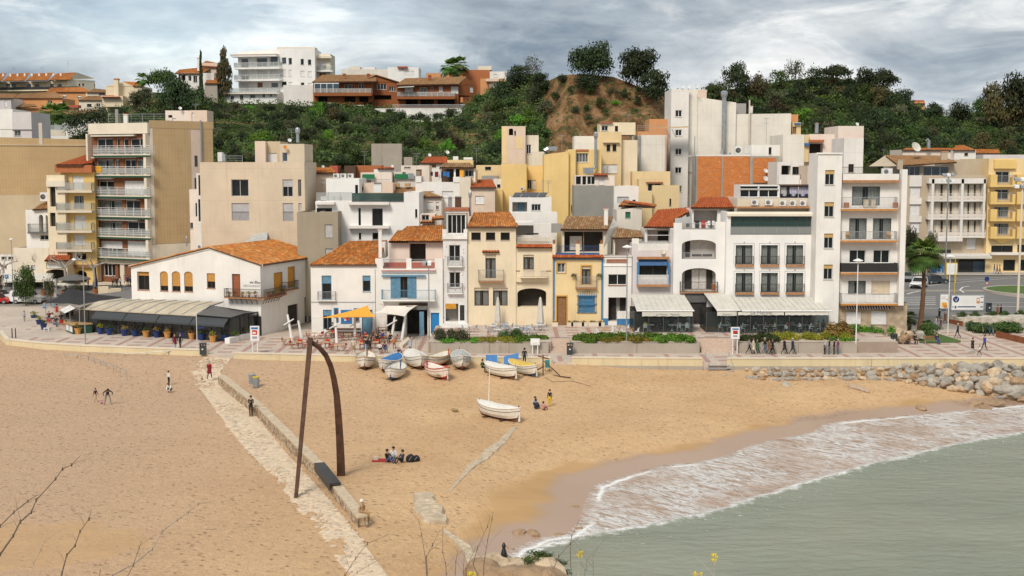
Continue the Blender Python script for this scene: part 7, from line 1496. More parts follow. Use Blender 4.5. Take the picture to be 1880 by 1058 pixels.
def board(lbl,x0,x1,y0,y1,yb,prints,name='billboard',fm='rgy'):
 p=PG((x0+x1)/2,yb)if yb<592 else PP((x0+x1)/2,yb);a=TG(name,lbl,'billboard',p);q0,q1=PY(x0,y1,p.y),PY(x1,y0,p.y);mb.box(q0.x-.12,q1.x+.12,p.y,p.y+.2,q0.z-.12,q1.z+.12,fm);mb.bd('frame',a)
 for x in(q0.x+.05,q1.x-.15):mb.box(x,x+.1,p.y+.05,p.y+.15,p.z-.05,q0.z-.121,fm);mb.bd('leg',a)
 mb.box(q0.x,q1.x,p.y-.02,p.y-.002,q0.z,q1.z,'whc');pa=mb.bd('poster',a);F=Fc((q0.x,p.y-.021),(q1.x,p.y-.021));k=0
 for(u0,u1,v0,v1,m)in prints:F.box(mb,F.L*u0,F.L*u1,lp(q0.z,q1.z,v0),lp(q0.z,q1.z,v1),.001+.002*k,.004+.002*k,m);mb.bd('print',pa);k=(k+1)%4
 return a,F,q0,q1,pa
a,F,q0,q1,pa=board('wide white billboard with blue roundel and navy strip beside the crossing',1747,1806,543,569,572,[(.02,.06,.17,.24,'ptb'),(.18,.76,.17,.25,'ptb'),(.78,.88,.45,.85,'orange'),(.80,.86,.62,.78,'whc'),(.90,.99,.85,.92,'blue_deep'),(.90,.99,.50,.57,'blue_deep'),(.90,.99,.17,.24,'blue_deep'),(.27,.5,.60,.63,'rwh'),(.27,.48,.70,.73,'rwh'),(.52,.74,.62,.65,'rwh'),(.3,.72,.48,.50,'rwh'),(.09,.15,.10,.28,'green_mesh')])
uc,zc_=F.L*.13,lp(q0.z,q1.z,.74);r_=.42;mb.poly([F.pt(uc+r_*cos(k*pi/9),zc_+r_*sin(k*pi/9),.015)for k in rg(18)],'ptb')
for a0,b0,a1,b1 in((-.2,.25,-.05,-.25),(.05,-.25,.2,.25),(-.05,-.25,0,-.02),(0,-.02,.05,-.25)):mb.tube([F.pt(uc+a0,zc_+b0,.02),F.pt(uc+a1,zc_+b1,.02)],.03,'whc',3)
mb.bd('emblem',pa)
board('narrow white poster panel with an orange fruit picture left of the wide billboard',1726,1741,541,566,572,[(.15,.75,.82,.84,'rgy'),(.1,.7,.70,.72,'red'),(.2,.85,.08,.42,'sail_yellow'),(.45,.9,.02,.25,'orange'),(.8,.95,.60,.68,'red')])
board('cream map board on twin yellow posts in the road',1738,1757,484,504,520,[(.1,.9,.7,.76,'rwh'),(.1,.9,.5,.56,'rwh'),(.1,.9,.3,.36,'rwh')],fm='yellow_sign')
board('beach information sign with blue top and red map near the ramp gap',461.5,473.5,601,625,650,[(.0,1,.84,1,'cvb'),(.12,.88,.42,.78,'red'),(.2,.7,.5,.64,'plw'),(.15,.85,.12,.3,'rgy')],name='beach_sign',fm='plw')
board('beach information sign with blue top in front of the third planter',1344,1356,603,621,650,[(.0,1,.84,1,'cvb'),(.12,.88,.42,.78,'red'),(.4,.9,.42,.55,'black'),(.15,.85,.12,.3,'rgy')],name='beach_sign',fm='plw')
board('small lilac notice board at the end of the first planter',976,989,624,632,650,[(.15,.85,.2,.3,'rgy')],name='notice_board',fm='plw');board('tall yellowish menu board beside the closed parasol',976,988,610,622,623,[(.1,.9,.1,.9,'shb')],name='menu_board',fm='wlt')
p=PG(1812,533);a=post('road_sign','round blue arrow sign above a small red triangle sign','road sign',p,hgt(p,511),.04);
for(y,m_,r_,n_,ph)in((512.5,'ptb',.36,16,0),(521,'red',.36,3,-pi/2),(520.4,'plw',.2,3,-pi/2)):q=PY(1812,y,p.y-.07-.02*(m_=='plw'));mb.poly([(q.x+r_*cos(ph+2*pi*k/n_),q.y,q.z+r_*sin(ph+2*pi*k/n_))for k in rg(n_)],m_);mb.bd('plate',a)
def bin_(lbl,x,yb,h=1.15,w_=.62,m='bin',p=No):
 p=p or PP(x,yb);a=TG('litter_bin',lbl,'bin',p);mb.rbox(p,w_,.5,h*.78,m,z0=p.z);mb.bd('body',a);mb.rbox(p,.08,.5,h*.2,m,z0=p.z+h*.78);mb.rbox(p+V3((w_/2-.04,0,0)),.08,.48,h*.2,m,z0=p.z+h*.785);mb.rbox(p-V3((w_/2-.04,0,0)),.08,.48,h*.2,m,z0=p.z+h*.785);mb.rbox(p,w_+.04,.54,.1,m,z0=p.z+h*.98);mb.bd('hood',a);mb.rbox(p+V3((0,-.26,0)),.16,.01,.14,'plw',z0=p.z+h*.45);mb.bd('sticker',a)
bin_('dark litter bin at the end of the left sea wall',373,651);bin_('dark litter bin beside the broad left stairs',1046,651);bin_('dark litter bin in front of the stone bank below the tower',1641,633);bin_('dark litter bin right of the wide billboard',1815,573,p=PG(1815,573))
for x,y,t_ in((463,706,'grey rubbish drum on the sand, behind its twin'),(470,711,'grey rubbish drum with a yellow rim on the sand, nearer one')):
 p=PZ(x,y,.1);a=TG('rubbish_drum',t_,'bin',p);mb.lathe(p,[(.30,0),(.33,.5),(.34,.95),(.30,.95),(.28,.6)],'drum',12);mb.bd('drum',a);mb.lathe(p,[(.345,.9),(.36,.97),(.33,.99)],'yellow_sign'if x>465 else 'rgy',12);mb.bd('rim',a)
def railrun(lbl,pts,name='handrail'):
 a=TG(name,lbl,'railing',pts[0]);mb.tube([p+V3((0,0,.95))for p in pts],.03,'galv',5);mb.bd('top_rail',a)
 for p,q in zip(pts,pts[1:]):
  k=max(1,round((q-p).length/1.9))
  for i in rg(k+1):r_=p.lerp(q,i/k);mb.tube([r_-V3((0,0,.3)),r_+V3((0,0,.95))],.025,'galv',4);mb.bd('upright',a)
railrun('galvanised handrail angling down over the sand at far left',[PZ(120,667,.1),PZ(143,668,.1),PZ(163,671,.1),PZ(233,698,.1)]);railrun('long galvanised handrail below the left sea wall',[PZ(165,663,.1),PZ(230,666,.1),PZ(310,661,.3),PZ(365,656,.5)])
def chr_(name,lbl,m,style,loc,rz,cat='chair',gp=No):
 a=TG(name,lbl,cat,(0,0,0),gp);mb.box(-.22,.22,-.22,.22,.43,.47,m);mb.bd('seat',a,org=O_)
 if style=='director':
  mb.box(-.24,.24,.2,.23,.62,.88,m);mb.bd('backrest',a,org=O_)
  for s in(-1,1):
   for y0,y1 in((-.2,.2),(.2,-.2)):mb.tube([(s*.24,y0,0),(s*.24,y1,.45),],.02,'wood',4);mb.bd('leg',a,org=O_)
   mb.box(s*.25-.03,s*.25+.03,-.22,.24,.62,.65,'wood');mb.tube([(s*.25,.21,.44),(s*.25,.21,.9)],.018,'wood',4);mb.tube([(s*.25,-.2,.44),(s*.25,-.2,.62)],.018,'wood',4);mb.bd('armrest',a,org=O_)
 else:
  n=8;pr=No
  for i in rg(n+1):an=pi*i/n;pt=(-.24*cos(an),.12+.12*sin(an),0);cur=[(pt[0],pt[1],.5),(pt[0]*1.02,pt[1]*1.1,.8+.06*sin(an))];
  mb.qs([(-.24*cos(pi*i/n),.08+.15*sin(pi*i/n),.48)for i in rg(n+1)],[(-.25*cos(pi*i/n),.09+.18*sin(pi*i/n),.66+.22*sin(pi*i/n))for i in rg(n+1)],m,False);mb.qs([(-.25*cos(pi*i/n),.10+.18*sin(pi*i/n),.66+.22*sin(pi*i/n))for i in rg(n+1)],[(-.24*cos(pi*i/n),.09+.15*sin(pi*i/n),.48)for i in rg(n+1)],m,False);mb.bd('backrest',a,org=O_)
  for sx_,sy in((-1,-1),(1,-1),(1,1),(-1,1)):mb.tube([(sx_*.2,sy*.2,.43),(sx_*.22,sy*.22,0)],.018,m if style=='plastic'else 'rwh',4);mb.bd('leg',a,org=O_)
 a.location=loc;a.rotation_euler.z=rz;return a
def tbl_(name,lbl,top,loc,rnd,m='wlt',r_=.38,gp=No,cat='table'):
 a=TG(name,lbl,cat,(0,0,0),gp);
 if rnd:mb.lathe((0,0,.70),[(r_,0),(r_,.035)],top,14)
 else:mb.box(-r_,r_,-r_,r_,.70,.74,top)
 mb.bd('tabletop',a,org=O_);mb.tube([(0,0,0),(0,0,.7)],.035,'galv'if rnd else m,6);mb.bd('stem',a,org=O_);
 for k in rg(4):mb.tube([(0,0,.06),(.28*cos(k*pi/2+.7),.28*sin(k*pi/2+.7),.01)],.025,'galv'if rnd else m,4)
 mb.bd('base',a,org=O_);a.location=loc;return a
gb='bistro chairs on the terrace';cpro=No;tpro=No
tabs=[(862,606,'round white table nearest the porch with two wicker chairs'),(905,606,'round white table left of the first closed parasol'),(928,603,'round white table at the foot of the first closed parasol'),(948,609,'round white table in the middle, behind the yellow shrubs'),(968,609,'round white table second from the right'),(990,604,'round white table at the foot of the second parasol'),(915,613,'front round white table behind the yellow shrubs')]
k=0
for i,(x,y,lb)in en(tabs):
 p=PZ(x,y+4,2.2)
 if tpro is No:tpro=tbl_('bistro_table',lb,'plw',p,True,gp='round bistro tables')
 else:cpt(tpro,p,0,lb)
 for j,(dx,dy,rz)in en(((-.62,-.05,pi/2+.3),(.62,.05,-pi/2-.2),(.1,.65,0.1),(-.1,-.68,pi))[:2 if i in(0,6)else 3 if i%2 else 4]):
  lb2='grey wicker bistro chair %s of the %s'%(('left','right','behind','in front')[j],lb.replace('round white ',''));lb2=' '.join(lb2.split()[:16]);q=p+V3((dx,dy,0))
  if cpro is No:cpro=chr_('bistro_chair',lb2,'wicker_grey','wicker',q,rz,gp=gb)
  else:cpt(cpro,q,rz,lb2)
def cpa(lbl,p,h,r_,m='canvas',name='closed_parasol',base=True):
 a=TG(name,lbl,'parasol',p);mb.tube([p,p+V3((0,0,h*.99))],.04,'rwh',6);mb.bd('pole',a);n=12;prof=[(r_*.85,.12),(r_,.2),(r_*.8,.45),(r_*.55,.75),(r_*.3,.95),(.03,1.)];rings=[[(p.x+r0*(1-.18*(k%2))*cos(2*pi*k/n),p.y+r0*(1-.18*(k%2))*sin(2*pi*k/n),p.z+h*z)for k in rg(n)]for r0,z in prof]
 for r0,r1 in zip(rings,rings[1:]):mb.qs(r0,r1,m)
 mb.bd('canopy',a);mb.rbox(p,.5,.5,.1,'cct',z0=p.z);mb.bd('base',a)
cpa('tall closed cream parasol beside the left restaurant window',PZ(914,600,2.2),3.5,.42);cpa('tall closed cream parasol in front of the dark arch',PZ(992,602,2.2),3.6,.46)
T(1060,560,7.833)
for i,(x,y,lb)in en(((400,400,'white table left of the lamp post before the blue porch'),(620,350,'white table behind the lamp post'),(760,400,'brown topped table touching the left dining enclosure'))):
 p=PZ(x,y+40,2.2);tbl_('terrace_table',lb,'wlt'if i<2 else 'wood',p,False,'rwh')
 for j,(dx,rz)in en(((-.75,pi/2),(.75,-pi/2))):chr_('terrace_chair',('white chair %s of the '%('left','right')[j])+lb.replace('white ','').replace('brown topped ',''),'plw','plastic',p+V3((dx,.1,0)),rz,gp='white chairs by the porch')
T()
rtab=[(533,634),(548,640),(577,623),(598,640),(620,645),(608,622),(640,625),(662,642),(676,628),(690,640),(715,628),(706,616)]
names=['beside the leftmost white pole','left of the steel arch top','between the first and second white poles','in front of the second white pole','front centre below the yellow sail','under the yellow sail by the wall','beside the walker in the pale jacket','right of the walker in the pale jacket','behind the two dark clad walkers','nearest the beached boats','at the right end under the white sail','by the dark café entrance']
tp_=No;cp=No;cy_=0
for i,(x,y)in en(rtab):
 p=PP(x,y);lb='wooden café table '+names[i]
 if tp_ is No:tp_=tbl_('cafe_table',lb,'wlt',p,False,'wood',.36,'wooden café tables')
 else:cpt(tp_,p,0,lb)
 for j,(dx,dy,rz)in en(((-.7,0,pi/2),(.7,.05,-pi/2),(.05,.7,0))[:3 if i%2 else 2]):
  lb='red canvas director chair %s the table %s'%(('left of','right of','behind')[j],names[i]);q=p+V3((dx,dy,0));lb=' '.join(lb.split()[:16])
  if cp is No:cp=chr_('director_chair',lb,'red','director',q,rz,gp='red café chairs')
  else:cpt(cp,q,rz+R.uniform(-.3,.3),lb)
def sail(name,lbl,pts,m,sag=.35):
 a=TG(name,lbl,'shade sail',pts[0]);n=10;A,B_,C_,D_=pts if len(pts)==4 else(pts[0],pts[1],pts[2],pts[2]);G_=[]
 for j in rg(n+1):
  v=j/n;row=[]
  for i in rg(n+1):u=i/n;q=A.lerp(B_,u).lerp(D_.lerp(C_,u),v);c=(A+B_+C_+D_)/4;e=1-(2*u-1)**2*(2*v-1)**2;k=.0+.14*((1-(2*u-1)**2)*(abs(2*v-1))**3+(1-(2*v-1)**2)*abs(2*u-1)**3);q=q.lerp(c,k*.9);q.z-=sag*(1-(2*u-1)**2)*(1-(2*v-1)**2)*.6;row.append(q)
  G_.append(row)
 for r0,r1 in zip(G_,G_[1:]):mb.qs(r0,r1,m,False)
 mb.bd('sail_cloth',a,smooth=True);
 for q in pts:mb.tube([q,q+(q-(A+C_)/2).normalized()*1.2],.015,'rgy',3)
 mb.bd('rope',a);return a
T(560,400,4.07);sail('shade_sail','bright yellow triangular sail stretched over the café tables',[PY(110,750,141),PY(470,655,144),PY(530,742,139)],'sail_yellow');sail('shade_sail','off white sail stretched beside the dark café entrance',[PY(520,712,143),PY(600,655,144.6),PY(845,652,144.6),PY(745,738,138.5)],'sail_white',.6)
for i,(x0,y0,x1,y1,cr)in en(((1287,918,1252,722,(-35,40)),(1357,895,1333,768,No),(238,935,225,752,(-45,40)),(375,905,370,745,(-35,40)),(645,915,672,735,(-55,25)),(722,920,752,715,No))):
 if i<2:T(220,400,4.068)
 else:T(560,400,4.07)
 p=PZ(x0,y0,1.02);t=PY(x1,y1,p.y);lb=['leftmost leaning white mast with a crossbar beside the restaurant flank','second leaning white mast without crossbar, near the dark garage','white mast with a slanted crossbar below the yellow sail, left one','white mast with a slanted crossbar below the yellow sail, right one','white mast with a crossbar below the off white sail','leaning white mast without crossbar holding the off white sail'][i]
 a=TG('sail_mast',lb,'mast',p,'white masts of the shade sails');mb.tube([p,t],[.17,.12],'whc',8);mb.bd('mast',a)
 if cr:c=p.lerp(t,.72);c.y-=.2;sc=1/(FPX/p.y)/SC;mb.tube([c+V3((cr[0]*sc,0,-.35)),c+V3((cr[1]*sc,0,.35))],.08,'whc',6);mb.bd('crossbar',a)
T(500,560,6.267)
a=TG('long_bench','long brown bench against the white wall under the blue menu boards','bench',PZ(820,330,1.));q0,q1=PY(615,320,144.4),PY(1015,320,144.4)
for z0_,z1_,y_ in((1.42,1.5,0),(1.75,1.95,.3)):mb.box(q0.x,q1.x,144.2+y_,144.6+y_*.4,z0_,z1_,'wdk');mb.bd('plank',a)
for k in rg(5):x=lp(q0.x,q1.x,k/4);mb.box(x-.04,x+.04,144.25,144.6,1.,1.42,'wdk');mb.bd('leg',a)
a=TG('serving_rack','wooden shelf rack by the doorway of the café','shelf',PZ(1265,400,1.));q0,q1=PY(1218,400,142),PY(1310,262,142)
for k in rg(5):z=lp(1.1,q1.z,k/4);mb.box(q0.x,q1.x,141.8,142.2,z,z+.04,'wood');mb.bd('shelf',a)
for x in(q0.x,q1.x-.05):mb.box(x,x+.05,141.75,142.25,1.,q1.z+.1,'wood');mb.bd('side',a)
p=PZ(1520,470,1.);mb.hx([PZ(1440,500,1.),PZ(1555,405,1.),PZ(1610,405,1.),PZ(1500,500,1.)]+[v+V3((0,0,.35))for v in(PZ(1440,500,1.),PZ(1555,405,1.),PZ(1610,405,1.),PZ(1500,500,1.))],'pwl');o=mb.bd('ramp_wall',No);tag(o,'low sloping ramp wall leading up to the café door','ramp');railrun('handrail of the ramp up to the bistro terrace',[PZ(1650,520,1.),PZ(1745,380,1.4)])
T()
T(0,470,6.223)
pots=[(390,745,'ptb','lfy','square navy planter with yellowing grass at the back of the kiosk row'),(450,800,'ptb','lfy','navy pot with yellow grass, second in the kiosk row'),(500,845,'ptb','lfmd','bright blue pot with green leaves before the white stool'),(890,895,'pot_orange','lfr','ochre pot left of the lamp post'),(1150,895,'ptb','lfy','blue pot with round golden bush, first right of the lamp post'),(1250,905,'ptb','lfd','empty looking blue pot, second right of the lamp post'),(1420,915,'ptb','lfr','blue pot with dry golden bush, third right of the lamp post'),(1540,920,'ptb','lfn','navy pot with brown bush, fourth right of the lamp post')]
for x,y,m_,fm,lb in pots:
 p=PP(x,y);o=pot(No,p,.42,.75,m_,No,.62,fm,70+len(lb)%3);tag(o,lb,'plant pot','potted plants along the dining conservatory')
T(220,400,4.068)
pots=[(195,893,'pot_orange','lfmd','small ochre pot between two blue pots with dry bushes'),(275,895,'ptb','lfr','blue pot with a spreading dry bush, just left of the walking couple'),(355,900,'pot_orange','lfr','ochre pot just left of the walking couple'),(475,900,'ptb','lfd','low dark blue pot just right of the walking couple'),(538,908,'pot_orange','lfr','ochre pot beside the street sign post'),(610,915,'ptb','lfmd','blue pot with fresh green leaves right of the street sign post'),(694,930,'pot_orange','lfy','biggest orange pot near the pavilion corner'),(788,925,'ptb','lfd','low blue pot next to the white planter boxes')]
for x,y,m_,fm,lb in pots:
 p=PP(x,y);o=pot(No,p,.42,.75,m_,No,.60 if 'low'not in lb else.25,fm,70+len(lb)%3);tag(o,lb,'plant pot','potted plants along the dining conservatory')
for i in rg(3):
 p,q=PP(820+i*80,940-i*22),PP(895+i*80,920-i*22);a=TG('planter_box',['white planter box nearest the sea at the pavilion corner','middle white planter box beside the pavilion','white planter box nearest the restaurant wall'][i],'planter',p,'white planter boxes by the pavilion');F=Fc(p.xy,q.xy);F.box(mb,0,F.L,1.,1.62,-.6,0,'white');mb.bd('box',a);c=nob('plant',crown('bush','lfo'if i else 'lfmd',71,12,420,.14));c.parent=a;c.location=((q.x-p.x)/2,(q.y-p.y)/2+.3,.5);c.scale=(.8,.5,.95)
post('street_sign','white street sign post with small blue plate by the ochre pot','street sign',PP(578,985),4.2,.045,'plw',lambda a,t:pbx(a,'plate',584,628,815,828,t.y-.05,.04,'ptb'))
def bed(lbl,x0,x1,y0,y1,z,hmax,m,n,size,seed,name='planting_bed',cat='plants'):
 rng=random.Random(seed);cl_=[(rng.uniform(x0,x1),rng.uniform(y0,y1),z+rng.uniform(.15,.55)*hmax,rng.uniform(.4,.7),rng.uniform(.35,.6),hmax*rng.uniform(.5,.8))for _ in rg(int((x1-x0)*(y1-y0)*2.2)+5)]
 me=lfm(name,cl_,n*2,size,m,rng,up=.8);o=nob(name,me);tag(o,lbl,cat,kind='stuff');return o
bed('silver grey lavender clump in the first planter',-8.3,-4.9,131.8,134.3,2.2,1.1,'lfo',3500,.16,1);bed('glossy green leaves bordering the lavender',-8.5,-3.6,131.4,132.6,2.,.5,'lfb',2500,.2,2);bed('yellow green groundcover mound in the middle of the first planter',-3.4,.6,131.5,134,2.,.55,'lfy',4500,.13,3);bed('upright green shrub behind the yellow mound',-1.1,.7,133,134.4,2.3,1.,'lfmd',1200,.15,4);bed('bright green agapanthus leaves at the right end of the first planter',.7,3.4,131.5,133.8,2.,.65,'lfb',3000,.22,5)
bed('lush bright green leaves at the left of the second planter',6.8,9.5,131.4,134.4,2.,.7,'lfb',4500,.22,6);bed('yellow green groundcover along the middle of the second planter',9.2,15.2,131.4,132.9,2.,.6,'lfy',5000,.13,7);bed('green foliage strip behind the yellow groundcover',9.2,15.5,132.9,134.5,2.15,.7,'lfb',4500,.2,8);bed('lush bright green leaves at the right of the second planter',15.2,19.5,131.4,134.5,2.,.72,'lfb',6000,.22,9)
bed('lush green leaves at the left of the third planter',24.4,28.,131.5,134.3,2.,.8,'lfmd',5000,.22,10);bed('yellow flowering hedge strip along the third planter',28.,36.3,132.6,134.4,2.1,.8,'lfy',7500,.14,11)
T(1500,500,4.947)
bed('clipped green hedge below the stone wall of the tower',PZ(215,560,2).x,PZ(690,560,2).x,138.6,139.8,2.,1.,'lfb',6000,.16,12);bed('tall ornamental grass clump left of the stone bank',PZ(180,640,2).x,PZ(350,640,2).x,133.5,136,2.,1.5,'lfr',3500,.3,13);bed('broad green leaves in front of the ornamental grass',PZ(200,680,2).x,PZ(410,680,2).x,131.8,133.2,1.7,.8,'lfb',2500,.25,14);bed('dark shrub beside the long dining enclosure',PZ(130,560,2).x,PZ(210,560,2).x,137,138.6,2.2,1.2,'lfn',1500,.2,15)
a_=[PZ(365,665,1.02),PZ(700,655,1.02),PZ(700,560,1.9),PZ(420,590,1.9)];pn('stbk',(.50,.44,.36),.95,var=.4,sc=1.5,bump=.8);mb.poly([v for v in a_],'stbk');stc('stbk',mb)
ROCK=[]
for s in rg(6):
 rng=random.Random(s+5);import bmesh;bm=bmesh.new();bmesh.ops.create_icosphere(bm,subdivisions=2,radius=1);ax=[V3((rng.gauss(0,1),rng.gauss(0,1),rng.gauss(0,1))).normalized()for _ in rg(7)];dd=[rng.uniform(.55,.85)for _ in ax]
 for v in bm.verts:
  for a_,d_ in zip(ax,dd):
   k=v.co.dot(a_)-d_
   if k>0:v.co-=a_*k
  v.co+=v.co.normalized()*noise.noise(v.co*1.7+V3((s,0,0)))*.10
 me=bpy.data.meshes.new('boulder');bm.to_mesh(me);bm.free();ROCK.append(me)
for nm,c in(('rkg',(.35,.31,.26)),('rkb',(.36,.24,.14)),('rkp',(.55,.42,.28)),('rkw',(.42,.38,.32))):
 m,t,p,o=newmat(nm);g=NG(t);g.l(g.mix(1,c,g.ramp(g.np(1.6,6,.7),[(.3,.55),(.5,1.),(.75,1.35)]),'MULTIPLY'),p.inputs['Base Color']);iv(p,'Roughness',.92);g.bump(g.np(4,6,.7),.7,.15,p)
RK={}
def rock(lbl,p,sx_,sy,sz,m,seed,gp=No,name='boulder',cat='boulder'):
 k=(seed%6,m)
 if k not in RK:me=ROCK[k[0]].copy();me.materials.append(MATS[m]);RK[k]=me
 o=nob(name,RK[k]);o.location=p;o.scale=(sx_,sy,sz);o.rotation_euler=(R.uniform(-.2,.2),R.uniform(-.2,.2),R.uniform(0,6));tag(o,lbl,cat,gp);return o
T(1500,500,4.947)
for i,(x,y,s,m_)in en(((720,570,1.3,'rkp'),(790,600,1.1,'rkb'),(680,540,.9,'rkp'),(745,530,.8,'rkb'),(940,575,.9,'rkw'),(820,560,.7,'rkp'))):rock(['big pale boulder behind the dark bin below the tower','brown boulder right of the bin','pale boulder at the top of the stone bank','small brown boulder against the stone corner','white boulder at the foot of the palm','small pale boulder left of the palm'][i],PZ(x,y,1.6),s,s*.8,s*.7,m_,i,'boulders round the palm garden')
T(1280,640,3.133)
TOP=[(270,108),(560,112),(860,118),(1200,95),(1500,88),(1880,82)];BOT=[(270,165),(400,182),(600,180),(860,178),(1060,180),(1180,190),(1300,205),(1480,240),(1600,255),(1740,278),(1880,300)]
rb=0
for rowi in rg(9):
 x=275+R.uniform(0,20)
 while x<1960:
  yt,yb=ip(TOP,x),ip(BOT,x);nr=max(2,round((yb-yt)/24));big=sm(x,1100,1750);step=lp(46,66,big)
  if rowi<nr:
   y=lp(yb,yt+8,rowi/max(1,nr-1)*.95);xx,yy=x+R.uniform(-8,8),y+R.uniform(-4,4);p=SZ(xx,yy,0);p=PZ(xx,yy,p.z+(.08+.19*rowi)*(.6+.4*big))if rowi else p;s=lp(.5,.86,big)*R.uniform(.55,1.25)*(1 if rowi<nr-1 else.8)
   m_=R.choices(['rkg','rkb','rkp','rkw'],[6,1.5,1.5,2]if x<1400 else[4,1.2,6,2]if rowi<6 and x>1500 else[8,1,2,1])[0]
   col_={'rkg':'grey','rkb':'brown','rkp':'pale orange','rkw':'whitish'}[m_];sz_='large'if s>1.15 else 'small'if s<.62 else 'medium'
   ps='at the left end'if x<560 else 'left of the driftwood'if x<860 else 'above the driftwood'if x<1180 else 'mid pile'if x<1500 else 'right of mid pile'if x<1720 else 'at the right edge';rw='front row'if rowi==0 else 'top row'if rowi==nr-1 else '%s row up'%['','second','third','fourth','fifth','sixth','seventh','eighth'][rowi]
   rock('%s %s breakwater boulder %s, %s'%(sz_,col_,ps,rw),p+V3((0,0,s*.12)),s*R.uniform(.9,1.25),s*.85,s*R.uniform(.5,.75),m_,R.randint(0,5),'breakwater boulders');rb+=1
  x+=step*R.uniform(.75,1.1)
for i,(x,y,s,m_,lb)in en(((1600,325,1.1,'rkb','flat brown rock sinking into the wet sand, left one'),(1700,320,1.4,'rkb','flat brown rock near the foam, right one'),(1650,345,1.,'rkb','low brown rock between the two flat ones'),(1290,345,.9,'rkb','long dark rock alone on the wet sand'),(510,212,.8,'rkw','pale flat stone on the dry sand left of the driftwood'),(155,158,.3,'rkw','small white stone by the wooden steps'),(195,135,.35,'rkg','small grey stone right of the wooden steps'),(1775,395,.5,'rkg','dark stone in the foam'),(1840,390,.4,'rkg','small dark stone in the foam near the right edge'))):rock(lb,SZ(x,y),s,s*.6,s*.3,m_,i)
p,q=SZ(885,228,.1),SZ(990,258,.1);mb.tube([p,p.lerp(q,.4)+V3((0,0,.1)),q],[.2,.26,.12],'skp',7);mb.tube([p.lerp(q,.1),p.lerp(q,.1)+V3((-.6,.5,.35))],[.12,.05],'skp',5);o=mb.bd('driftwood');tag(o,'grey driftwood log lying on the sand below the boulders','driftwood')
T(600,780,3.76)
for i,(x,y,s)in en(((1325,745,.55),(1425,755,.5),(1605,758,.3),(1740,725,.35),(1290,862,.2),(1705,562,.3),(1350,405,.15),(1235,843,.2))):rock(['largest dark rock in the wash at the bottom of the beach','second dark rock in the wash beside the largest','small dark rock at the edge of the foam','dark rock just above the lower foam edge','tiny dark pebble rock near the headland','brown seaweed covered stone on the wet sand','tiny stone on the smooth sand','tiny stone by the wash'][i],SZ(x,y,-.05),s*1.4,s*.9,s*.6,'rkb',i+2)
T()
def skel(**k):
 J=dict(pelvis=(0,0,.95),belly=(0,.01,1.12),chest=(0,.01,1.34),neck=(0,0,1.50),jaw=(0,-.015,1.57),head=(0,0,1.65),crown=(0,.01,1.71))
 for s,n in((-1,'L'),(1,'R')):
  J['sh'+n]=(s*.185,.01,1.42);J['el'+n]=(s*.235,.03,1.14);J['wr'+n]=(s*.245,-.05,.91);J['ha'+n]=(s*.245,-.08,.82)
  J['hi'+n]=(s*.09,0,.89);J['kn'+n]=(s*.10,-.02,.50);J['an'+n]=(s*.10,.03,.09);J['to'+n]=(s*.11,-.13,.035)
 J.update(k);return J
def shift(J,names,d):
 for n in names:J[n]=tuple(a+b for a,b in zip(J[n],d))
UP=['belly','chest','neck','jaw','head','crown']+[a+b for a in('sh','el','wr','ha')for b in 'LR']
POSE={}
POSE['stand']=skel()
POSE['walk']=skel(knL=(-.09,-.16,.52),anL=(-.09,-.30,.12),toL=(-.09,-.46,.08),knR=(.1,.06,.50),anR=(.1,.34,.16),toR=(.1,.22,.04),elL=(-.24,.10,1.15),wrL=(-.25,.18,.93),haL=(-.25,.2,.84),elR=(.24,-.06,1.15),wrR=(.24,-.22,.96),haR=(.24,-.28,.88))
POSE['hold']=skel(elL=(-.23,-.02,1.15),wrL=(-.08,-.22,1.22),haL=(-.02,-.27,1.25),elR=(.23,-.02,1.15),wrR=(.08,-.22,1.24),haR=(.02,-.27,1.27))
J=skel();shift(J,UP+['pelvis'],(0,.0,-.45))
for s,n in((-1,'L'),(1,'R')):J['hi'+n]=(s*.09,0,.50);J['kn'+n]=(s*.11,-.42,.50);J['an'+n]=(s*.11,-.42,.10);J['to'+n]=(s*.11,-.56,.035);J['wr'+n]=(s*.15,-.25,.68);J['ha'+n]=(s*.12,-.33,.70)
POSE['sit']=dict(J)
J=skel();shift(J,UP+['pelvis'],(0,.05,-.83))
for s,n in((-1,'L'),(1,'R')):J['hi'+n]=(s*.09,0,.11);J['kn'+n]=(s*.16,-.34,.40);J['an'+n]=(s*.12,-.52,.08);J['to'+n]=(s*.12,-.66,.04);J['el'+n]=(s*.25,-.08,.36);J['wr'+n]=(s*.14,-.28,.42);J['ha'+n]=(s*.1,-.33,.44)
POSE['ground']=dict(J)
J=skel();shift(J,['pelvis'],(0,0,-.62))
for s,n in((-1,'L'),(1,'R')):J['hi'+n]=(s*.09,0,.32);J['kn'+n]=(s*.15,-.32,.42);J['an'+n]=(s*.13,-.12,.08);J['to'+n]=(s*.13,-.26,.035);J['sh'+n]=(s*.18,-.25,.72);J['el'+n]=(s*.24,-.34,.50);J['wr'+n]=(s*.12,-.50,.30);J['ha'+n]=(s*.1,-.55,.22)
J.update(belly=(0,-.08,.45),chest=(0,-.20,.65),neck=(0,-.32,.78),jaw=(0,-.38,.82),head=(0,-.40,.88),crown=(0,-.40,.94));POSE['crouch']=dict(J)
J=skel();J.update(belly=(0,-.05,1.08),chest=(0,-.22,1.22),neck=(0,-.38,1.30),jaw=(0,-.45,1.32),head=(0,-.48,1.38),crown=(0,-.49,1.44),pelvis=(0,.05,.92))
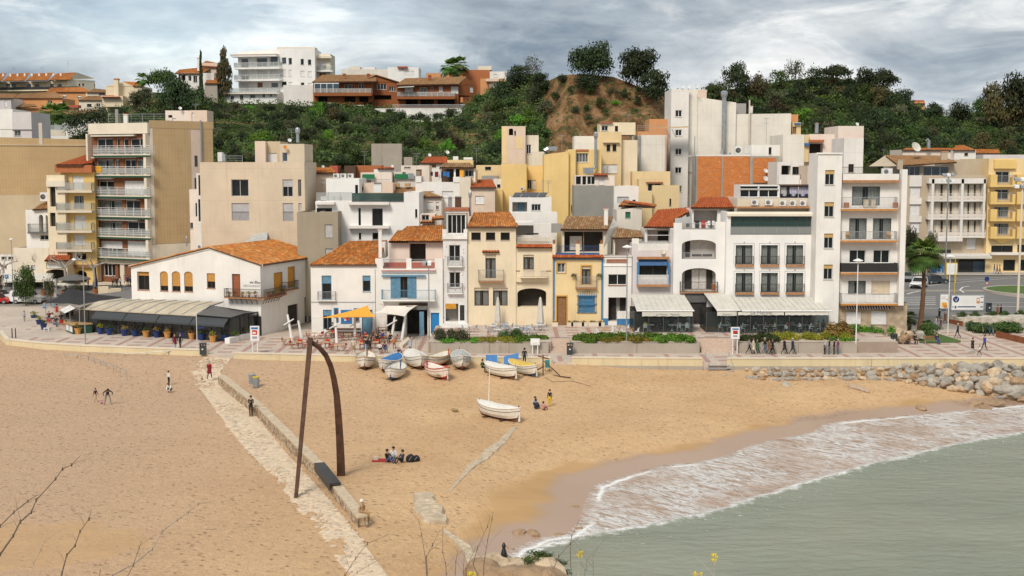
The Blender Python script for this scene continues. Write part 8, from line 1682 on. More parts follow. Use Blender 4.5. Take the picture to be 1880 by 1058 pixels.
for s,n in((-1,'L'),(1,'R')):J['sh'+n]=(s*.2,-.28,1.26);J['el'+n]=(s*.42,-.25,1.06);J['wr'+n]=(s*.36,-.42,.92);J['ha'+n]=(s*.33,-.47,.85);J['kn'+n]=(s*.2,-.12,.50);J['an'+n]=(s*.26,.05 if s<0 else-.1,.09);J['to'+n]=(s*.3,-.1 if s<0 else-.25,.035)
POSE['bend']=dict(J)
RAD=dict(pelvis=.135,belly=.125,chest=.145,neck=.055,jaw=.075,head=.092,crown=.065,sh=.062,el=.043,wr=.03,ha=.034,hi=.095,kn=.058,an=.04,to=.036)
def region(nm):
 k=nm[:2]if nm[:2]in('sh','el','wr','ha','hi','kn','an','to')and nm not in('head',)else nm
 if k in('neck','jaw','head','crown','ha'):return 0
 if k in('belly','chest','sh','el','wr'):return 1
 if k in('pelvis','hi','kn','an'):return 2
 return 3
BODY={}
def body(pose):
 if pose in BODY:return BODY[pose]
 J=POSE[pose];ns=list(J);ed=[('pelvis','belly'),('belly','chest'),('chest','neck'),('neck','jaw'),('jaw','head'),('head','crown')]
 for n in 'LR':ed+=[('chest','sh'+n),('sh'+n,'el'+n),('el'+n,'wr'+n),('wr'+n,'ha'+n),('pelvis','hi'+n),('hi'+n,'kn'+n),('kn'+n,'an'+n),('an'+n,'to'+n)]
 me=bpy.data.meshes.new('b');me.from_pydata([J[n]for n in ns],[(ns.index(a),ns.index(b))for a,b in ed],[]);o=nob('b',me);o.modifiers.new('s','SKIN');o.modifiers.new('u','SUBSURF').levels=1
 sv_=me.skin_vertices[0].data
 for i,n in en(ns):
  r=RAD.get(n,RAD.get(n[:2]));sv_[i].radius=(r,r*(.75 if n in('chest','belly','pelvis')else 1));sv_[i].use_root=n=='pelvis'
 bpy.context.view_layer.update();ev=o.evaluated_get(bpy.context.evaluated_depsgraph_get());m2=bpy.data.meshes.new_from_object(ev);bpy.data.objects.remove(o);m2.name='body'
 segs=[(V3(J[a]),V3(J[b]),region(a)if region(a)==region(b)else No,region(a),region(b))for a,b in ed];idx=[]
 for p in m2.polygons:
  c=p.center;best=9;ri=0
  for A,B_,r,ra,rb_ in segs:
   d=B_-A;t=max(0,min(1,(c-A).dot(d)/max(1e-9,d.length_squared)));e=(A+d*t-c).length
   if e<best:best=e;ri=r if r is not No else(ra if t<.5 else rb_)
  idx.append(ri)
 m2.materials.clear();[m2.materials.append(MATS['skin'])for _ in rg(4)];m2.polygons.foreach_set('material_index',idx);m2.polygons.foreach_set('use_smooth',[True]*len(m2.polygons))
 bm=bmesh.new();bm.from_mesh(m2)
 def prism(a,b,r):
  d=(b-a).normalized();u=d.orthogonal().normalized();v=d.cross(u);v0=[bm.verts.new(a+(u*cos(k*pi*2/4)+v*sin(k*pi*2/4))*r)for k in rg(4)];v1=[bm.verts.new(b+(u*cos(k*pi*2/4)+v*sin(k*pi*2/4))*r*.7)for k in rg(4)]
  for k in rg(4):bm.faces.new((v0[k],v0[(k+1)%4],v1[(k+1)%4],v1[k]))
  bm.faces.new(v1)
 for s,n in((-1,'L'),(1,'R')):
  w_,h=V3(J['wr'+n]),V3(J['ha'+n]);d=(h-w_).normalized();u=d.cross(V3((1,0,0))if abs(d.x)<.8 else V3((0,0,1))).normalized()
  for k,l in en((.07,.085,.08,.06)):a0=h+u*(.018*(k-1.5))+d*.01;prism(a0,a0+d*l+V3((0,-.012,0)),.009)
  prism(h-d*.03+u*.03,h+d*.02+u*.065,.010)
 hd=V3(J['head']);f=(V3(J['head'])-V3(J['neck'])).normalized();fw=V3((0,-1,0));fw=(fw-f*fw.dot(f)).normalized();prism(hd+fw*.085,hd+fw*.12-f*.02,.016)
 for s in(-1,1):prism(hd+V3((s*.085,0,0)),hd+V3((s*.108,.01,0)),.018)
 bm.to_mesh(m2);bm.free();
 hm=MB();rings=[];ax=f;sx_=V3((1,0,0));bk=-fw
 for j in rg(6):
  t=j/5*pi*.62;r=.112*sin(t);z=.112*cos(t);rings.append([hd+ax*(z+.012)+(sx_*cos(2*pi*k/10)+bk*sin(2*pi*k/10))*r+bk*.012-(ax*.05*(1 if sin(2*pi*k/10)>.2 else 0)if j==5 else ax*0)for k in rg(10)])
 for r0,r1 in zip(rings,rings[1:]):hm.qs(r1,r0,'hair_dark')
 ho=hm.bd('hair',org=O_,smooth=True);hme=ho.data;bpy.data.objects.remove(ho)
 BODY[pose]=(m2,hme);return BODY[pose]
def prs(lbl,p,pose='stand',top='black',bot='jeans',hair='hair_dark',rz=0,s=1,coat=No,gp=No,shoe='shoe',bag=No,hood=No):
 m,hm=body(pose);o=nob('person',m);o.location=p;o.rotation_euler.z=rz;o.scale=(s,s,s)
 for sl,mt in zip(o.material_slots,('skin','cloth_'+top,'cloth_'+bot,shoe if shoe.startswith('shoe')else 'cloth_'+shoe)):sl.link='OBJECT';sl.material=MATS[mt]
 h=nob('hair'if not hood else 'hood',hm);h.parent=o;h.material_slots[0].link='OBJECT';h.material_slots[0].material=MATS['cloth_'+hood if hood else hair]
 if hood:h.scale=(1.12,1.12,1.03)
 if coat and pose in('stand','walk','hold'):
  prof=[(.23,.55),(.21,.75),(.185,.98),(.17,1.12),(.19,1.36)]
  for(r0,z0),(r1,z1_)in zip(prof,prof[1:]):mb.qs([(r0*cos(2*pi*k/12),r0*.8*sin(2*pi*k/12),z0)for k in rg(12)],[(r1*cos(2*pi*k/12),r1*.75*sin(2*pi*k/12),z1_)for k in rg(12)],'cloth_'+coat)
  c=mb.bd('coat',org=O_,smooth=True);c.parent=o
 if bag:
  J=POSE[pose];q=J['haR'];mb.box(q[0]-.04,q[0]+.1,q[1]-.15,q[1]+.15,q[2]-.36,q[2]-.08,'cloth_'+bag);mb.tube([(q[0],q[1]-.1,q[2]-.08),(q[0],q[1],q[2]+.02),(q[0],q[1]+.1,q[2]-.08)],.012,'cloth_'+bag,4);b=mb.bd('bag',org=O_);b.parent=o
 return tag(o,lbl,'person',gp)
S_=lambda x,y,z=.02:SZ(x,y,z)
prs('small child in dark vest and pale trousers running beside the pink ball',S_(176,739),'walk','black','khaki',rz=1.2,s=.72);prs('adult in black top and grey shorts bending toward the pink ball',S_(198,743),'bend','black','grey',rz=.4,s=.98)
p=S_(186,742);mb.lathe(p,[(.02,0),(.09,.03),(.13,.09),(.15,.15),(.13,.21),(.09,.27),(.02,.3)],'cloth_pink',10);o=mb.bd('ball',smooth=True);tag(o,'pink ball on the sand between child and adult','ball')
prs('child in white top and dark trousers standing on the left beach',S_(310,708),'stand','white','black','hair_brown',rz=2.4,s=.80);prs('person in white jacket crouching to the sand',S_(314,721),'crouch','white','black','hair_brown',rz=-.4,s=.95)
prs('person in a maroon coat walking up the ramp with a straw bag',S_(385,702,.3),'walk','red','black','hair_grey',rz=3.,coat='maroon',bag='khaki')
p=S_(371,703,.2);a=TG('dog','small tan dog trotting beside the person in the maroon coat','dog',p,rz=.4)
me=bpy.data.meshes.new('d');dv=[(0,0,.24),(0,.18,.25),(0,-.16,.26),(0,-.25,.33),(0,-.34,.33),(0,.28,.34),(.06,-.15,.14),(.06,-.15,.01),(-.06,-.17,.14),(-.06,-.15,.01),(.06,.17,.16),(.06,.21,.08),(.06,.19,.01),(-.06,.17,.16),(-.06,.21,.08),(-.06,.19,.01)]
me.from_pydata(dv,[(0,1),(0,2),(2,3),(3,4),(1,5),(2,6),(6,7),(2,8),(8,9),(1,10),(10,11),(11,12),(1,13),(13,14),(14,15)],[]);o=nob('d',me);o.modifiers.new('s','SKIN');o.modifiers.new('u','SUBSURF').levels=1
for i,r in en((.09,.075,.09,.05,.03,.015,.03,.02,.03,.02,.035,.022,.02,.035,.022,.02)):me.skin_vertices[0].data[i].radius=(r,r);me.skin_vertices[0].data[i].use_root=i==0
bpy.context.view_layer.update();m2=bpy.data.meshes.new_from_object(o.evaluated_get(bpy.context.evaluated_depsgraph_get()));bpy.data.objects.remove(o);m2.materials.clear();m2.materials.append(MATS['cloth_khaki']);o=nob('body',m2);o.parent=a
for s in(-1,1):mb.poly([(s*.03,-.22,.36),(s*.07,-.22,.35),(s*.05,-.23,.43)],'cloth_brown')
q=mb.bd('ears',org=O_);q.parent=a
prs('person all in black with raised hand walking down the stone path',S_(461,767,.1),'hold','black','black',rz=0,s=1.)
o=prs('person in camel coat and white headscarf sitting on the end of the beach wall',S_(667,964,-.02)+V3((-.1,.3,.12)),'sit','camel','camel',rz=.9,shoe='white',hood='white')
prof=[(.24,.12),(.25,.4),(.20,.62),(.19,.9)]
mb.hx([(-.22,-.42,.1),(.22,-.42,.1),(.2,.15,.1),(-.2,.15,.1),(-.19,-.42,.58),(.19,-.42,.58),(.19,.15,.62),(-.19,.15,.62)],'cloth_camel');c=mb.bd('coat',org=O_);c.parent=o
prs('seated person in black top and jeans, left of the picnic trio',S_(712,849),'ground','black','jeans',rz=.9);prs('seated person in white top at the back of the picnic trio',S_(722,844),'ground','white','paleblue',rz=-.2);prs('seated person in blue and black jacket, right of the picnic trio',S_(738,850),'ground','navy','black',rz=-.9)
for x,y,lb,s in((754,848,'black backpack beside the picnic trio',.42),(764,847,'second black bag beside the picnic trio',.34)):p=S_(x,y);a=TG('backpack',lb,'bag',p);mb.lathe(p,[(s*.7,0),(s*.85,s*.4),(s*.7,s*.9),(s*.3,s*1.2)],'cloth_black',8);mb.bd('pack',a,smooth=True);mb.tube([p+V3((-.1,-s*.8,s*.3)),p+V3((0,-s*.9,s*.7)),p+V3((.1,-s*.7,s*1.))],.025,'cloth_grey',4);mb.bd('strap',a)
p=S_(703,846);mb.rbox(p,1.5,.9,.03,'cloth_red',z0=p.z+.0);mb.rbox(p+V3((-.5,.1,0)),.35,.3,.22,'cloth_cream',z0=p.z+.03);o=mb.bd('picnic_blanket');tag(o,'small red and white picnic cloth with a bag beside the trio','blanket')
prs('seated person in pale top near the white boat',S_(983,748),'ground','lightgrey','khaki',rz=.3);prs('seated person in navy jacket with back turned near the white boat',S_(984,752),'ground','navy','navy',rz=2.8,s=1.);prs('seated child in pink top near the white boat',S_(998,754),'ground','pink','brown',rz=2.6,s=.85);prs('girl in black top and yellow skirt standing over the seated group',S_(1009,747),'stand','black','yellow',rz=-.6,s=.86,coat=No)
prs('person in dark green jacket sitting sideways against the first blue board',S_(886,684),'sit','green','black',rz=.8,s=1.);prs('person in black with a hat standing behind the yellow covered boat',S_(963,673,.1),'stand','black','black',rz=2.9,s=1.02)
p=S_(1005,683,.1);a=TG('stroller','turquoise folded baby stroller standing on the sand by the ramp','stroller',p);mb.hx([p+V3(v)for v in((-.22,-.2,.35),(.22,-.2,.35),(.22,.2,.3),(-.22,.2,.3),(-.2,0,1.05),(.2,0,1.05),(.2,.25,1.05),(-.2,.25,1.05))],'cloth_teal');mb.bd('seat',a)
for sx_,sy in((-.22,-.3),(.22,-.3),(-.22,.3),(.22,.3)):mb.tube([p+V3((sx_-.02,sy,.1)),p+V3((sx_+.02,sy,.1))],.1,'tyre',8);mb.bd('wheel',a);mb.tube([p+V3((sx_,sy,.1)),p+V3((sx_,0,.5)),p+V3((sx_,.3,1.05))],.015,'rgy',4);mb.bd('frame',a)
for x0,x1,y0,y1,y2,lb in((892,913,652,668,655,'rectangular bright blue board leaning on the sea wall, left one'),(925,952,655,669,648,'slanting bright blue board leaning on the sea wall, right one')):
 Yq=124.6;a,b_,c,d=PY(x0,y1,Yq-.5),PY(x1,y1-1,Yq-.5),PY(x1,y2 if x0>920 else y0,Yq),PY(x0,y0,Yq);mb.hx([a,b_,b_+V3((0,.06,0)),a+V3((0,.06,0)),d,c,c+V3((0,.06,0)),d+V3((0,.06,0))],'cvb');o=mb.bd('blue_board');tag(o,lb,'board')
A_=lambda x,y:PP(x,y)
pl_=[('person in dark coat holding hands, left of the couple by the bin',321,641,'walk','black','paleblue',1.,'maroon'),('person in black with cap, right of the couple by the bin',331,641,'walk','black','black',1.,No),('small figure in grey alone on the wide left promenade',45,591,'walk','lightgrey','grey',.8,No),('walker in pale jacket and beige trousers seen from behind before the café',649,651,'walk','cream','khaki',1.,No),('walker in black jacket and jeans, left of the dark pair',672,649,'walk','black','jeans',1.,No),('walker in black jacket and dark trousers, right of the dark pair',679,649,'walk','black','black',1.,No),('walker in pale grey coat near the ramp rail',753,648,'walk','lightgrey','black',1.,'lightgrey'),('person in navy sitting on the sea wall near the boats',733,651,'ground','navy','navy',.9,No),('leftmost walker of the group passing the third planter, dark jacket',1375,651,'walk','grey','black',1.,No),('walker in long cream coat with a black dog carrier',1383,651,'walk','cream','cream',1.,'cream'),('walker in dark green coat behind the cream coat',1390,650,'walk','green','black',.95,'green'),('walker in black and denim, fourth of the walking group',1404,650,'walk','black','jeans',1.,No),('walker in brown plaid jacket, fifth of the walking group',1412,651,'walk','brown','black',.93,'brown'),('walker in black coat beside the plaid jacket',1418,651,'walk','black','black',.96,'black'),('blonde walker striding in a black coat',1440,651,'walk','black','black',1.,'black'),('last walker of the group, navy coat, striding',1455,651,'walk','navy','black',1.,'navy'),('person in pale grey jacket, leftmost of four standing at the third planter end',1514,651,'stand','lightgrey','black',1.02,No),('person in black top and blue jeans, second of the standing four',1522,651,'stand','black','jeans',1.,No),('person in black, third of the standing four',1531,651,'stand','black','black',.97,No),('person in lilac and navy, last of the standing four',1538,651,'stand','purple','jeans',.95,No),('person in dark dress and grey trousers, left of the pair at right',1785,648,'walk','black','lightgrey',.93,'black'),('person in blue and white hoodie and dark shorts, right of the pair',1807,644,'walk','blue','black',.98,No),('child in white top at the sea wall, right side',1798,653,'walk','white','black',.62,No),('person in black walking past the bicycles',1758,621,'walk','black','black',1.,No),('walker in grey hoodie, first of the three by the palm',1718,607,'walk','lightgrey','paleblue',.98,No),('child in maroon walking beside the grey hoodie',1727,606,'walk','maroon','purple',.85,No),('tall person in black and red jacket behind the grey hoodie',1724,592,'walk','black','black',1.,No),('person in brown coat walking, right of the grey hoodie',1735,597,'walk','brown','jeans',1.,'brown'),('person in rose brown coat, left of the couple near the bin',1831,584,'walk','brown','khaki',.98,'brown'),('person in black coat, right of the couple near the bin',1837,584,'walk','black','black',1.,'black')]
hh=['hair_dark','hair_brown','hair_dark','hair_grey']
for i,(lb,x,y,ps,tpc,bt,s,ct)in en(pl_):prs(lb,A_(x,y)if y>592 else PG(x,y),ps,tpc,bt,hh[i%4]if 'blonde'not in lb else 'hair_brown',rz=(-1.4 if x>1500 else 1.5 if 1360<x<1500 else 3. if i in(3,22)else.3)+.25*sin(i),s=s,coat=ct)
T(1500,500,4.947)
def bench(lbl,x0,x1,y,m='wood'):
 p,q=PP(x0,y),PP(x1,y);a=TG('park_bench',lbl,'bench',(p+q)/2)
 for k in rg(3):mb.box(p.x,q.x,p.y+.1+.14*k,p.y+.22+.14*k,1.45,1.49,m);mb.bd('seat_slat',a)
 for k in rg(2):mb.box(p.x,q.x,p.y+.56,p.y+.60,1.62+.17*k,1.74+.17*k,m);mb.bd('back_slat',a)
 for x in(p.x+.15,q.x-.15):mb.box(x-.03,x+.03,p.y+.1,p.y+.6,1.,1.45,'rgy');mb.bd('leg',a)
bench('wooden bench right of the dark bin, two people on it',772,915,658);bench('wooden bench on the edge of the lawn, one person on it',975,1130,655)
for x,lb,tpc,bt in((815,'person in brown and white sitting at the left of the first bench','cream','black'),(895,'person in black sitting at the right of the first bench','black','black'),(1095,'person in blue jacket sitting on the second bench','navy','blue')):prs(lb,PP(x,655)+V3((0,.3,0)),'sit',tpc,bt,rz=.2,s=.98)
T()
T(1140,530,4.7)
din=[(210,390,'yellow',0,3.1),(500,390,'white',0,2.9),(570,390,'white',0,3.2),(400,345,'grey',1,0),(330,345,'maroon',1,.3),(470,340,'pink',1,-.3),(860,372,'white',0,1.4),(925,352,'grey',0,-1.2),(1050,398,'lightgrey',0,1.5),(1095,350,'black',1,-1),(1160,395,'black',0,1.),(1245,395,'pink',0,1.4),(1325,395,'cream',0,-1.4),(1430,395,'red',0,2.2),(1480,370,'lightgrey',1,0),(1540,398,'white',0,-1.2),(1600,360,'maroon',1,.4),(1640,395,'white',0,1.2),(1700,395,'brown',0,-1.4),(1745,360,'pink',1,-.4),(1280,350,'maroon',1,.5),(1380,350,'teal',1,-.2)]
enc=lambda x:'left dining enclosure'if x<620 else 'narrow dining bay'if x<1000 else 'long dining enclosure'
ordw=['first','second','third','fourth','fifth','sixth','seventh','eighth','ninth','tenth','eleventh','twelfth','thirteenth','fourteenth','fifteenth']
cnt_={};dcp=No
for x,y,c,back,rz in sorted(din):
 e=enc(x);cnt_[e]=cnt_.get(e,0)+1;p=PZ(x,y+20,2.23);p.y=max(p.y,(138.9 if x<1000 else 138.1)+.7+back*1.4);p.x=PY(x,y,p.y).x
 prs('diner in %s top, %s from the left in the %s'%({'lightgrey':'light grey'}.get(c,c),ordw[cnt_[e]-1],e),V3((p.x,p.y,2.23)),'sit',c,'black',hh[int(x)%4],rz=rz,s=.98)
 lb='white chair of the %s diner from the left in the %s'%(ordw[cnt_[e]-1],e)
 q=V3((p.x,p.y+.02,2.23))
 if dcp is No:dcp=chr_('dining_chair',lb,'plw','plastic',q,rz,gp='white dining chairs')
 else:cpt(dcp,q,rz,lb)
dtp=No
for i,x in en((250,440,530,890,1075,1200,1290,1370,1505,1590,1680)):
 p=PY(x,380,139.9);lb='white dining table, %s from the left under the white awnings'%ordw[i]
 if dtp is No:dtp=tbl_('dining_table',lb,'plw',V3((p.x,p.y,2.23)),False,'plw',.42,'white dining tables')
 else:cpt(dtp,V3((p.x,p.y,2.23)),0,lb)
T(500,560,6.267)
cf=[(695,370,'black','black','stand','standing waiter in black left of the second white mast'),(780,345,'black','black','stand','standing figure in black right of the second white mast'),(1070,420,'red','black','sit','seated person in red below the blue door'),(1155,400,'brown','black','sit','seated person in brown jacket right of the blue door'),(1235,560,'white','black','sit','seated person in white top with back to the sea'),(1295,560,'navy','jeans','sit','seated person in navy right of the white top'),(1270,420,'blue','black','sit','seated person in blue cap by the serving rack'),(1400,500,'orange','brown','sit','seated person in orange jacket at the right tables'),(1360,440,'black','black','sit','seated person in black behind the orange jacket'),(1200,450,'black','black','sit','seated person in black left of the white top'),(1120,480,'black','grey','sit','seated person in black and grey at the centre tables')]
for i,(x,y,c,bt,ps,lb)in en(cf):prs(lb,PP(x,y),ps,c,bt,hh[i%4],rz=2.9 if i in(4,5)else-.3+.5*sin(i*2),s=.98,gp=No)
T(0,470,6.223)
kc=[(510,665,'paleblue','jeans','stand','person in pale blue standing behind the flower pots'),(610,660,'paleblue','grey','stand','person in light jacket at the back of the kiosk crowd'),(650,700,'red','red','stand','person in bright red at the kiosk tables'),(560,740,'maroon','black','sit','seated person in maroon at the kiosk tables'),(600,760,'white','black','sit','seated person in white at the kiosk tables'),(640,800,'black','jeans','sit','seated person in black with back to the sea at the kiosk'),(620,820,'lightgrey','jeans','sit','seated person with outstretched jeans legs by the white stool'),(770,740,'black','black','stand','person in black beside the kiosk counter'),(825,730,'brown','black','stand','person in brown beside the kiosk counter'),(700,760,'black','black','sit','seated person in black under the menu board')]
for i,(x,y,c,bt,ps,lb)in en(kc):prs(lb,PP(x,y),ps,c,bt,hh[i%4],rz=1.2 if i==6 else.4*sin(i*3),s=.98)
for i,(x,y)in en(((540,775),(600,790),(680,790),(570,720),(720,800))):
 tbl_('kiosk_table',['dark kiosk table left of the red chairs','dark kiosk table between the red chairs','dark kiosk table before the counter','dark kiosk table near the blue pot','dark kiosk table at the counter corner'][i],'cnr',PP(x,y),True)
 chr_('cafe_armchair',['bright red chair at the table left of the others','bright red chair between the kiosk tables','bright red chair before the counter','bright red chair near the blue pot','bright red chair at the counter corner'][i],'red'if i<4 else 'orange','plastic',PP(x,y+12)+V3((.3,-.2,0)),2.8+.4*i,gp='red kiosk chairs')
p=PP(535,865);a=TG('stool','low white plastic stool in front of the blue pot','stool',p);mb.rbox(p,.7,.45,.06,'plw',z0=1.42);mb.bd('seat',a)
for sx_,sy in((-.28,-.16),(.28,-.16),(.28,.16),(-.28,.16)):mb.rbox(p+V3((sx_,sy,0)),.07,.07,.4,'plw',z0=1.02);mb.bd('leg',a)
a=TG('kiosk_counter','dark green kiosk counter with sloping wooden top and light menu panels','kiosk',PP(800,890));q=[PP(750,870),PP(835,900),PP(890,860),PP(880,800)];F=Fc(PP(750,862).xy,PP(835,898).xy);F.box(mb,0,F.L,1.,2.1,-2.2,0,'green_dark');mb.bd('counter',a);F.box(mb,-.1,F.L+.1,2.1,2.18,-2.3,.2,'wlt');mb.bd('countertop',a)
for k in(0,1):F.box(mb,F.L*(.08+.48*k),F.L*(.46+.48*k),1.25,1.95,.003,.03,'rwh');mb.bd('panel',a)
a=TG('menu_board','tilted white menu board above the kiosk tables','menu board',PP(770,700));w4=[PY(685,620,148),PY(740,655,147.5),PY(858,600,147.5),PY(795,562,148.2)];mb.poly(w4,'plw');mb.poly([v+V3((0,.05,-.05))for v in reversed(w4)],'rgy');mb.bd('board',a);
for k in rg(6):e0_,e1_=w4[0].lerp(w4[3],(k+.5)/6.5),w4[1].lerp(w4[2],(k+.5)/6.5);mb.tube([e0_.lerp(e1_,.15)+V3((0,-.03,.03)),e0_.lerp(e1_,.85)+V3((0,-.03,.03))],.025,'rgy',3)
mb.bd('lines',a);mb.tube([w4[3],V3((w4[3].x,w4[3].y,1.))],.04,'rgy',5);mb.bd('post',a)
tn=TG('black_canopy','wide black tensile canopy over the kiosk terrace','canopy',PP(900,700));cpk=PY(870,428,154);pts_=[PY(520,540,158),PY(700,470,166),PY(960,425,166),PY(1380,468,162),PY(1375,500,155),PY(1160,510,151),PY(905,562,147),PY(800,545,148)];
for i in rg(len(pts_)):
 a,c=pts_[i],pts_[(i+1)%len(pts_)];cc=V3((lp(pts_[3].x,pts_[0].x,.55),156,5.6));m1,m2_=a.lerp(cc,.5)-V3((0,0,.25)),c.lerp(cc,.5)-V3((0,0,.25));mb.poly([a,c,m2_,m1],'tent_black');mb.poly([m1,m2_,cc],'tent_black')
mb.bd('canopy_cloth',tn,smooth=True)
for i in(0,3,5,6):q=pts_[i];mb.tube([q,V3((q.x,q.y,gd(q.x,q.y)if q.y>150 else 1))],.05,'rgy',5);mb.bd('post',tn)
def parasol(lbl,p,h,r_,m,n=8):
 a=TG('parasol',lbl,'parasol',p);mb.tube([p,p+V3((0,0,h))],.04,'rgy',5);mb.bd('pole',a);mb.lathe(p+V3((0,0,h-.7)),[(r_,-.12),(r_,0),(r_*.5,.4),(.05,.72)],m,n);mb.bd('canopy',a)
parasol('open grey parasol in front of the yellow shop',PG(850,400),hgt(PG(850,400),tp(850,205)[1]),2.4,'cnr');parasol('cream parasol under the grey one',PG(790,410),hgt(PG(790,410),tp(790,262)[1]),1.7,'canvas');cpa('closed blue parasol beside the tree trunk',PG(1092,375),3.3,.35,'ptb')
for i,(x,y,w_,h,m_)in en(((500,430,70,60,'lfn'),(730,440,55,70,'lfd'),(870,420,130,110,'lfo'),(1090,410,70,60,'lfn'),(600,440,50,50,'lfn'))):
 p=PG(x,y+20);s=u_(p.y);o=pot(No,p,.45,.6,'tct',No,w_*s*.5,m_,70+i%3);tag(o,['terracotta pot with reddish bush at the left of the shop terrace','terracotta pot with dark bush under the parasol','pot with a big olive bush before the parasols','terracotta pot beside the pale planter wall','terracotta pot behind the white bollard'][i],'plant pot')
a=TG('planter_wall','pale yellow low planter wall beside the street people','planter',PG(1250,420));p,q,r_=PG(1122,435),PG(1240,425),PG(1385,405);
for a0,b0,h in((p,q,1.),(q,r_,.55)):F=Fc(a0.xy,b0.xy);F.box(mb,0.01,F.L-.01,a0.z-.4,a0.z+h,-.9,0,'cream');mb.bd('box',a)
sp_=[(1295,362,'brown','black'),(1335,370,'black','black'),(1378,372,'white','black'),(1422,350,'pink','cream'),(1425,392,'cream','grey'),(1460,352,'navy','black'),(1492,365,'navy','black'),(1010,372,'brown','black')]
for i,(x,y,c,bt)in en(sp_):prs(['person in brown, leftmost by the arched base of the brown block','person in black, second by the arched base','person in white top, third by the arched base','tall person in pale pink by the wooden door','person in cream nearest the sea by the planter wall','person in navy left of the restaurant corner','person in navy touching the restaurant corner','person in brown under the yellow shop canopy'][i],PG(x,y),'stand'if i%2 else 'walk',c,bt,hh[i%4],rz=i*.7,s=.98 if i!=4 else.7)
def car(lbl,p,rz,L_=4.2,W_=1.75,H_=1.5,m='car_white',kind='hatch',name='parked_car',cat='car'):
 a=TG(name,lbl,cat,(0,0,0));h0=.28;belt=H_*.56
 if kind=='van':prof=[(-L_/2,h0+.1),(-L_/2,H_*.92),(-L_/2+.15,H_),(L_*.12,H_),(L_*.26,belt+.12),(L_*.47,belt-.12),(L_/2,belt-.4),(L_/2,h0)];win=[(-L_*.44,-L_*.24),(-L_*.21,-.02),(.03,L_*.19)]
 elif kind=='suv':prof=[(-L_/2,h0+.1),(-L_/2,belt),(-L_*.44,H_*.93),(-L_*.34,H_),(L_*.05,H_),(L_*.22,belt+.05),(L_*.45,belt-.08),(L_/2,belt-.35),(L_/2,h0)];win=[(-L_*.36,-L_*.2),(-L_*.17,-.02),(.03,L_*.15)]
 else:prof=[(-L_/2,h0+.1),(-L_/2,belt-.05),(-L_*.40,H_*.92),(-L_*.28,H_),(L_*.02,H_),(L_*.2,belt+.02),(L_*.44,belt-.12),(L_/2,belt-.35),(L_/2,h0)];win=[(-L_*.33,-L_*.18),(-L_*.15,-.05),(0,L_*.12)]
 ws=lambda z:W_/2*(1 if z<=belt else 1-.16*(z-belt)/(H_-belt));n=len(prof)
 for s in(-1,1):pass
 Lf=[(x,-ws(z),z)for x,z in prof];Rt=[(x,ws(z),z)for x,z in prof];mb.qs(Lf,Rt,m,True);mb.poly(Lf,m);mb.poly(list(reversed(Rt)),m);b=mb.bd('body',a,org=O_);bv=b.modifiers.new('b','BEVEL');bv.width=.06;bv.segments=2
 for s in(-1,1):
  for x0,x1 in win:
   z0_,z1_=belt+.04,H_*.92;sl=.12;q=[(x0+(.06 if x0<-L_*.3 else 0),s*(ws(z0_)+.012),z0_),(x1+(sl if x1>L_*.08 else 0),s*(ws(z0_)+.012),z0_),(x1-(.12 if x1>L_*.08 else 0),s*(ws(z1_)+.012),z1_),(x0+(.16 if x0<-L_*.3 else 0),s*(ws(z1_)+.012),z1_)];mb.poly(q if s<0 else list(reversed(q)),'black');mb.bd('side_window',a,org=O_)
 i=[k for k in rg(n-1)if prof[k][1]>H_*.95 and prof[k+1][1]<H_*.8][0];(xa,za),(xb,zb_)=prof[i],prof[i+1];off=.015;mb.poly([(xa+.05+off,-ws(za)*.9,za-.05),(xb-.05+off,-ws(zb_)*.9,zb_+.06),(xb-.05+off,ws(zb_)*.9,zb_+.06),(xa+.05+off,ws(za)*.9,za-.05)],'black');mb.bd('windscreen',a,org=O_)
 for sx_ in(-1,1):
  for sy in(-1,1):
   c=(sx_*L_*.31,sy*(W_/2-.1),.32);mb.tube([(c[0],c[1]-.11,c[2]),(c[0],c[1]+.11,c[2])],.32,'tyre',14);wv=mb.bd('wheel',a,org=O_);mb.tube([(c[0],c[1]-.118,c[2]),(c[0],c[1]+.118,c[2])],.19,'galv',10);mb.bd('rim',a,org=O_)
 for sy in(-1,1):
  mb.box(L_/2-.1,L_/2+.02,sy*W_*.36-.18,sy*W_*.36+.18,belt-.33,belt-.2,'chrome');mb.bd('headlight',a,org=O_);mb.box(-L_/2-.02,-L_/2+.06,sy*W_*.4-.1,sy*W_*.4+.1,belt-.35,belt-.1,'red');mb.bd('tail_light',a,org=O_)
 mb.box(L_/2-.05,L_/2+.04,-W_*.42,W_*.42,h0,h0+.22,'black');mb.box(L_/2,L_/2+.03,-.45,.45,belt-.38,belt-.26,'black');mb.bd('bumper',a,org=O_)
 a.location=p;a.rotation_euler.z=rz;return a
van=car('white small van parked behind the leafy tree at left',PG(322,545),-.05,4.4,1.8,1.85,'car_white','van','white_van','van');
mb.rbox((-.6,-.915,1.05),.42,.01,.16,'black',z0=.95);q=mb.bd('lettering',org=O_);q.parent=van
car('white car at the left edge behind the red one',PG(15,508),-.1,4.2,1.75,1.5,'car_white');car('red car cut by the left edge of the picture',PG(-20,545),-.1,4.,1.7,1.45,'car_red')
T(1640,400,6.6125);car('white compact SUV parked nose toward the sea beside the palm',PG(310,850),-2.3+.2,4.3,1.8,1.62,'car_white','suv');car('dark grey hatchback parked right of the white SUV',PG(510,800),.25,4.1,1.75,1.45,'car_dark');car('grey car mostly hidden behind the tower corner',PG(165,770),-1.9,4.2,1.75,1.5,'car_grey')
fp=[(1225,690,'black','paleblue'),(1258,695,'maroon','jeans'),(1290,695,'camel','brown'),(635,730,'navy','jeans'),(700,728,'pink','jeans'),(375,712,'pink','black'),(430,705,'orange','navy')]
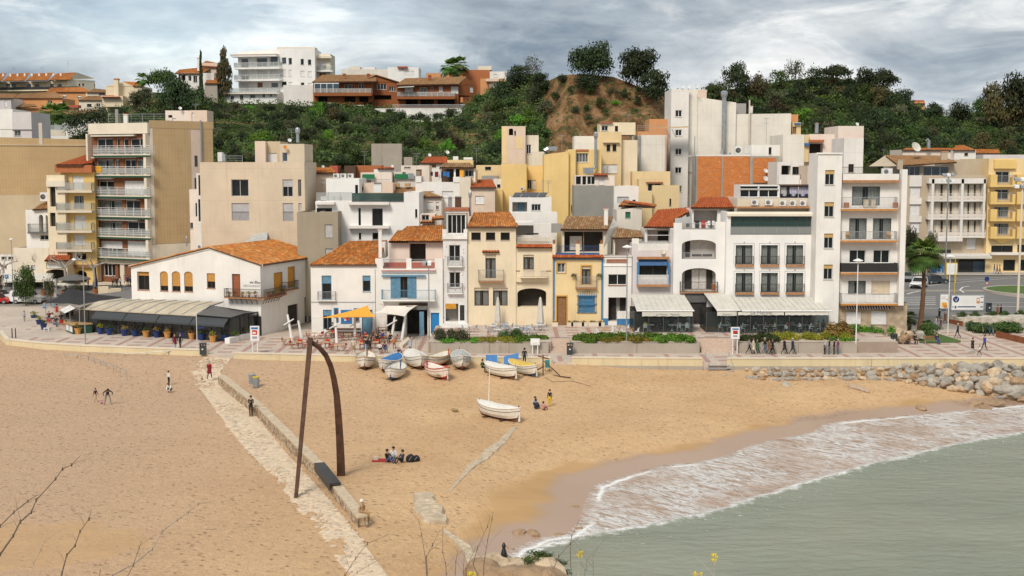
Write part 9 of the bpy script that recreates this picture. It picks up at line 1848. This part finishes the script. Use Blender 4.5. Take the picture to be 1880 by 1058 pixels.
for i,(x,y,c,bt)in en(fp):prs(['person in black and pale jeans before the pink shop wall','person in maroon before the pink shop wall','person in camel striding before the pink shop wall','person in navy by the blue shop sign','person in pink right of the blue shop sign','person in pink behind the white SUV','person in orange behind the dark hatchback'][i],PG(x,y),'walk',c,bt,hh[i%4],rz=1.5,s=1)
board('dark framed advertising poster on the pavement at right',1418,1500,515,655,690,[(.15,.85,.05,.45,'cloth_camel'),(.2,.8,.5,.9,'cnr')],name='poster_stand',fm='bmt')
T(1640,400,6.6125);text('lettering','L.a',Fc(PY(500,620,212.3).xy,PY(640,620,212.3).xy),530,590,668,'whc',B11,.02,1.1)
T()
T(0,470,6.223)
def ntree(name,lbl,x,yb,yt,w_,kind,m,seed,base=No,n=24,count=2600,size=.085,cat='tree'):
 p=base or PG(x,yb);h=hgt(p,tp(x,yt)[1]);return tree(name,lbl,p,h,w_*u_(p.y),kind,m,seed,cat,No,True,count,size,n)
ntree('street_tree','bushy dark green street tree in front of the white van',298,582,120,320,'round','lfmd',91,n=34,count=4500,size=.075);ntree('street_tree','sparse reddish olive street tree right of the van',582,582,170,220,'round','lfo',92,n=20,count=1500,size=.07);ntree('street_tree','brownish tree at the left edge of the street',-20,520,130,160,'round','lfn',93,count=1600)
def bpl(lbl,x,yb,yt,seed):
 rng=random.Random(seed);p=PG(x,yb);h=hgt(p,tp(x,yt)[1]);a=TG('plane_tree',lbl,'tree',p,'pollarded bare plane trees');pn('plbk',(.36,.32,.28),.9,var=.3,sc=3)if 'plbk'not in MATS else No
 mb.tube([p,p+V3((.1,0,h*.3)),p+V3((0,0,h*.55))],[.24,.18,.17],'plbk',8);mb.bd('trunk',a)
 for k in rg(6):
  an=k*1.05+rng.random();l=rng.uniform(1.4,2.6);s=p+V3((0,0,h*.5));e=s+V3((cos(an)*l,sin(an)*l*.6,h*rng.uniform(.12,.3)));mb.tube([s,s.lerp(e,.5)+V3((0,0,.25)),e],[.11,.08,.07],'plbk',6);mb.lathe(e-V3((0,0,.1)),[(.05,0),(.15,.1),(.05,.22)],'plbk',6)
  for q in rg(5):t=e+V3((rng.uniform(-.5,.5),rng.uniform(-.3,.3),rng.uniform(.4,1.1)));mb.tube([e,t],[.025,.01],'plbk',3)
  mb.bd('branch',a)
for i,(x,yb,yt)in en(((400,300,-90),(745,380,-90),(1075,385,-90),(40,330,-60))):bpl(['bare pollarded plane tree before the low tan building','bare pollarded plane tree before the orange roofed shop','bare pollarded plane tree before the arched base','bare pollarded plane tree at the left edge'][i],x,yb,yt,i)
a=TG('market_stall','long white canvas stall roof behind the street trees','stall',PG(250,330));
for i in rg(5):x0,x1=40+i*115,150+i*115;mb.poly([PY(x0,290-i*4,178),PY(x1,288-i*4,178),PY(x1,200,181),PY(x0,195,181)],'canvas');mb.poly([PY(x0,305-i*4,178),PY(x1,303-i*4,178),PY(x1,288-i*4,178),PY(x0,290-i*4,178)],'canvas');mb.bd('roof_panel',a);mb.tube([PY(x0,290,178),PY(x0,400,178)],.05,'rwh',4);mb.bd('post',a)
pbx(a,'dark_stall_front',60,560,300,385,180.5,.2,'inr')
a=TG('parking_sign','small blue parking sign at the left edge','road sign',PG(75,420));pbx(a,'plate',55,95,215,262,175,.06,'cvb');mb.tube([PY(75,262,175),PG(75,400)],.04,'galv',4);mb.bd('pole',a);text('letter','P',Fc(PY(55,250,174.98).xy,PY(95,250,174.98).xy),66,84,254,'plw',a,.01)
F=Fc(PG(-200,600).xy,PG(880,588).xy);z_=1.05;F.box(mb,0,F.L,.95,1.75,-.4,0,'pwl');o=mb.bd('street_wall');tag(o,'low tan retaining wall between the street and the left promenade','wall')
a=TG('white_bollard','thick white post beside the sparse street tree','post',PG(632,465));p=PG(632,465);mb.tube([p,p+V3((0,0,hgt(p,tp(0,262)[1])))],.22,'lmw',8);mb.bd('post',a)
for i,x in en((140,180)):post('bollard',['black bollard pair on the far left promenade, left one','black bollard pair on the far left promenade, right one'][i],'bollard',PP(x,938),1.15,.07,'bmt')
def palm(lbl,p,h,r_,seed,n=38,lean=.2,m='leaf_palm',name='palm_tree',trunk=.3):
 rng=random.Random(seed);a=TG(name,lbl,'palm tree',p);t=p+V3((lean,0,h));k=14;mb.tube([p.lerp(t,i/k)+V3((lean*.8*sin(pi*i/k),0,0))for i in rg(k+1)],[trunk*(1.15-.45*i/k)*(1.1 if i%2 else.96)for i in rg(k+1)],'plt',9);mb.bd('trunk',a);
 for q in rg(n):
  an=q*2.4+rng.random()*.4;el=lp(1.4,-.6,(q/n)**1.)+rng.uniform(-.1,.1);L0=r_*rng.uniform(.85,1.1);pt=V3(t);d=V3((cos(an)*cos(el),sin(an)*cos(el),sin(el)));pv=No;sg_=5;spine=[V3(t)]
  for i in rg(sg_):spine.append(spine[-1]+d*L0*.55/sg_*1.6);d=(d+V3((0,0,-.16))).normalized()
  side=d.cross(V3((0,0,1))).normalized();mb.tube(spine[:3],.02,'leaf_palm',3);c=spine[2];dr=(spine[-1]-spine[2]).normalized();up=side.cross(dr)
  for j in rg(13):
   th=(j-6)/6*1.25;l=L0*.52*(1-.25*abs(th)/1.25);dd=dr*cos(th)+side*sin(th);tip=c+dd*l-V3((0,0,l*.3));w_=side*cos(th)-dr*sin(th);mid=c+dd*l*.55;mb.poly([c,mid-w_*l*.07,tip,mid+w_*l*.07],m)
  o=mb.bd('frond',a);o.data.attributes.new('lv','FLOAT','POINT').data.foreach_set('value',[min(1,max(0,lp(.9,.15,q/n)+rng.uniform(-.1,.1)))]*len(o.data.vertices))
 return a
T();p=PP(1688,607);palm('tall fan palm in front of the road beside the balcony tower',p,hgt(p,470),3.3,1,50,.25,trunk=.28)
p=PZ(1668,612,1.1);palm('short dark fan palm against the corner of the tower',p,hgt(p,585),1.5,2,22,.1,'lfd',trunk=.2);p=PZ(1700,616,1.1);palm('small blue green fan palm on the lawn edge',p,hgt(p,598),1.2,3,20,.05,'lfmd',trunk=.15)
T(0,90,4.7)
for i,(x,yb,yc,rr2)in en(((445,690,575,3.4),(525,640,570,3.4))):p=PY(x,yb,276);palm(['left palm beside the bungalow terrace','right palm beside the bungalow terrace'][i],p,PY(x,yc,276).z-p.z,rr2*1.3,10+i,30,.1,trunk=.5)
T(680,90,4.947)
for i,(x,yb,yc)in en(((728,215,180),(790,215,160))):p=PY(x,yb,355);palm(['left small palm above the distant orange building','right taller palm above the distant orange building'][i],p,PY(x,yc,355).z-p.z,5.,12+i,26,.1,trunk=.5)
T(0,90,4.7);p=PY(1232,300,300);palm('small palm top left of the umbrella pine',p,PY(1232,270,300).z-p.z,3.,15,22,.1,trunk=.4)
T(1640,400,6.6125);ntree('street_tree','leafy green tree half hidden behind the tall palm',200,700,120,260,'round','lfd',94,n=30,count=3600,size=.075);ntree('street_tree','second leafy tree right behind the tall palm',450,700,180,220,'round','lfo',95,n=26,count=2600)
T(1500,500,4.947)
lawn=MB();lawn.poly([PP(930,645)+V3((0,0,.05)),PP(1300,640)+V3((0,0,.05)),PP(1310,625)+V3((0,0,.05)),PP(1100,560)+V3((0,0,.05)),PP(920,560)+V3((0,0,.05))],'lawn');stc('lawn',lawn);c=nob('shrub',crown('bush','lfmd',63,18,1700,.10));c.location=PP(1005,590);c.scale=(1.7,1.2,1.9);tag(c,'rounded blue green shrub on the lawn','shrub')
pn('corten',(.24,.08,.03),.85,var=.3,sc=2)
for i,(a0,b0)in en((((1195,478),(1320,500)),((1620,590),(1920,660)))):
 p,q=PP(*a0),PP(*b0);F=Fc(p.xy,q.xy);F.box(mb,0,F.L,.95,1.75,-.12,0,'corten');o=mb.bd('planter_edge');tag(o,['short rust steel planter edge left of the bicycles','long rust steel planter edge right of the bicycles'][i],'planter')
bed('low green planting behind the bicycles and rust steel edge',PP(1350,520).x,PP(1900,560).x,PP(1700,560).y,PP(1700,520).y,1.3,.7,'lfmd',5000,.25,21);p,q=PP(1290,470),PP(1990,500);mb.hx([V3((p.x,p.y,.9)),V3((q.x+3,p.y-1,.9)),V3((q.x+3,p.y+3,.9)),V3((p.x,p.y+3,.9)),V3((p.x,p.y,1.75)),V3((q.x+3,p.y-1,1.85)),V3((q.x+3,p.y+3,1.9)),V3((p.x,p.y+3,1.8))],'stbk');o=mb.bd('stone_kerb');tag(o,'broad low stone planter bank behind the bicycles','planter')
for i,(x,y)in en(((1315,440),(1440,435),(1585,430),(1700,430),(1850,425))):c=nob('shrub',crown('bush','lfmd',60+i%3,18,1700,.10));p=PP(x,y+15);c.location=(p.x,p.y,1.4);c.scale=(.95,.8,1.15);tag(c,['first clipped ball shrub from the left by the billboard','second clipped ball shrub below the billboard','third clipped ball shrub left of the couple','fourth clipped ball shrub right of the couple','last small clipped shrub by the tall mast'][i],'shrub','clipped ball shrubs')
def bcy(lbl,p,rz,m):
 a=TG('bicycle',lbl,'bicycle',(0,0,0),'bicycles in the rack')
 for x in(-.52,.52):mb.tube([(x+.33*cos(k*pi/8),0,.34+.33*sin(k*pi/8))for k in rg(17)],.022,'tyre',4,False);w_=mb.bd('wheel',a,org=O_);[mb.tube([(x,0,.34),(x+.33*cos(k*pi/4),0,.34+.33*sin(k*pi/4))],.004,'galv',3)for k in rg(8)];mb.bd('spokes',a,org=O_)
 for A,B_ in(((-.52,.34),(-.15,.30)),((-.15,.30),(-.25,.82)),((-.25,.78),(.38,.82)),((-.15,.30),(.38,.78)),((-.52,.34),(-.22,.72)),((.38,.95),(.52,.34))):mb.tube([(A[0],0,A[1]),(B_[0],0,B_[1])],.022,m,5)
 mb.bd('frame',a,org=O_);mb.box(-.36,-.14,-.07,.07,.86,.91,'black');mb.bd('saddle',a,org=O_);mb.tube([(.34,-.28,1.),(.38,0,.97),(.34,.28,1.)],.018,'bmt',4);mb.bd('handlebar',a,org=O_);a.location=p;a.rotation_euler.z=rz
for i in rg(8):bcy('%s bicycle from the left in the rack behind the walker in black'%ordw[i],PP(1375+i*32,535+i*6),1.2+.15*sin(i*2),['bmt','rgy','red','bmt','plw','bmt','blue','rgy'][i])
T()
def boat(lbl,loc,rz,L_=4.6,B_=1.7,H_=.85,hull='hwh',keel='hbr',cover=No,mast=No,stripe='hull_stripe',inner='hwh',stuff_=0,tilt=0,name='rowing_boat'):
 B_*=1.18;H_*=1.3;a=TG(name,lbl,'boat',(0,0,0));ns=18;zs=[-.02,.16,.42,.7,1.];O=V3((0,0,0))
 def half(t,v):
  s=abs(2*t-1);b=B_/2*(1-s**2.6)**.75 if s<1 else 0;full=[.10,.62,.88,.97,1.][v];return b*full*(1-.25*s*(1-v/4))
 def zz(t,v):s=abs(2*t-1);sheer=H_*(1+.32*s**2.2);bot=.05+.28*s**4*H_;return lp(bot,sheer,zs[v]if v else 0)
 R_=[[(L_*(t-.5)*(1+.02*v),-half(t,v),zz(t,v))for v in rg(5)]for t in[i/ns for i in rg(ns+1)]];Lf=[[(x,-y,z)for x,y,z in r]for r in R_];up=MB();lo=MB()
 for A in(R_,Lf):
  for r0,r1 in zip(A,A[1:]):
   for v in rg(4):
    q=[r0[v],r1[v],r1[v+1],r0[v+1]];(lo if v<1 else up).poly(q if A is R_ else list(reversed(q)),keel if v<1 else hull)
 up.bd('hull',a,org=O,smooth=True);lo.bd('bottom',a,org=O,smooth=True)
 for A,s in((R_,-1),(Lf,1)):
  mb.tube([V3(r[4])+V3((0,s*.02,.02))for r in A],.045,stripe if stripe!='hull_stripe'else 'wlt'if not cover else 'hwh',5);mb.bd('gunwale',a,org=O);mb.tube([V3(r[3])+V3((0,s*.012,.03))for r in A],.022,stripe,4);mb.bd('rubbing_strake',a,org=O)
 mb.tube([(-L_/2-.02,0,zz(0,4)+.12),(-L_/2-.03,0,zz(0,0)+.1),(-L_*.42,0,.05),(L_*.42,0,.05),(L_/2+.03,0,zz(1,0)+.1),(L_/2+.03,0,zz(1,4)+.2)],.045,keel,5);mb.bd('keel',a,org=O)
 if cover:
  n=6
  for A in(R_,Lf):
   pr=No
   for i,r in en(A):
    t=i/ns;h=.30*(1-abs(2*t-1)**3)+.03*nz(t*9,B_,1,len(lbl));ring=[V3((r[4][0],r[4][1]*(1-k/n)*1.03,r[4][2]+.02+h*sin(pi/2*k/n)+.03*nz(k,t*8,1,5)*(k>0)*(cover!='hwh')))for k in rg(n+1)]
    if cover in('cover_grey',):ring=[V3((r[1][0],r[1][1]*1.12,r[1][2]+.05)),V3((r[3][0],r[3][1]*1.07,r[3][2]))]+ring
    if pr:mb.qs(pr,ring,cover,False)if A is R_ else mb.qs(ring,pr,cover,False)
    pr=ring
  mb.bd('cover',a,org=O,smooth=True)
 else:
  for r0,r1,q0,q1 in zip(R_,R_[1:],Lf,Lf[1:]):f=lambda r:(r[1][0],r[1][1]*.9,r[1][2]+.1);mb.poly([f(r0),f(r1),f(q1),f(q0)],inner);mb.poly([f(r1),f(r0),(r0[4][0],r0[4][1]*.97,r0[4][2]),(r1[4][0],r1[4][1]*.97,r1[4][2])],inner);mb.poly([f(q0),f(q1),(q1[4][0],q1[4][1]*.97,q1[4][2]),(q0[4][0],q0[4][1]*.97,q0[4][2])],inner)
  mb.bd('inner_hull',a,org=O)
  for t in(.3,.5,.72):b=half(t,3)*.95;x=L_*(t-.5);mb.box(x-.12,x+.12,-b,b,H_*.72,H_*.77,'wlt');mb.bd('thwart',a,org=O)
  rng=random.Random(len(lbl))
  for k in rg(stuff_):x=rng.uniform(-.32,.32)*L_;y=rng.uniform(-.25,.25)*B_;mb.lathe((x,y,H_*.35),[(.25,0),(.28,.18),(.15,.32)],rng.choice(['straw','cover_grey','wlt','canvas']),7)
  if stuff_:mb.bd('nets',a,org=O,kind='stuff')
 if mast:mb.tube([(mast[0],0,.3),(mast[0]+mast[2],0,mast[1])],[.05,.03],'hwh',6);mb.bd('mast',a,org=O)
 mb.poly([(L_/2+.05,0,.12),(L_/2+.28,0,.15),(L_/2+.2,0,H_*.95),(L_/2+.06,0,H_*1.)],hull);mb.poly([(L_/2+.06,.03,H_*1.),(L_/2+.2,.03,H_*.95),(L_/2+.28,.03,.15),(L_/2+.05,.03,.12)],hull);mb.bd('rudder',a,org=O);
 for x in(-.22,.22):mb.box(L_*x-.08,L_*x+.08,-.75,.75,-.02,.07,'wdk')
 mb.bd('chocks',a,org=O);a.location=loc;a.rotation_euler=(tilt,0,rz);return a
B=lambda x,y,z=.02:SZ(x,y,z)
bd=pi/2
boat('white open boat with a dark mast, leftmost of the beached row',B(668,680)+V3((0,1.6,0)),bd+.05,4.2,1.7,.82,mast=(.3,2.3,0),stuff_=6);boat('white boat with a smooth bright blue cover, second in the row',B(712,688)+V3((0,2.6,0)),bd-.25,4.6,1.65,.82,cover='cvb');boat('small white and blue striped boat in front of the blue covered one',B(724,699)+V3((0,1.3,0)),bd-.15,4.,1.6,.75,keel='hull_blue',stuff_=5,stripe='rgy')
boat('large white boat with an upturned white cover',B(757,680)+V3((.2,1.9,0)),bd+.3,4.7,1.8,.88,cover='hwh');boat('cream and white boat with dark oars behind the red one',B(797,677)+V3((.1,1.8,0)),1.,4.2,1.5,.75,stuff_=5,keel='hull_red');boat('red rimmed open boat full of gear, in front of the cream one',B(801,697)+V3((0,1.,0)),-1.02,4.,1.45,.75,keel='hull_red',stripe='hull_red',stuff_=7)
boat('boat completely wrapped in crumpled grey tarpaulin',B(845,681)+V3((0,1.6,0)),bd+.12,4.,1.65,.92,cover='cover_grey');boat('white decked boat lying sideways left of the yellow one',B(918,696)+V3((0,1.2,0)),-.92,4.7,1.4,.72,cover='hwh',tilt=-.05);boat('blue bottomed boat under a yellow cover',B(961,692)+V3((0,1.4,0)),-1.,4.4,1.4,.72,cover='cover_yellow',keel='hull_blue',tilt=.03)
boat('largest white boat with a tall thin mast, alone lower on the sand',B(914,774)+V3((0,1.1,0)),-.85,4.9,1.35,.72,cover='hwh',mast=(-1.25,4.3,-.15),keel='hbr',tilt=-.07)
p=B(997,690)
for a0,b0 in(((0,0,0),(0,.1,2.)),((-.5,0,1.9),(.6,.1,1.6)),((.1,0,1.4),(1.6,-.5,.1)),((.1,0,.9),(-1.1,.3,.2)),((1.,0,.0),(2.6,-1.5,.05))):mb.tube([p+V3(a0),p+V3(b0)],.06,'wdk',5)
o=mb.bd('wooden_winch');tag(o,'dark wooden boat winch frame with beams right of the yellow boat','winch');mb.tube([B(1000,693),B(1015,702),B(1050,700),B(1085,710)],.02,'wdk',4);o=mb.bd('rope');tag(o,'thin dark rope trailing over the sand from the winch','rope')
mb.tube([B(836,757),B(832,756,.15),B(840,758,.2)],[.15,.2,.1],'straw',6);o=mb.bd('seaweed_clump');tag(o,'small dark clump of dry seaweed left of the lone boat','seaweed')
pn('rust',(.085,.038,.02),.8,var=.45,sc=2.2,bump=.4)
a=TG('steel_arch','tall rusty steel arch sculpture straddling the beach wall','sculpture',B(585,900));pl0=SZ(543,915,-.05);top=PY(570,624,79.5)
def bar(pts,ws,ds):
 rings=[]
 for i,(p,w_,d_)in en(zip(pts,ws,ds)):
  t=(pts[min(i+1,len(pts)-1)]-pts[max(i-1,0)]).normalized();sd=t.cross(V3((0,1,.15))).normalized();q=sd.cross(t).normalized();rings.append([p+sd*w_+q*d_,p-sd*w_+q*d_,p-sd*w_-q*d_,p+sd*w_-q*d_])
 for r0,r1 in zip(rings,rings[1:]):mb.qs(r0,r1,'rust')
 mb.poly(rings[0],'rust');mb.poly(list(reversed(rings[-1])),'rust');return mb
n=8;bar([pl0.lerp(top+V3((0,0,.12)),i/n)for i in rg(n+1)],[.10+.05*i/n for i in rg(n+1)],[.14]*9).bd('straight_leg',a)
cpx=[(571,628),(585,637),(598,652),(607,672),(613,696),(618,725),(621,760),(623.5,800),(625.5,845),(626.5,881)];cp_=[]
for i,(x,y)in en(cpx):cp_.append(PY(x,y,lp(79.5,82.3,i/9)))
bar(cp_,[.11,.12,.13,.14,.16,.18,.20,.22,.24,.26],[.14,.14,.15,.16,.17,.18,.2,.2,.22,.22]).bd('curved_leg',a)
m,t,p,o=newmat('headland');g=NG(t);g.l(g.mix(g.ramp(g.np(.9,6,.7),[(.45,0.),(.6,1.)]),(.30,.18,.09),(.50,.38,.24)),p.inputs['Base Color']);iv(p,'Roughness',.95);g.bump(g.np(2.5,7,.7),.9,.3,p)
mb.ml=['headland'];X0=[-60+1.*i for i in rg(121)];Y0=[-60,-30,-10,0]+[2+1.2*i for i in rg(44)]
def head_z(x,y):
 lim=HC-.375*max(y,0)-1.3;
 if y<0:lim=18.6
 k=sm(abs(x+2),46,20);z=lim*k-4*(1-k)
 z+=.5*nz(x,y,.25,2)*min(1,max(0,y)/8+.1)-.4
 if y>8:z-=.35*(y-8)*sm(x,4.5,12)*.4
 return z
for y in Y0:
 for x in X0:mb.v.append((x,y,min(head_z(x,y),18.9 if y<3 else 99)))
for j in rg(len(Y0)-1):
 for i in rg(120):k=j*121+i;mb.f.append((k,k+1,k+122,k+121));mb.m.append(0);mb.uv.append(No)
stc('headland',mb,org=O_,smooth=True)
T(600,780,3.76)
for i,(x,y,s,m_,lb)in en(((1180,960,1.1,'rkp','weathered orange rock at the left of the headland tip'),(1290,985,1.3,'rkp','rounded orange rock in the middle of the headland tip'),(1400,975,1.,'rkp','pale orange rock beside the green cushion plant'),(1500,1010,1.2,'rkp','low rock at the right of the headland tip'),(1080,985,.9,'rkb','brown rock at the left foot of the headland tip'),(1350,1040,1.4,'rkb','brown rock cut by the bottom edge of the picture'),(1560,1055,1.,'rkb','small brown rock at the lower right of the headland'))):
 p=PY(x,y+25,50-i*.3);rock(lb,p-V3((0,0,s*.4)),s*1.3,s,s*1.,m_,i);
for i,(x,y)in en(((1460,945),(1500,965),(1280,1035),(1560,1000),(1590,1040))):
 c=nob('cushion_plant',crown('bush','lfmd',60+i%3,18,1700,.10));c.location=PY(x,y+12,49.5);c.scale=(.75,.7,.6);tag(c,['green cushion plant on top of the headland rock','green cushion plant spilling right on the headland rock','low green plant at the bottom edge between rocks','trailing green plant on the right of the headland rock','lowest trailing green plant at the headland'][i],'plant')
p=PY(1222,925,50);mb.lathe(p-V3((0,0,.3)),[(.12,0),(.16,.3),(.12,.55),(.06,.75),(.09,.85),(.03,.98)],'black',8);o=mb.bd('cormorant',smooth=True);tag(o,'small dark bird standing on the headland rock','bird')
def stk(lbl,pts,Y,r0=.016,r1=.004,m='stalk',flow=No,twigs=3,seed=0,name='dry_stalk'):
 rng=random.Random(seed);r0*=.42;r1*=.5;P_=[PY(x,y,Y+.15*i)for i,(x,y)in en(pts)];g0=V3((P_[0].x+.1,P_[0].y-.2,head_z(P_[0].x,P_[0].y)-.05));a=TG(name,lbl,'plant',g0);P_=[g0]+P_;n=len(P_);mb.tube(P_,[lp(r0,r1,i/(n-1))for i in rg(n)],m,6)
 for q in P_[1:-1]:mb.lathe(q-V3((0,0,.012)),[(r0*.5,0),(r0*.95,.012),(r0*.5,.024)],m,5)
 mb.bd('stem',a)
 for k in rg(twigs):
  i=rng.randint(1,n-2);q=P_[i].lerp(P_[i+1],rng.random());d=(P_[i+1]-P_[i]).normalized();e=q+(d+V3((rng.choice((-.7,.7)),0,.2))).normalized()*rng.uniform(.06,.22);mb.tube([q,q.lerp(e,.5)+V3((0,0,.01)),e],[r1*1.1,r1*.8,r1*.4],m,4);mb.bd('twig',a)
 if flow:
  for k in rg(flow):c=P_[-1]+V3((rng.uniform(-.02,.02),rng.uniform(-.015,.015),rng.uniform(-.025,.012)));[mb.poly([c,c+V3((.009*cos(q),.004*sin(q*2),.009*sin(q))),c+V3((.012*cos(q+.5),0,.012*sin(q+.5))),c+V3((.009*cos(q+1),.005,.009*sin(q+1)))],'yellow_flower')for q in(0,1.57,3.14,4.71)];mb.bd('flower',a)
T(0,800,3.9167)
stk('longest bare brown stalk rising from the lower left corner',[(-60,960),(0,855),(95,720),(145,620),(225,550),(260,465),(400,310),(450,240),(515,210),(580,140)],7,.017,.003,seed=1);stk('short bare stalk hugging the left edge',[(-60,700),(0,650),(100,550),(200,470),(270,425)],7.3,.012,.003,seed=2);stk('second bare stalk, upright, left of the long pale one',[(430,1060),(445,990),(480,860),(540,790),(575,690),(640,600),(657,530)],7,.014,.003,seed=3);stk('long pale stalk leaning right across the lower left beach',[(760,1060),(805,1005),(960,925),(1095,815),(1165,690),(1275,605),(1355,550),(1425,490),(1520,478)],7.4,.013,.003,'skp',seed=4);stk('thin upright stalk crossing the long pale one',[(890,1060),(960,930),(1000,805),(1025,750)],7.2,.009,.002,seed=5);stk('short grey stalk near the bottom left',[(210,1060),(240,920),(295,820),(318,760)],7.2,.009,.003,'skp',seed=6);stk('tiny stalk tip at the bottom edge',[(712,1060),(722,960)],7,.008,.004,seed=7,twigs=0)
T(600,780,3.76)
stk('forked dry stalk left of the headland rock',[(100,1060),(125,1040),(200,920),(280,820),(435,755)],7.4,.008,.002,'stalk',seed=8);stk('arching dry stalk below the forked one',[(160,1060),(210,1020),(290,970),(370,925)],7.2,.007,.002,'skp',seed=9)
for i,pts_ in en(([(690,1060),(680,920),(655,760),(635,650)],[(688,915),(730,830),(780,730)],[(828,1060),(820,960),(800,880),(800,700)],[(885,1060),(890,950),(905,870)],[(940,1060),(950,880)],[(1050,1060),(1010,960),(1040,850),(1110,700),(1130,620)],[(1080,1060),(1085,950),(1110,800),(1140,650),(1150,600)],[(960,1000),(1030,840)],[(1540,1060),(1600,910),(1680,820),(1740,780)],[(1775,1060),(1800,925)],[(1840,1060),(1838,890)],[(1680,880),(1690,770),(1745,650)])):
 stk('thin dry stalk, %s from the left among those before the headland rock'%ordw[i],pts_,7+.15*(i%4),.008,.002,'stalk',seed=20+i,twigs=4)
stk('yellow flower head on a thin stalk right of the headland rock',[(1735,1060),(1740,960),(1742,885)],7.5,.005,.003,'skp',9,0,41,'flowering_stalk');stk('yellow flower head at the bottom edge before the headland rock',[(1000,1065),(1002,1025)],7.2,.005,.003,'skp',10,0,42,'flowering_stalk')
T(900,740,1.918);stk('yellow flowered stalk standing over the grey water',[(786,620),(790,580),(790,540)],7.3,.006,.003,'skp',10,1,43,'flowering_stalk');stk('low yellow flower left of the one over the water',[(700,620),(730,598)],7.2,.005,.003,'skp',7,1,44,'flowering_stalk')
T()
